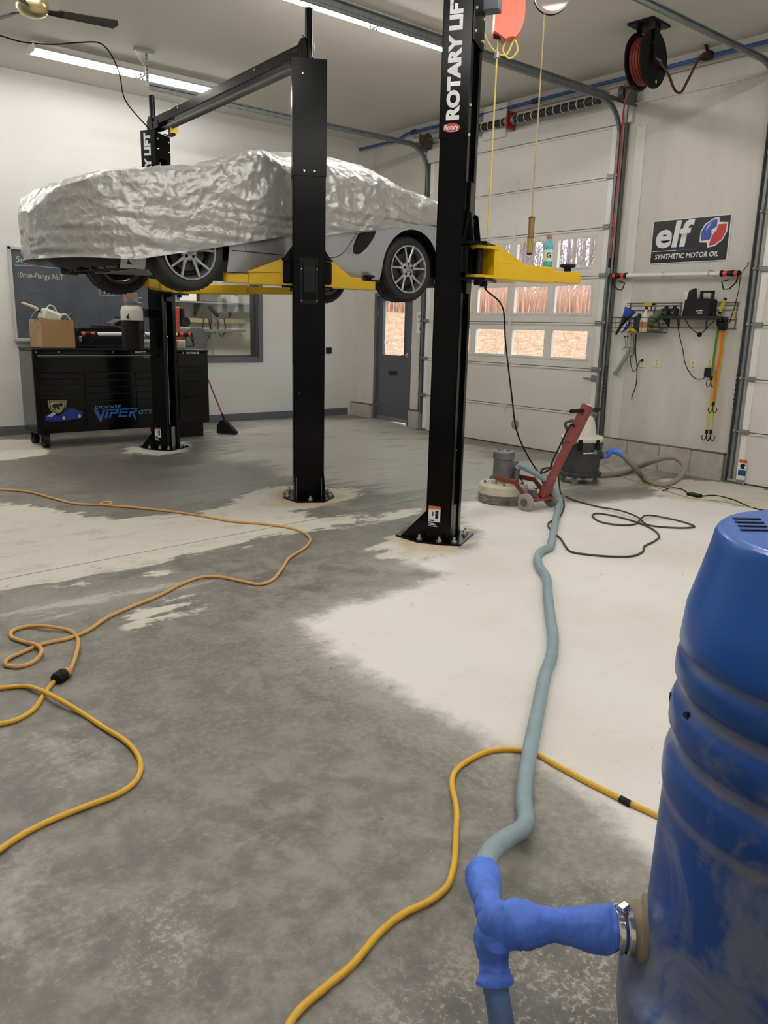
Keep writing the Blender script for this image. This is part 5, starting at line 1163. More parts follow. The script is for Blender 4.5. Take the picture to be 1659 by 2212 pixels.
# ---- caulking gun and rods under the basket
p0 = atX(1330, 806, XS-.06); p1 = atX(1362, 755, XS-.06); d = (p1-p0)
r = thing('caulking_gun', 'grey skeleton caulking gun hanging under the wire basket', 'tool', p1)
B().cyl(p0, p0+d*.85, .026, n=16).build('cartridge', mat('cartridge_grey', (150, 152, 152), .35), r); B().cyl(p0-d*.04, p0+d*.02, .029, n=16).build('front_cap', 'zinc', r)
B().box(p1, (.03, .05, .07), ch=.008).tube(smooth_path([p1+V((0, 0, .01)), p1+V((0, .05, .03)), p1+V((0, .12, .0))], 5), .006, 6).tube(smooth_path([p1, p1+V((-.0, .04, -.06)), p1+V((0, .10, -.10))], 5), .006, 6).build('handle', 'zinc', r)
for k, (xa, ya_, xb, yb_) in enumerate(((1350, 727, 1351, 750), (1356, 727, 1355, 752), (1364, 722, 1361, 760))):
    a = atX(xa, ya_, XS-.08); b_ = atX(xb, yb_, XS-.07); r = thing('pick_tool', ['leftmost', 'middle', 'rightmost'][k]+' thin black pick hanging under the wire basket', 'tool', a, 'picks under the basket'); B().cyl(a, b_, .004, n=6).build('shaft', 'zinc', r); B().cyl(a+V((0, 0, -.012)), a+V((0, 0, .01)), .009, n=8).build('head', 'black_rubber', r)
a = [(1374, 722), (1373, 760), (1376, 795), (1374, 830), (1365, 857)]
r = thing('air_hose_whip', 'thin black hose with a fitting hanging below the basket', 'hose', atX(1365, 857, XS-.03)); B().tube(smooth_path([atX(*p, XS-.04) for p in a], 6), .006, 8).build('hose', 'black_rubber', r); e = atX(1365, 857, XS-.04); B().cyl(e+V((0, 0, .02)), e-V((0, 0, .03)), .010, n=10).build('fitting', 'steel', r)
tag(B().tube(smooth_path([atX(*p, XS-.03) for p in ((1368, 725), (1369, 765), (1362, 770), (1368, 803), (1376, 795), (1380, 782), (1387, 778))], 6), .005, 6).build('plug_cord', 'black_rubber'), 'black cord plugged into the leftmost ivory outlet', 'cord')
tag(B().tube(smooth_path([atX(*p, XS-.05) for p in ((1463, 684), (1466, 715), (1475, 755), (1480, 785), (1490, 805), (1503, 818), (1518, 818), (1529, 808))], 6), .005, 6).build('charger_cord', 'black_rubber'), 'black charger cord hanging in a loop from shelf to wall adapter', 'cord')
r = thing('ball_cord', 'black cord with a round ball hanging below the shelf', 'cord', atX(1511, 723, XS-.08)); B().tube(smooth_path([atX(*p, XS-.08) for p in ((1478, 684), (1490, 706), (1505, 719), (1511, 722), (1520, 716), (1535, 700), (1545, 693))], 6), .005, 6).build('cord', 'black_rubber', r); c = atX(1511, 723, XS-.08); B().lathe(c, [(0, -.03), (.02, -.022), (.03, 0), (.02, .022), (0, .03)], 16, sharp=False).build('ball', 'black_satin', r)
# ---- outlets, adapter, switch, notice
def outlet(px_, lb, g='ivory outlets on the right wall'):
    c = atX(*px_, XS); r = thing('wall_outlet', lb, 'outlet', (XS, c[1], c[2]-.06), g); B().box2((XS-.008, c[1]-.037, c[2]-.06), (XS+.002, c[1]+.037, c[2]+.06), ch=.003).build('cover', 'ivory', r)
    for s_ in (-.022, .022): B().box2((XS-.010, c[1]-.014, c[2]+s_-.014), (XS-.007, c[1]+.014, c[2]+s_+.014), ch=.002).build('socket', mat('ivory_dark', (190, 172, 130), .5), r)
outlet((1388, 783), 'leftmost ivory outlet under the wire basket'); outlet((1420, 783), 'second ivory outlet from the overhead door'); outlet((1497, 789), 'third ivory outlet, beside the hanging charger cord'); outlet((1533, 786), 'ivory outlet half hidden behind the bungee cords'); outlet((1588, 681), 'ivory outlet beside the right end of the wire shelf')
c = atX(1388, 778, XS-.012); tag(B().box2((XS-.035, c[1]-.015, c[2]-.014), (XS-.0105, c[1]+.015, c[2]+.014), ch=.005).build('power_plug', 'black_rubber'), 'black plug in the leftmost ivory outlet', 'plug')
c = atX(1531, 804, XS-.04); tag(B().box2((XS-.07, c[1]-.05, c[2]-.055), (XS-.011, c[1]+.045, c[2]+.05), ch=.006).build('wall_adapter', 'dark_plastic'), 'square black power adapter plugged in behind the bungee cords', 'adapter')
c = atX(889, 751, XS); r = thing('light_switch', 'ivory light switch between the grey door and the overhead door', 'switch', (XS, c[1], c[2]-.06)); B().box2((XS-.008, c[1]-.035, c[2]-.058), (XS+.002, c[1]+.035, c[2]+.058), ch=.003).build('cover', 'ivory', r); B().box2((XS-.016, c[1]-.005, c[2]-.012), (XS-.006, c[1]+.005, c[2]+.012), ch=.002).build('toggle', 'white_plastic', r)
r = thing('delivery_notice', 'white paper notice reading UPS with an arrow beside the door', 'notice', (XS, 10.11, 1.52)); y0, y1 = 10.21, 9.995
B().box2((XS-.004, y1, 1.53), (XS+.001, y0, 1.875)).build('paper', 'white_print', r)
text('notice_lettering', 'UPS', (XS-.004, y0-.03, 1.77), (0, -1, 0), (0, 0, 1), .06, 'black_print', r, width=.12, th=.001); text('notice_lettering', 'PICK-UP', (XS-.004, y0-.035, 1.705), (0, -1, 0), (0, 0, 1), .022, 'black_print', r, bold=.01, width=.11, th=.001)
b = B().box2((XS-.006, y0-.093, 1.585), (XS-.004, y0-.087, 1.68)); b.prism([(-.022, .03), (0, 0), (.022, .03), (.015, .034), (0, .014), (-.015, .034)], (XS-.005, y0-.09, 1.575), (0, -1, 0), (0, 0, 1), .002); b.build('arrow', 'black_print', r)
# ================================================================== overhead things
# ---- door tracks
def track(label, y, z, xend, sgn):
    r = thing('door_track', label, 'door track', (XW, y, fz(9.0, y)), 'overhead door tracks'); zf = float(fz(9.0, y)); x0 = XW-.07; R = .42
    # roller channel: a C profile swept up the wall, round the bend and along the ceiling
    path = [(x0, zf+.02)]+[(x0, zz) for zz in np.linspace(zf+.4, z-R, 8)]+[(x0-R*(1-math.cos(t)), z-R+R*math.sin(t)) for t in np.linspace(.1, PI/2, 10)]+[(xx, z) for xx in np.linspace(x0-R-.2, xend, 10)]
    path = [V((p[0], y, p[1])) for p in path]; rows = []
    prof = [(-.028, sgn*.03), (-.028, 0), (.028, 0), (.028, sgn*.03)]
    for i, p in enumerate(path):
        t = path[min(i+1, len(path)-1)]-path[max(i-1, 0)]; t /= np.linalg.norm(t); n = np.cross(t, V((0, 1, 0)))
        rows.append([p+n*a+V((0, bq, 0)) for a, bq in prof]+[p+n*a*.85+V((0, bq*.9+sgn*.004, 0)) for a, bq in prof[::-1]])
    B().grid(rows, smooth=False, closed=True).build('roller_channel', 'galvanised', r)
    # straight support angle running under the ceiling to the wall
    B().box2((xend, y-sgn*.004-.003, z-.002), (XW, y-sgn*.004+.003, z+.05)).box2((xend, min(y, y-sgn*.05), z+.046), (XW-R, max(y, y-sgn*.05), z+.052)).build('support_angle', 'galvanised', r)
    # wall angle behind the channel, with its slots and bolts
    wa = B().box2((XW-.06, y-sgn*.06-.004, zf), (XW, y-sgn*.06+.004, z+.02)).box2((XW-.006, min(y-sgn*.06, y-sgn*.0), zf), (XW, max(y-sgn*.06, y), z+.02)).build('wall_angle', mat('angle_grey', (104, 107, 108), .5, metal=.4), r)
    for k in range(8): B().box2((XW-.064, y-sgn*.06-.006, zf+.85+.055*k), (XW-.05, y-sgn*.06+.006, zf+.875+.055*k)).build('slot', 'black_print', wa)
    return r
TZ = 4.38
tA = track('galvanised door track running under the far strip light', 9.99, TZ, 4.45, -1)
tB = track('galvanised door track beside the hose reel', 6.42, TZ, 3.2, 1)
tC = track('galvanised door track at the top right corner', 4.50, TZ, 3.2, -1)
# perforated hanger of the far track
r = thing('track_hanger', 'perforated steel hanger holding the far door track to the ceiling', 'bracket', (4.72, 9.97, TZ))
c = atY(318, 185, 9.97); hx = c[0]
B().box2((hx-.02, 9.955, TZ), (hx+.02, 9.96, ZC-.03)).build('hanger_strap', 'zinc', r); B().box2((hx-.15, 9.95, ZC-.04), (hx+.1, 9.99, ZC)).bar((hx-.14, 9.97, ZC-.02), (hx-.0, 9.97, ZC-.22), .03, .004).build('ceiling_angle', 'zinc', r)
for k in range(8): B().cyl((hx, 9.953, TZ+.06+.04*k), (hx, 9.956, TZ+.06+.04*k), .007, n=8).build('hole', 'black_print', r)
# ---- torsion spring above the middle door
zs_ = 4.47; xs_ = XW-.16
r = thing('torsion_spring', 'black torsion spring shaft with white turns above the overhead door', 'door spring', (xs_, 8.1, zs_))
B().cyl((xs_, 6.28, zs_), (xs_, 10.0, zs_), .014, n=12).build('shaft', 'steel', r)
for (a, b_) in ((6.72, 8.12), (8.28, 9.6)):
    n = 46; turns = B().cyl((xs_, a, zs_), (xs_, b_, zs_), .052, n=18); sp_ = turns.build('spring', mat('spring_black', (38, 35, 32), .5, bump=.4, bs=30), r)
    for k in range(int((b_-a)/.125)):
        y = a+.06+.125*k; B().tube([(xs_+.0535*math.cos(t), y+.012*t/PI, zs_+.0535*math.sin(t)) for t in np.linspace(0, 2*PI, 18)], .005, 5).build('white_turn', 'white_print', sp_)
B().box2((XW-.25, 8.19, zs_-.12), (XW-.05, 8.21, zs_+.12), ch=.01).box2((XW-.20, 8.13, zs_-.05), (XW-.10, 8.27, zs_+.05)).build('centre_bracket', mat('bracket_red', (136, 26, 24), .4), r)
for a in (8.13, 8.26): B().cyl((xs_, a-.025, zs_), (xs_, a+.025, zs_), .062, n=16).build('winding_cone', 'zinc', r)
for y in (6.36, 9.95): B().cyl((xs_, y-.035, zs_), (xs_, y+.035, zs_), .085, n=24).cyl((xs_, y-.05, zs_), (xs_, y-.035, zs_), .10, n=24).build('cable_drum', mat('drum_dark', (84, 80, 74), .5, metal=.5), r)
for y in (6.28, 10.03): B().box2((XW-.24, y-.005, zs_-.14), (XW, y+.005, zs_+.10)).build('end_plate', 'angle_grey', r)
# ---- compressed air line
r = thing('air_pipe', 'blue compressed air pipe running along the top of the right wall', 'pipe', (XW-.06, 8, 4.62))
pz = 4.615
B().cyl((XW-.07, 11.72, pz), (XW-.07, 10.85, pz), .022, n=12).cyl((XW-.07, 11.76, pz), (XW-.07, 11.70, pz), .028, n=12).build('pipe', mat('pipe_blue', (46, 88, 150), .4), r)
B().tube(smooth_path([(XW-.07, 10.85, pz), (XW-.07, 10.7, pz+.01), (XW-.07, 10.55, pz+.05), (XW-.07, 10.4, pz+.06)], 6), .022, 10).build('offset_bend', 'pipe_blue', r)
B().cyl((XW-.07, 10.4, pz+.06), (XW-.07, -1.0, pz+.06), .022, n=12).build('pipe', 'pipe_blue', r)
B().cyl((XW-.045, 10.4, pz-.0), (XW-.045, -1.0, pz-.0), .014, n=10).build('conduit', mat('conduit_grey', (170, 168, 162), .5), r)
for y in (10.86, 10.35, 9.4, 7.85, 5.35, 3.9): B().cyl((XW-.07, y-.05, pz+(.0 if y > 10.8 else .06)), (XW-.07, y+.05, pz+(.0 if y > 10.8 else .06)), .034, n=14).build('coupling', mat('coupling_navy', (24, 40, 78), .4), r)
# ---- hose reel
pc = atZ(1402, 52, ZC); oc = V((pc[0], pc[1], 4.435)); RD = .27
ra = V((.06, -.998, 0)); ta = np.cross(V((0, 0, 1)), ra)             # axle of the reel, along the wall
r = thing('hose_reel', 'black air hose reel with red hose fixed to the ceiling', 'hose reel', (oc[0], oc[1], ZC))
for s_ in (-1, 1): B().lathe(oc+ra*s_*.075, [(.0, 0), (RD, 0), (RD+.012, .008*s_), (RD+.012, .016*s_), (RD-.005, .012*s_), (.0, .014*s_)], 40, ra, sharp=True).build('side_disc', 'black_satin', r)
B().cyl(oc-ra*.075, oc+ra*.075, .20, n=36).build('hose_drum', mat('hose_red', (120, 38, 28), .6), r)
for k in range(4): B().tube([oc+ra*(-.055+.036*k)+.215*(math.cos(t)*V((0, 0, 1))+math.sin(t)*ta) for t in np.linspace(0, 2*PI, 36)], .018, 6).build('hose_turn', 'hose_red', r)
B().cyl(oc-ra*.12, oc+ra*.12, .035, n=16).build('axle', 'dark_plastic', r)
B().cyl(oc+ra*.090+V((0, 0, .15)), oc+ra*.094+V((0, 0, .15)), .036, n=18).build('round_label', 'ivory', r); B().cyl(oc+ra*.092+V((0, 0, -.21))+ta*.06, oc+ra*.11+V((0, 0, -.21))+ta*.06, .018, n=12).build('bolt', 'chrome', r)
B().box((oc[0], oc[1], ZC-.012), (.30, .36, .024), np.stack([ra, ta, V((0, 0, 1))], 1)).build('ceiling_plate', 'black_satin', r)
for s_ in (-1, 1): B().bar(oc+ra*s_*.105, V((oc[0], oc[1], ZC))+ra*s_*.105, .10, .008, up=ra).build('mount_leg', 'black_satin', r)
gp = atP(1362, 180, oc); B().box(gp, (.09, .10, .10), ch=.01).cyl(gp+V((-.06, .0, .03)), gp+V((.06, 0, .03)), .016, n=10).build('hose_guide', 'dark_plastic', r)
B().bar(oc+V((0, 0, -.1)), gp, .05, .02).build('guide_arm', 'black_satin', r)
B().cyl(oc+ra*.12, oc+ra*.17+V((0, 0, -.04)), .014, n=10).build('swivel', 'steel', r)
# supply whip to the blue pipe, drop hose down the door jamb
s0 = oc+ra*.17+V((0, 0, -.05)); e0 = V((XW-.07, atX(1532, 122, XW-.07)[1], pz+.06))
mid = [atX(x, y, 8.40) for x, y in ((1446, 165), (1458, 195), (1470, 200), (1485, 175), (1500, 145))]
tag(B().tube(smooth_path([s0]+mid+[atX(1517, 118, 8.80), atX(1528, 114, 8.98), e0], 6), .014, 8).build('supply_hose', mat('hose_brown', (92, 40, 32), .5)), 'short brown hose looping from the hose reel to the blue pipe', 'hose')
r = thing('pipe_valve', 'black valve on the blue air pipe where the reel hose joins', 'valve', e0); B().box(e0+V((-.03, 0, 0)), (.07, .12, .09), ch=.015).cyl(e0+V((-.03, 0, .03)), e0+V((-.05, .03, .12)), .018, n=10).build('body', 'dark_plastic', r); B().cyl(e0+V((-.03, .06, 0)), e0+V((-.03, .10, 0)), .03, n=12).build('nut', 'dark_plastic', r)
drop = [gp+V((0, 0, -.05))]+[atX(x, y, XW-.12-.0*k) for k, (x, y) in enumerate(((1347, 240), (1340, 330), (1332, 420), (1323, 510), (1316, 575)))]
r = thing('drop_hose', 'thin red air hose hanging from the reel down the door jamb', 'hose', drop[-1]); B().tube(smooth_path(drop, 6), .010, 8).build('hose', mat('hose_bright_red', (176, 56, 40), .5), r)
e = drop[-1]; B().cyl(e+V((0, 0, .10)), e-V((0, 0, .02)), .014, n=10).build('sleeve', 'black_rubber', r); B().cyl(e-V((0, 0, .02)), e-V((0, 0, .09)), .018, n=10).build('coupler', 'steel', r)
# ---- ceiling fan
fc = atZ(70, 18, 4.30); fz_ = 4.30
r = thing('ceiling_fan', 'ceiling fan with brass motor and dark blades at the top left', 'ceiling fan', (fc[0], fc[1], ZC))
B().cyl((fc[0], fc[1], fz_+.1), (fc[0], fc[1], ZC), .02, n=12).cyl((fc[0], fc[1], ZC-.06), (fc[0], fc[1], ZC), .07, n=20).cyl((fc[0], fc[1], fz_+.10), (fc[0], fc[1], fz_+.20), .05, .06, n=18).build('down_rod', mat('fan_bronze', (52, 44, 38), .4, metal=.5), r)
B().lathe((fc[0], fc[1], fz_-.07), [(0, 0), (.06, .0), (.11, .025), (.135, .06), (.138, .12), (.12, .15), (.06, .16)], 32, sharp=False).build('motor_housing', mat('fan_brass', (176, 160, 118), .28, metal=.85), r)
te = atZ(252, 53, 4.30); a0 = math.atan2(te[1]-fc[1], te[0]-fc[0])
for k in range(3):
    a = a0+2*PI*k/3; d = V((math.cos(a), math.sin(a), 0)); n = V((-d[1], d[0], 0)); tl = n*math.cos(.3)-V((0, 0, math.sin(.3))); o = V((fc[0], fc[1], fz_))
    bl = B().prism([(.22, -.05), (.72, -.062), (.74, .0), (.70, .062), (.22, .05)], o, d, tl, .010).build('blade', mat('fan_blade', (58, 54, 50), .5), r)
    B().prism([(.11, -.03), (.26, -.045), (.26, .045), (.11, .03)], o-V((0, 0, .008)), d, tl, .008).build('blade_iron', 'fan_bronze', bl)
# ---- black cable along the ceiling to the far post
pts = [atZ(-40, 70, ZC-.05), atZ(0, 77, ZC-.04), atZ(45, 90, ZC-.05), atZ(110, 96, ZC-.05), atZ(170, 92, ZC-.05), atZ(215, 93, ZC-.05)]
top1 = L1.p(-.12, .12, CHT)
pts += [top1*(1-t)+pts[-1]*t+V((0, 0, .0)) for t in (.75, .5)]
pts = pts[:6]+[atP(240, 118, top1), atP(258, 160, top1), atP(270, 215, top1), top1]
tag(B().tube(smooth_path(pts, 6), .008, 8).build('power_cable', 'black_rubber'), 'black cable crossing the ceiling and dropping to the far lift post', 'cable')
# ---- orange cord reel
oc = atZ(1098, 30, 4.12); r = thing('cord_reel', 'orange cord reel hanging at the top of the picture', 'cord reel', (oc[0], oc[1], ZC))
ax_ = CR*1.0; ax_ = V((CR[0], CR[1], 0)); ax_ /= np.linalg.norm(ax_); dn = V((0, 0, -1)); nrm = np.cross(ax_, dn)
pr_ = [(-.115, -.30), (.06, -.30), (.11, -.22), (.125, -.05), (.125, .06), (.10, .14), (.06, .19), (.03, .185), (-.02, .205), (-.115, .15)]
body = B().prism([(x, y) for x, y in pr_], oc, ax_, dn, .15)
body = body.build('housing', mat('reel_orange', (226, 92, 58), .4), r); bv = body.modifiers.new('round', 'BEVEL'); bv.width = .025; bv.segments = 3
B().box(oc+dn*.16+ax_*(-.07), (.07, .05, .05)).build('cord_mouth', 'black_rubber', body)
B().cyl(oc-dn*.25, V((oc[0], oc[1], ZC)), .012, n=10).build('hanger', 'zinc', r)
cp = oc+dn*.17+ax_*(-.075)
xy = V((cp[0], cp[1], 0)); zt_ = cp[2]
mat('cord_yellow_pale', (206, 184, 92), .5); mat('cord_tan', (170, 148, 96), .5)
r = thing('reel_cord', 'pale yellow cord hanging straight down from the orange reel', 'cord', V((cp[0], cp[1], 2.05)))
B().cyl(cp, V((cp[0], cp[1], 2.06)), .007, n=8).build('cord', 'cord_yellow_pale', r)
zst = atP(1079, 120, cp)[2]; B().cyl((cp[0], cp[1], zst-.02), (cp[0], cp[1], zst+.025), .022, n=14).build('cord_stop', 'zinc', r)
zt2 = atP(1080, 612, cp)[2]
B().prism([(-.028, .035), (.028, .035), (.008, -.05), (-.008, -.05)], (cp[0], cp[1], zt2), ax_, (0, 0, 1), .035).build('triple_tap', 'black_rubber', r)
tag(B().tube(smooth_path([oc+dn*.18+ax_*.0, oc+dn*.27+ax_*(-.03), oc+dn*.33+ax_*.03, oc+dn*.27+ax_*.09, oc+dn*.19+ax_*.06, oc+dn*.30+ax_*.0, oc+dn*.29+ax_*(-.08), oc+dn*.15+ax_*(-.19), oc+dn*.0+ax_*(-.24), oc-dn*.3+ax_*(-.26)], 6), .009, 8).build('slack_cord', 'cord_yellow_pale'), 'loops of slack yellow cord under the orange reel', 'cord')
BLACKTOP = V((cp[0], cp[1], zt2-.05))
# ---- white reel with trouble light
oc = atZ(1192, -12, 4.35); r = thing('cord_reel', 'white round cord reel peeking in at the top edge', 'cord reel', (oc[0], oc[1], ZC))
B().lathe(oc-nrm*.05, [(0, 0), (.14, 0), (.15, .02), (.15, .05), (.0, .055)], 28, nrm).build('housing', 'white_plastic', r); B().lathe(oc+nrm*.005, [(.14, 0), (.152, .02), (.14, .05), (0, .05)], 28, nrm).build('back_shell', 'black_rubber', r); B().cyl(oc+V((0, 0, .1)), V((oc[0], oc[1], ZC)), .012, n=8).build('hanger', 'zinc', r)
tp_ = atP(1177, 18, oc); B().cyl(tp_+V((0, 0, .03)), tp_-V((0, 0, .03)), .018, n=10).build('cord_guide', mat('brass_dark', (110, 88, 40), .4, metal=.6), r)
r = thing('trouble_light', 'caged yellow trouble light hanging on a tan cord', 'work light', tp_)
z0, z1, z2, z3 = [atP(1152, y, tp_)[2] for y in (470, 512, 550, 545)]
cx, cyy = tp_[0], tp_[1]
B().cyl((cx, cyy, z0), (cx, cyy, tp_[2]), .006, n=8).build('cord', 'cord_tan', r)
B().lathe((cx, cyy, z1), [(.030, -.005), (.030, 0), (.026, .0), (.028, z0-z1-.01), (.032, z0-z1), (.008, z0-z1+.02)], 18).build('handle', mat('handle_tan', (122, 98, 48), .5), r)
cg = B().lathe((cx, cyy, z2), [(.024, 0), (.026, .01), (.022, .012)], 16).build('lamp_cage', 'dark_plastic', r)
B().cyl((cx, cyy, z2+.012), (cx, cyy, z1), .016, n=14).build('lamp_glass', mat('lamp_yellow', (206, 180, 70), .25), r)
for k in range(6): a = k*PI/3; B().cyl((cx+.024*math.cos(a), cyy+.024*math.sin(a), z2+.01), (cx+.026*math.cos(a), cyy+.026*math.sin(a), z1), .002, n=5).build('cage_wire', 'brass_dark', r)
B().tube(smooth_path([V((cx, cyy, z1-.02))-ax_*.026, V((cx, cyy, z1-.05))-ax_*.05, V((cx, cyy, z1-.10))-ax_*.05, V((cx, cyy, z1-.12))-ax_*.075, V((cx, cyy, z1-.09))-ax_*.095], 5), .003, 5).build('hook', 'zinc', r)
# ---- drink bottle on the lift arm
c = V((5.00, 4.11, ZA+.1155))
r = thing('drink_bottle', 'sports drink bottle with orange cap standing on the yellow lift arm', 'bottle', c)
B().lathe(c, [(.028, 0), (.034, .008), (.034, .15), (.030, .175), (.016, .205), (.015, .215)], 22, sharp=False).build('bottle', mat('drink_blue', (70, 176, 190), .12), r)
B().lathe(c+V((0, 0, .045)), [(.0347, 0), (.0347, .085)], 22, cap0=False, cap1=False).build('label', mat('drink_label', (206, 226, 216), .4), r)
text('label_lettering', 'G', c+V((-.0, 0, .07))-nrm*0+(-V((CF[0], CF[1], 0)))*.0-ax_*.02, ax_, (0, 0, 1), .04, 'black_print', r, bold=.03, th=.035)
B().lathe(c+V((0, 0, .212)), [(.019, 0), (.019, .024), (0, .024)], 20).build('cap', mat('cap_orange', (226, 92, 40), .4), r)

# thin cable stapled down the door jamb
tag(B().tube(smooth_path([atX(x, y, XW-.02) for x, y in ((1330, 520), (1322, 620), (1316, 720), (1311, 820), (1306, 900), (1300, 985))], 5), .005, 6).build('jamb_cable', 'black_rubber'), 'thin black cable running down the wall post beside the vacuum', 'cable')
# ================================================================== floor grinder, vacuum, hoses, barrel, cords
Z3 = V((0, 0, 1))
mat('grinder_red', (128, 42, 32), .5, var=.25, vs=9, rgb2=(122, 62, 52))
mat('grinder_white', (214, 206, 184), .6, var=.15, vs=6)
mat('skirt_rubber', (70, 66, 60), .85, var=.5, vs=9, rgb2=(150, 142, 130), stretch=(1, 1, 3))
mat('motor_dusty', (112, 113, 114), .45, metal=.3, var=.25, vs=8)
wn = atF(1133, 1104); wf = atF(1190, 1093)
gm = (wn+wf)/2; zf = float(fz(gm[0], gm[1])); ex = (wf-wn)/np.linalg.norm(wf-wn); ey = V((-ex[1], ex[0], 0))
D0 = atF(1099, 1074); D0 = gm+ey*.40-ex*.03; D0[2] = zf
r = thing('floor_grinder', 'red and white floor grinder with tilted handle standing on the bare floor', 'floor grinder', D0)
base = B().lathe(D0, [(.232, .085), (.236, .095), (.236, .165), (.222, .185), (.0, .192)], 44).build('head_shroud', 'grinder_white', r)
B().lathe(D0, [(.228, .003), (.238, .02), (.238, .09), (.228, .095)], 44, cap1=False).build('brush_skirt', 'skirt_rubber', r)
for a in (0.2, 1.5, 2.6, 3.9, 5.2):
    p = D0+V((.185*math.cos(a), .185*math.sin(a), .185)); B().cyl(p, p+Z3*.028, .012, n=10).build('stud', 'zinc', base)
p = D0-ex*.20+ey*.03; B().tube(smooth_path([p+Z3*.17, p+Z3*.215, p+ex*.10-ey*.04+Z3*.215, p+ex*.10-ey*.04+Z3*.17], 4), .010, 8).build('lift_loop', 'grinder_white', base)
mo = D0+V((0, 0, 0))+ex*.02+ey*.03
mt = B().lathe(mo, [(.105, .185), (.105, .20), (.098, .21), (.098, .40), (.092, .41)], 30).build('motor', 'motor_dusty', r)
B().lathe(mo, [(.088, .405), (.104, .415), (.104, .475), (.096, .488), (.0, .492)], 30).build('fan_cover', 'motor_dusty', mt)
for k in range(7):
    a = k*.9; q = mo+V((.05*math.cos(a), .05*math.sin(a), .4925)); B().box(q, (.035, .012, .003), rotz(a)).build('vent_slot', 'black_print', mt)
q = mo+ex*.10-ey*.03; B().box(q+Z3*.33, (.075, .10, .12), np.stack([ex, ey, Z3], 1), .008).build('switch_box', 'motor_dusty', mt); B().cyl(q+Z3*.33-ey*.05, q+Z3*.33-ey*.075, .028, n=16).build('switch_knob', 'ivory', mt)
dp = D0+ex*.04-ey*.12; B().cyl(dp+Z3*.18, dp+Z3*.33, .028, n=14).build('dust_port', 'motor_dusty', r)
# chassis
for s_, w in ((-1, wn), (1, wf)):
    wc = gm+ex*s_*.19+Z3*.082; wc[2] = zf+.082
    wl = B().lathe(wc-ex*.02*1, [(.05, -.006), (.07, 0), (.082, .006), (.082, .034), (.07, .04), (.05, .046)], 30, ex).build('wheel', mat('wheel_grey', (150, 146, 136), .6), r)
    B().cyl(wc-ex*.03, wc+ex*.035, .038, n=16).cyl(wc-ex*.045, wc+ex*.05, .016, n=12).build('wheel_hub', 'motor_dusty', wl)
    # bent side arm from the head to the axle
    a0 = D0+ex*s_*.13+ey*.02+Z3*.245; a1 = gm+ex*s_*.145+ey*.16+Z3*.235; a2 = gm+ex*s_*.15+Z3*.09
    arm_ = B().bar(a0, a1, .014, .045, up=Z3, ch=.003).bar(a1-(a1-a0)*.05, a2, .014, .045, up=ey, ch=.003).build('side_arm', 'grinder_red', r); B().cyl(a0-ex*.02, a0+ex*.02, .024, n=14).build('arm_pivot', 'motor_dusty', arm_)
    B().cyl(D0+ex*s_*.13+ey*.02+Z3*.18, D0+ex*s_*.13+ey*.02+Z3*.235, .018, n=10).build('arm_post', 'grinder_white', r)
B().cyl(gm-ex*.19+Z3*.082, gm+ex*.19+Z3*.082, .012, n=10).build('axle', 'zinc', r)
B().box(gm+Z3*.10+ey*.0, (.30, .16, .012), np.stack([ex, ey, Z3], 1)).build('axle_plate', 'grinder_red', r)
B().box(gm+Z3*.145-ex*.05+ey*.04, (.07, .07, .075), np.stack([ex, ey, Z3], 1), .004).build('weight_box', 'motor_dusty', r)
# handle
h0 = gm+ex*.05+Z3*.10; h1 = atN(1270, 876, gm-ey*.20, ey); hd = h1-h0; hl = np.linalg.norm(hd); hd /= hl
B().bar(h0, h0+hd*hl*.62, .062, .062, up=ex, ch=.004).build('handle_mast', 'grinder_red', r)
B().bar(h0+hd*hl*.60, h1+hd*.0, .085, .09, up=ex, ch=.006).build('switch_housing', 'grinder_red', r)
B().bar(h0-hd*.0, h0+hd*hl*.22, .075, .072, up=ex, ch=.004).build('mast_socket', 'grinder_red', r)
B().box(h1+hd*.003, (.07, .06, .004), np.stack([ex, np.cross(hd, ex), hd], 1)).build('top_plate', 'white_plastic', r)
hb = h1-hd*.05
for s_ in (-1, 1): B().cyl(hb+ex*s_*.04, hb+ex*s_*.225, .019, n=14).build('grip', 'black_rubber', r)
B().box(h0+hd*hl*.585-np.cross(hd, ex)*.0, (.064, .064, .05), np.stack([ex, np.cross(hd, ex), hd], 1)).build('tape_wrap', mat('tape_violet', (120, 100, 150), .5), r)
cbp = [h0+hd*hl*.78-ex*.05, h0+hd*hl*.80-ex*.12, h0+hd*hl*.62-ex*.13, h0+hd*hl*.38-ex*.12, h0+hd*hl*.33-ex*.10, h0+hd*hl*.29-ex*.22, h0+hd*hl*.33-ex*.22, h0+hd*hl*.34-ex*.09]
B().tube(smooth_path(cbp, 6), .008, 8).build('switch_cable', 'black_rubber', r)
B().tube(smooth_path([q+Z3*.31-ey*.06, q+Z3*.22-ey*.10+ex*.02, q+Z3*.12-ey*.16+ex*.05, gm+Z3*.16+ex*.0+ey*.10, h0+hd*.12], 6), .007, 8).build('motor_cable', 'black_rubber', r)
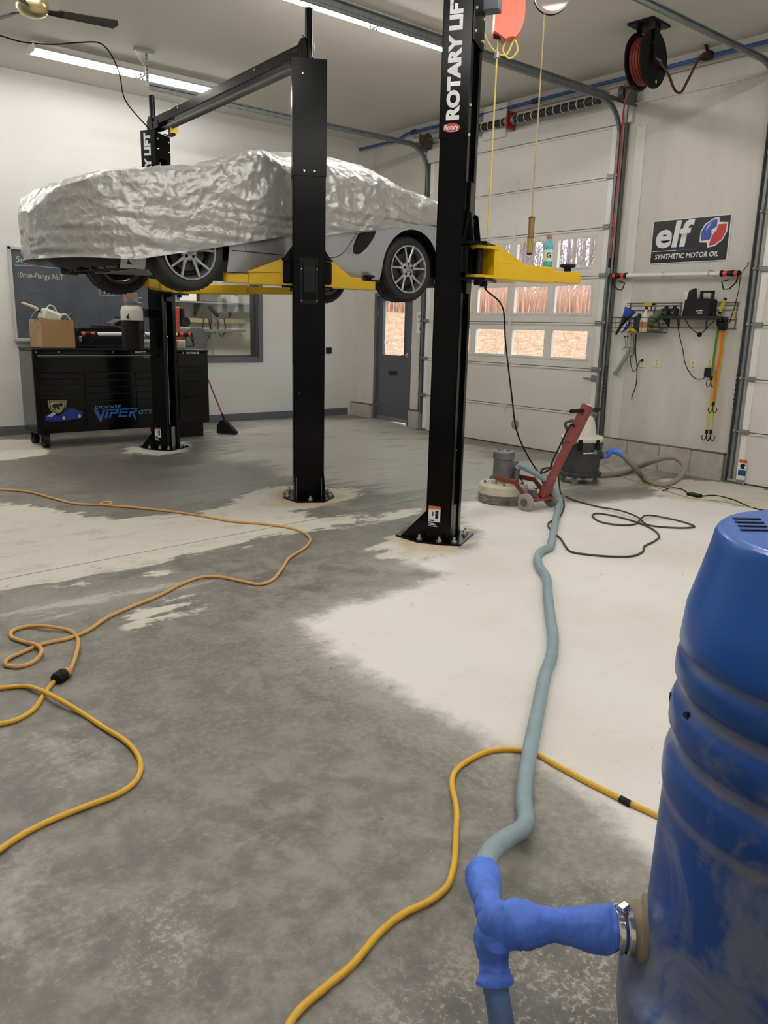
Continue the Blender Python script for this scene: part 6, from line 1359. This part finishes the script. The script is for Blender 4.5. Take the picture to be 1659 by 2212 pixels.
# ---- vacuum
vc = atF(1250, 1041); vz = float(fz(vc[0], vc[1])); vc[2] = vz
r = thing('shop_vacuum', 'dusty black shop vacuum with white lid on casters', 'vacuum', vc)
mat('vac_black', (38, 39, 41), .55, var=.5, vs=7, rgb2=(66, 67, 70)); mat('vac_white', (222, 218, 208), .5, var=.08)
tank = B().lathe(vc, [(.20, .10), (.205, .11), (.21, .14), (.215, .40), (.222, .46), (.222, .475)], 40).build('tank', 'vac_black', r)
B().lathe(vc, [(.0, .08), (.235, .085), (.24, .10), (.24, .125), (.225, .13)], 40).build('dolly', 'vac_black', r)
for a in (.4, 2.0, 3.5, 5.1):
    p = vc+V((.19*math.cos(a), .19*math.sin(a), 0)); c_ = B().cyl(p+V((-.012, 0, .036)), p+V((.012, 0, .036)), .036, n=18).build('caster', mat('caster_grey', (150, 148, 144), .5), r); B().box(p+Z3*.07, (.05, .04, .035)).build('caster_fork', 'zinc', c_)
lid = B().lathe(vc, [(.232, .475), (.236, .485), (.236, .515), (.22, .53), (.14, .54)], 40).build('lid', 'vac_white', r)
B().lathe(vc, [(.15, .535), (.145, .60), (.12, .70), (.095, .745), (.05, .76), (0, .762)], 32, sharp=False).build('motor_dome', 'vac_white', lid)
fwd = V((CR[0], CR[1], 0)); fwd /= np.linalg.norm(fwd); tow = -V((CF[0], CF[1], 0)); tow /= np.linalg.norm(tow)
B().tube(smooth_path([vc-fwd*.16+Z3*.56, vc-fwd*.20+Z3*.66, vc-fwd*.14+Z3*.69, vc-fwd*.05+Z3*.72], 5), .016, 8).build('carry_handle', 'vac_black', lid)
for a in (-.3, .55): p = vc+tow*.235*math.cos(a)+fwd*.235*math.sin(a); B().box(p+Z3*.45, (.04, .04, .12), ch=.006).build('latch', 'black_rubber', tank)
p = vc+tow*.22+fwd*.05; B().tube([p-fwd*.08+Z3*.36, p-fwd*.08+tow*.03+Z3*.36, p+fwd*.04+tow*.03+Z3*.375, p+fwd*.04+Z3*.375], .012, 8).build('side_handle', 'chrome', tank); B().box(p+fwd*.05+Z3*.375, (.04, .03, .05), ch=.004).build('handle_bracket', 'zinc', tank)
ip = vc+fwd*.20+Z3*.31; B().cyl(ip, ip+fwd*.05, .042, n=16).build('inlet', 'vac_black', tank)
# vacuum hose: taped cuff, arch, loop back along the floor
def fpt(x, y, dz): return atF(x, y, dz)
mat('hose_grey', (146, 140, 128), .65, var=.1, vs=12); mat('tape_blue', (84, 128, 232), .55, var=.25, vs=14, bump=.9, bs=16)
lp = fpt(1438, 1047, .034)
ihp = [ip+fwd*.05, ip+fwd*.09, atP(1322, 974, ip*.75+lp*.25), atP(1345, 983, ip*.6+lp*.4), atP(1365, 1003, ip*.4+lp*.6), fpt(1388, 1030, .04), fpt(1410, 1043, .034), lp, atP(1468, 1032, lp), atP(1479, 1010, lp), atP(1466, 992, lp*1.01), atP(1440, 988, lp*1.02), atP(1405, 998, lp*1.03), fpt(1365, 1015, .036), fpt(1335, 1023, .033), fpt(1300, 1026, .033), fpt(1265, 1026, .033)]
pth = smooth_path(ihp, 8)
r = thing('vacuum_hose', 'grey vacuum hose looping on the floor beside the kerb', 'hose', pth[-1])
def ribbed(name, pts, rad, m, parent, pitch=.012, n=14, amp=.03):
    P = np.array(pts); s_ = np.concatenate([[0], np.cumsum(np.linalg.norm(np.diff(P, axis=0), axis=1))]); k = max(8, int(s_[-1]/(pitch/2))); t = np.linspace(0, s_[-1], k)
    Q = np.stack([np.interp(t, s_, P[:, i]) for i in range(3)], 1); i_ = [0]
    return B().tube(list(Q), rad, n, rf=lambda u: rad*(1+(amp if int(round(u*(k-1))) % 2 else -amp))).build(name, m, parent)
ribbed('hose', pth, .032, 'hose_grey', r, .02, 12)
B().tube(pth[:5], .038, 14).build('cuff', 'hose_grey', r); B().tube(pth[5:24], .0355, 14).build('tape_wrap', 'tape_blue', r)
tag(B().tube(smooth_path([fpt(1280, 998, .006), fpt(1305, 1005, .006), fpt(1345, 1030, .006), fpt(1400, 1047, .006), fpt(1440, 1060, .006), fpt(1500, 1077, .006), fpt(1560, 1083, .006), fpt(1620, 1096, .006), fpt(1700, 1106, .006)], 6), .006, 6).build('extension_cord', mat('cord_straw', (196, 178, 120), .5)), 'pale straw coloured cord on the floor beside the vacuum hose', 'cord')
r = thing('inline_switch_cord', 'black cord with an inline block on the floor right of the vacuum hose', 'cord', fpt(1497, 1068, 0))
B().tube(smooth_path([fpt(1432, 1060, .006), fpt(1450, 1054, .02), fpt(1470, 1056, .01), fpt(1488, 1066, .012)], 6), .006, 6).build('cord', 'black_rubber', r); B().tube(smooth_path([fpt(1512, 1072, .012), fpt(1545, 1070, .006), fpt(1580, 1078, .006), fpt(1630, 1098, .006), fpt(1700, 1112, .006)], 6), .006, 6).build('cord', 'black_rubber', r)
c = fpt(1500, 1069, .018); d = fpt(1514, 1072, .018)-fpt(1487, 1066, .018); B().bar(c-d*.5, c+d*.5, .07, .036, ch=.008).build('inline_block', 'dark_plastic', r)

# ---- long dust hose from grinder to the barrel
CB = V((1.513, .488, 0))                           # barrel axis
nb = V((-.56, .828, 0)); nb /= np.linalg.norm(nb)
PZ = .385
J = atN(1075, 1992, CB+nb*.62, nb)                  # junction, just off the barrel
J = atZ(1074, 1993, PZ)
port0 = CB+nb*.27+Z3*PZ; side = J-port0; side[2] = 0; side /= np.linalg.norm(side)
HR = .029
gp_ = dp+Z3*.33
hp_ = [gp_, gp_+Z3*.03+ex*.015-ey*.01, gm+ex*.02+ey*.13+Z3*.34, gm+ex*.10+ey*.0+Z3*.26, fpt(1190, 1048, .10), fpt(1207, 1068, .05), fpt(1205, 1100, HR)]
hp_ += [fpt(x, y, HR) for x, y in ((1197, 1140), (1192, 1168), (1187, 1183), (1170, 1190), (1161, 1205), (1166, 1225), (1180, 1247), (1184, 1290), (1190, 1340), (1195, 1375), (1191, 1420), (1178, 1455), (1165, 1520), (1155, 1570), (1145, 1620), (1135, 1680), (1132, 1735), (1136, 1768))]
hp_ += [fpt(1128, 1790, .05), fpt(1100, 1808, .10), fpt(1068, 1832, .17), fpt(1049, 1862, .24), fpt(1043, 1892, .29)]
pth = smooth_path(hp_, 8)
r = thing('dust_hose', 'long blue grey corrugated hose running from the grinder to the barrel', 'hose', pth[len(pth)//2])
ribbed('hose', pth, HR, mat('hose_bluegrey', (144, 164, 170), .6, var=.12, vs=10), r, .013, 12, .035)
# taped wye
r = thing('taped_wye', 'blue taped wye fitting joining two hoses to the barrel', 'hose fitting', J)
def lump(name, pts, rad, fn, n=32):
    P = smooth_path(pts, 22); o = B().tube(P, rad, n, rf=fn); vs = []
    for p in o.v:
        k = mn.noise(Vector(p)*18)*.006+(.35-abs(mn.noise(Vector(p)*34)))*.008+(.3-abs(mn.noise(Vector(p)*80)))*.004; c_ = min(P, key=lambda q: np.linalg.norm(q-V(p))); d_ = V(p)-c_; l_ = np.linalg.norm(d_); vs.append(tuple(V(p)+(d_/l_*k if l_ > 1e-6 else 0)))
    o.v = vs; return o.build(name, 'tape_blue', r)
e_ = pth[-1]; mat('tape_blue')if False else None
lump('upper_branch', [e_+(pth[-1]-pth[-4])*-.6, e_, fpt(1048, 1925, .34), fpt(1060, 1965, .37), J], .034, lambda t: .035+.007*math.sin(t*9-1.0))
pj = [J-side*.01, J+(port0-J)*.25, J+(port0-J)*.5, J+(port0-J)*.72, port0+(J-port0)*.16]
lump('barrel_branch', pj, .042, lambda t: .040+.009*math.cos((t-.12)*11)*(1-.5*t))
dn_ = [J+V((0, 0, .0)), fpt(1064, 2040, .33), fpt(1066, 2085, .29), fpt(1069, 2125, .26)]
lump('lower_branch', dn_, .036, lambda t: .038+.006*math.cos((t-.2)*8)-.006*t)
B().lathe(J, [(0, -.045), (.03, -.035), (.043, 0), (.03, .035), (0, .045)], 18, sharp=False).build('wye_body', 'tape_blue', r)
tag(ribbed('second_hose', smooth_path([fpt(1068, 2118, .265), fpt(1080, 2190, .20), fpt(1093, 2280, .12), fpt(1100, 2400, .05), fpt(1090, 2600, .03)], 8), .027, mat('hose_dusty_blue', (96, 124, 168), .6, var=.15, vs=12), None, .013, 14, .02), 'dusty blue second hose running out at the bottom edge', 'hose')
cl = J+(port0-J)*.78; dd = (port0-J)/np.linalg.norm(port0-J)
r2 = thing('hose_clamp', 'shiny metal hose clamp around the blue taped pipe', 'clamp', cl)
B().lathe(cl-dd*.014, [(.0465, 0), (.049, .003), (.049, .011), (.0465, .014)], 28, dd, cap0=False, cap1=False).build('band', 'chrome', r2); B().lathe(cl+dd*.006, [(.0465, 0), (.049, .003), (.049, .012), (.0465, .015)], 28, dd, cap0=False, cap1=False).build('band', 'chrome', r2); B().box(cl+V((0, 0, .052)), (.03, .02, .014), ch=.004).build('screw', 'chrome', r2)
# ---- blue barrel
m = mat('barrel_blue', (22, 66, 150), .38, coat=.15)
NT = m.node_tree; N = NT.nodes; L = NT.links; bs = N['Principled BSDF']; tc = N.new('ShaderNodeTexCoord')
n1 = N.new('ShaderNodeTexNoise'); n1.inputs['Scale'].default_value = 5.0; n1.inputs['Detail'].default_value = 8; n1.inputs['Roughness'].default_value = .62; n1.inputs['Distortion'].default_value = .8; L.new(tc.outputs['Object'], n1.inputs['Vector'])
sz = N.new('ShaderNodeSeparateXYZ'); L.new(tc.outputs['Object'], sz.inputs[0])
mr = N.new('ShaderNodeMapRange'); mr.inputs[1].default_value = .95; mr.inputs[2].default_value = .30; mr.inputs[3].default_value = -.15; mr.inputs[4].default_value = .13; L.new(sz.outputs[2], mr.inputs[0])
ad = N.new('ShaderNodeMath'); ad.operation = 'ADD'; L.new(n1.outputs['Fac'], ad.inputs[0]); L.new(mr.outputs[0], ad.inputs[1])
rp = N.new('ShaderNodeValToRGB'); rp.color_ramp.elements[0].position = .47; rp.color_ramp.elements[1].position = .60; L.new(ad.outputs[0], rp.inputs[0])
mx = N.new('ShaderNodeMix'); mx.data_type = 'RGBA'; ml = N.new('ShaderNodeMath'); ml.operation = 'MULTIPLY'; ml.inputs[1].default_value = .75; L.new(rp.outputs[0], ml.inputs[0]); L.new(ml.outputs[0], mx.inputs[0])
mx.inputs[6].default_value = (*lin((5, 68, 146)), 1); mx.inputs[7].default_value = (*lin((128, 132, 146)), 1); prev = mx.outputs[2]
for zg in (.725, .835, .940, 1.027):          # dust caught in the grooves
    def _m(op, a, b):
        n_ = N.new('ShaderNodeMath'); n_.operation = op
        for i_, v_ in enumerate((a, b)):
            if isinstance(v_, float): n_.inputs[i_].default_value = v_
            else: L.new(v_, n_.inputs[i_])
        return n_.outputs[0]
    dz = _m('ABSOLUTE', _m('SUBTRACT', sz.outputs[2], zg), 0.0); k_ = N.new('ShaderNodeMapRange'); k_.interpolation_type = 'SMOOTHSTEP'; k_.inputs[1].default_value = .018; k_.inputs[2].default_value = .004; L.new(dz, k_.inputs[0])
    fc_ = _m('MULTIPLY', _m('MULTIPLY', k_.outputs[0], n1.outputs['Fac']), .85); g_ = N.new('ShaderNodeMix'); g_.data_type = 'RGBA'; L.new(fc_, g_.inputs[0]); L.new(prev, g_.inputs[6]); g_.inputs[7].default_value = (*lin((150, 144, 138)), 1); prev = g_.outputs[2]
L.new(prev, bs.inputs['Base Color'])
r = thing('blue_barrel', 'large dusty blue plastic barrel in the right foreground', 'barrel', CB)
prof = [(.27, .005), (.292, .012), (.305, .05), (.325, .14), (.337, .22), (.338, .29), (.334, .308), (.322, .318), (.304, .328), (.297, .345), (.2945, .40), (.2935, .46), (.292, .60), (.2905, .70), (.289, .722), (.292, .735), (.2955, .75), (.2955, .795), (.291, .812), (.279, .828), (.278, .842), (.288, .858), (.294, .870), (.294, .905), (.289, .92), (.277, .934), (.276, .946), (.286, .960), (.292, .970), (.292, 1.0), (.288, 1.012), (.280, 1.022), (.280, 1.032)]
B().lathe(CB, prof, 72, sharp=False).build('body', 'barrel_blue', r)
lid = B().lathe(CB, [(.286, 1.030), (.2895, 1.033), (.2875, 1.06), (.2845, 1.10), (.281, 1.115), (.268, 1.165), (.252, 1.232), (.250, 1.246), (.246, 1.254)], 72, sharp=False, cap1=False).build('lid', mat('lid_blue', (5, 80, 166), .34, coat=.1), r)
B().lathe(CB, [(.246, 1.254), (.241, 1.2585), (.236, 1.260)], 72, sharp=False, cap0=False).build('lid_top', 'lid_blue', lid)
for row in range(4):
    for s_ in (-1, 1):
        p = CB-tow*(.135-.030*row)+fwd*(-.155-.008*row+.072*(s_+1)/2)+Z3*1.261
        B().box(p, (.052, .008, .002), np.stack([fwd, -tow, Z3], 1)).build('vent_slot', 'well_black', lid)
for (x, y) in ((1480, 1549), (1446, 1505)):
    rr_ = ray(x, y); o2 = O3[:2]-CB[:2]; A_ = rr_[0]**2+rr_[1]**2; Bq = 2*(o2@rr_[:2]); Cq = o2@o2-.2905**2; dq = Bq*Bq-4*A_*Cq
    for _k in range(4):
        t_ = (-Bq-math.sqrt(max(dq, 0)))/(2*A_); p = O3+t_*rr_; rz = float(np.interp(p[2], [q_[1] for q_ in prof], [q_[0] for q_ in prof])); Cq = o2@o2-rz**2; dq = Bq*Bq-4*A_*Cq
    n_ = V((p[0]-CB[0], p[1]-CB[1], 0)); n_ /= np.linalg.norm(n_)
    B().cyl(p-n_*.01, p+n_*.0004, .010, n=14).build('drilled_hole', 'well_black', r)
B().lathe(CB+nb*.262+Z3*PZ, [(.068, 0), (.068, .038), (.056, .042), (.050, .075), (.046, .08)], 30, nb).build('port_flange', mat('port_tan', (168, 152, 128), .6, var=.3, vs=8), r)

# ---- cords on the floor
mat('cord_orange', (206, 158, 92), .55); mat('cord_yellow', (222, 172, 52), .5)
def cord(name, label, px_, rad, m, lift=None, extra=None):
    pts = [fpt(x, y, rad) for x, y in px_]
    if lift:
        for k, h in lift.items(): pts[k] = fpt(px_[k][0], px_[k][1], h)
    r = thing(name, label, 'cord', pts[len(pts)//2]); B().tube(smooth_path(pts, 8), rad, 8).build('cord', m, r); return r, pts
oc_, op = cord('extension_cord', 'orange extension cord winding across the floor from the left edge', [(-60, 1056), (0, 1057), (60, 1062), (110, 1075), (165, 1088), (220, 1090), (240, 1088), (237, 1084), (220, 1086), (222, 1090), (290, 1096), (380, 1106), (440, 1115), (500, 1126), (570, 1132), (625, 1140), (655, 1150), (670, 1164), (660, 1182), (625, 1205), (608, 1230), (585, 1255), (560, 1262), (520, 1255), (480, 1247), (440, 1246), (400, 1258), (340, 1288), (280, 1312), (230, 1335), (190, 1362), (150, 1378), (90, 1392), (50, 1408), (15, 1425), (12, 1436), (40, 1440), (75, 1428), (90, 1408), (80, 1394), (50, 1386), (25, 1376), (28, 1362), (60, 1353), (110, 1354), (150, 1362), (168, 1380), (165, 1410), (155, 1440), (146, 1452)], .0105, 'cord_orange', {38: .028, 39: .024, 47: .028, 44: .024})
yc_, yp = cord('extension_cord', 'yellow extension cord looping out of the left edge', [(121, 1468), (108, 1482), (92, 1505), (75, 1530), (50, 1548), (20, 1560), (-30, 1564), (-120, 1545), (-140, 1510), (-60, 1490), (0, 1486), (50, 1482), (85, 1490), (130, 1512), (180, 1542), (230, 1575), (270, 1600), (297, 1630), (304, 1660), (290, 1690), (255, 1715), (190, 1740), (110, 1772), (50, 1802), (0, 1835), (-60, 1880)], .0105, 'cord_yellow', {12: .024, 13: .028})
a = fpt(148, 1450, .022); b_ = fpt(121, 1468, .022); d = b_-a
r = thing('cord_connector', 'black and orange plug joining the orange and yellow cords', 'plug', (a+b_)/2)
B().cyl(a-d*.12, a+d*.40, .017, .026, n=16).build('orange_socket', mat('socket_orange', (216, 148, 92), .5), r); B().cyl(a+d*.36, b_+d*.02, .029, .027, n=18).build('black_plug', 'black_rubber', r)
for q in (.5, .65, .8): B().cyl(a+d*q, a+d*(q+.06), .031, n=18).build('grip_ring', 'dark_plastic', r)
rc_, rp_ = cord('extension_cord', 'yellow extension cord passing under the dust hose in front', [(600, 2260), (640, 2190), (700, 2135), (760, 2085), (820, 2015), (870, 1975), (930, 1945), (965, 1915), (980, 1870), (985, 1800), (986, 1745), (976, 1690), (985, 1664), (1020, 1638), (1060, 1622), (1110, 1619), (1160, 1630), (1200, 1652), (1270, 1690), (1340, 1725), (1420, 1762), (1480, 1790)], .0105, 'cord_yellow')
a = fpt(1340, 1725, .0105); b_ = fpt(1362, 1737, .0105); B().cyl(a, b_, .0125, n=12).build('tape_band', 'black_rubber', rc_)
blk = [BLACKTOP, BLACKTOP*.85+atP(1083, 660, BLACKTOP)*.15, atP(1084, 660, BLACKTOP)]
g_end = h0+hd*.10+ey*.03
for t_, (x, y) in zip((.15, .45, .75, .93, 1.0), ((1092, 740), (1105, 850), (1116, 930), (1140, 985), (1168, 1030))):
    P_ = BLACKTOP*(1-t_)+g_end*t_; blk.append(atP(x, y, P_))
tag(B().tube(smooth_path(blk+[g_end], 6), .007, 8).build('power_cable', 'black_rubber'), 'black cable dropping from the triple tap to the grinder', 'cable')
blk2 = [h0+hd*hl*.30+ex*.04, fpt(1210, 1060, .10), fpt(1218, 1085, .02)]+[fpt(x, y, .009) for x, y in ((1217, 1100), (1205, 1120), (1187, 1128), (1184, 1134), (1192, 1148), (1210, 1162), (1222, 1180), (1235, 1192), (1290, 1200), (1360, 1202), (1388, 1192), (1392, 1180), (1412, 1170), (1424, 1158), (1408, 1142), (1385, 1132), (1360, 1123), (1320, 1113), (1290, 1109), (1280, 1114), (1300, 1128), (1340, 1134), (1372, 1132), (1384, 1124), (1400, 1117), (1450, 1121), (1490, 1132), (1500, 1138), (1460, 1140), (1400, 1134), (1378, 1122), (1340, 1108), (1290, 1094), (1245, 1082), (1222, 1072))]
for k_, h_ in ((26, .026), (27, .026), (33, .028), (34, .030)): blk2[k_] = blk2[k_]+V((0, 0, h_-.009))
tag(B().tube(smooth_path(blk2, 6), .0078, 8).build('grinder_cable', mat('cable_dusty', (62, 60, 57), .7)), 'black power cable coiled in loops on the white floor behind the barrel', 'cable')
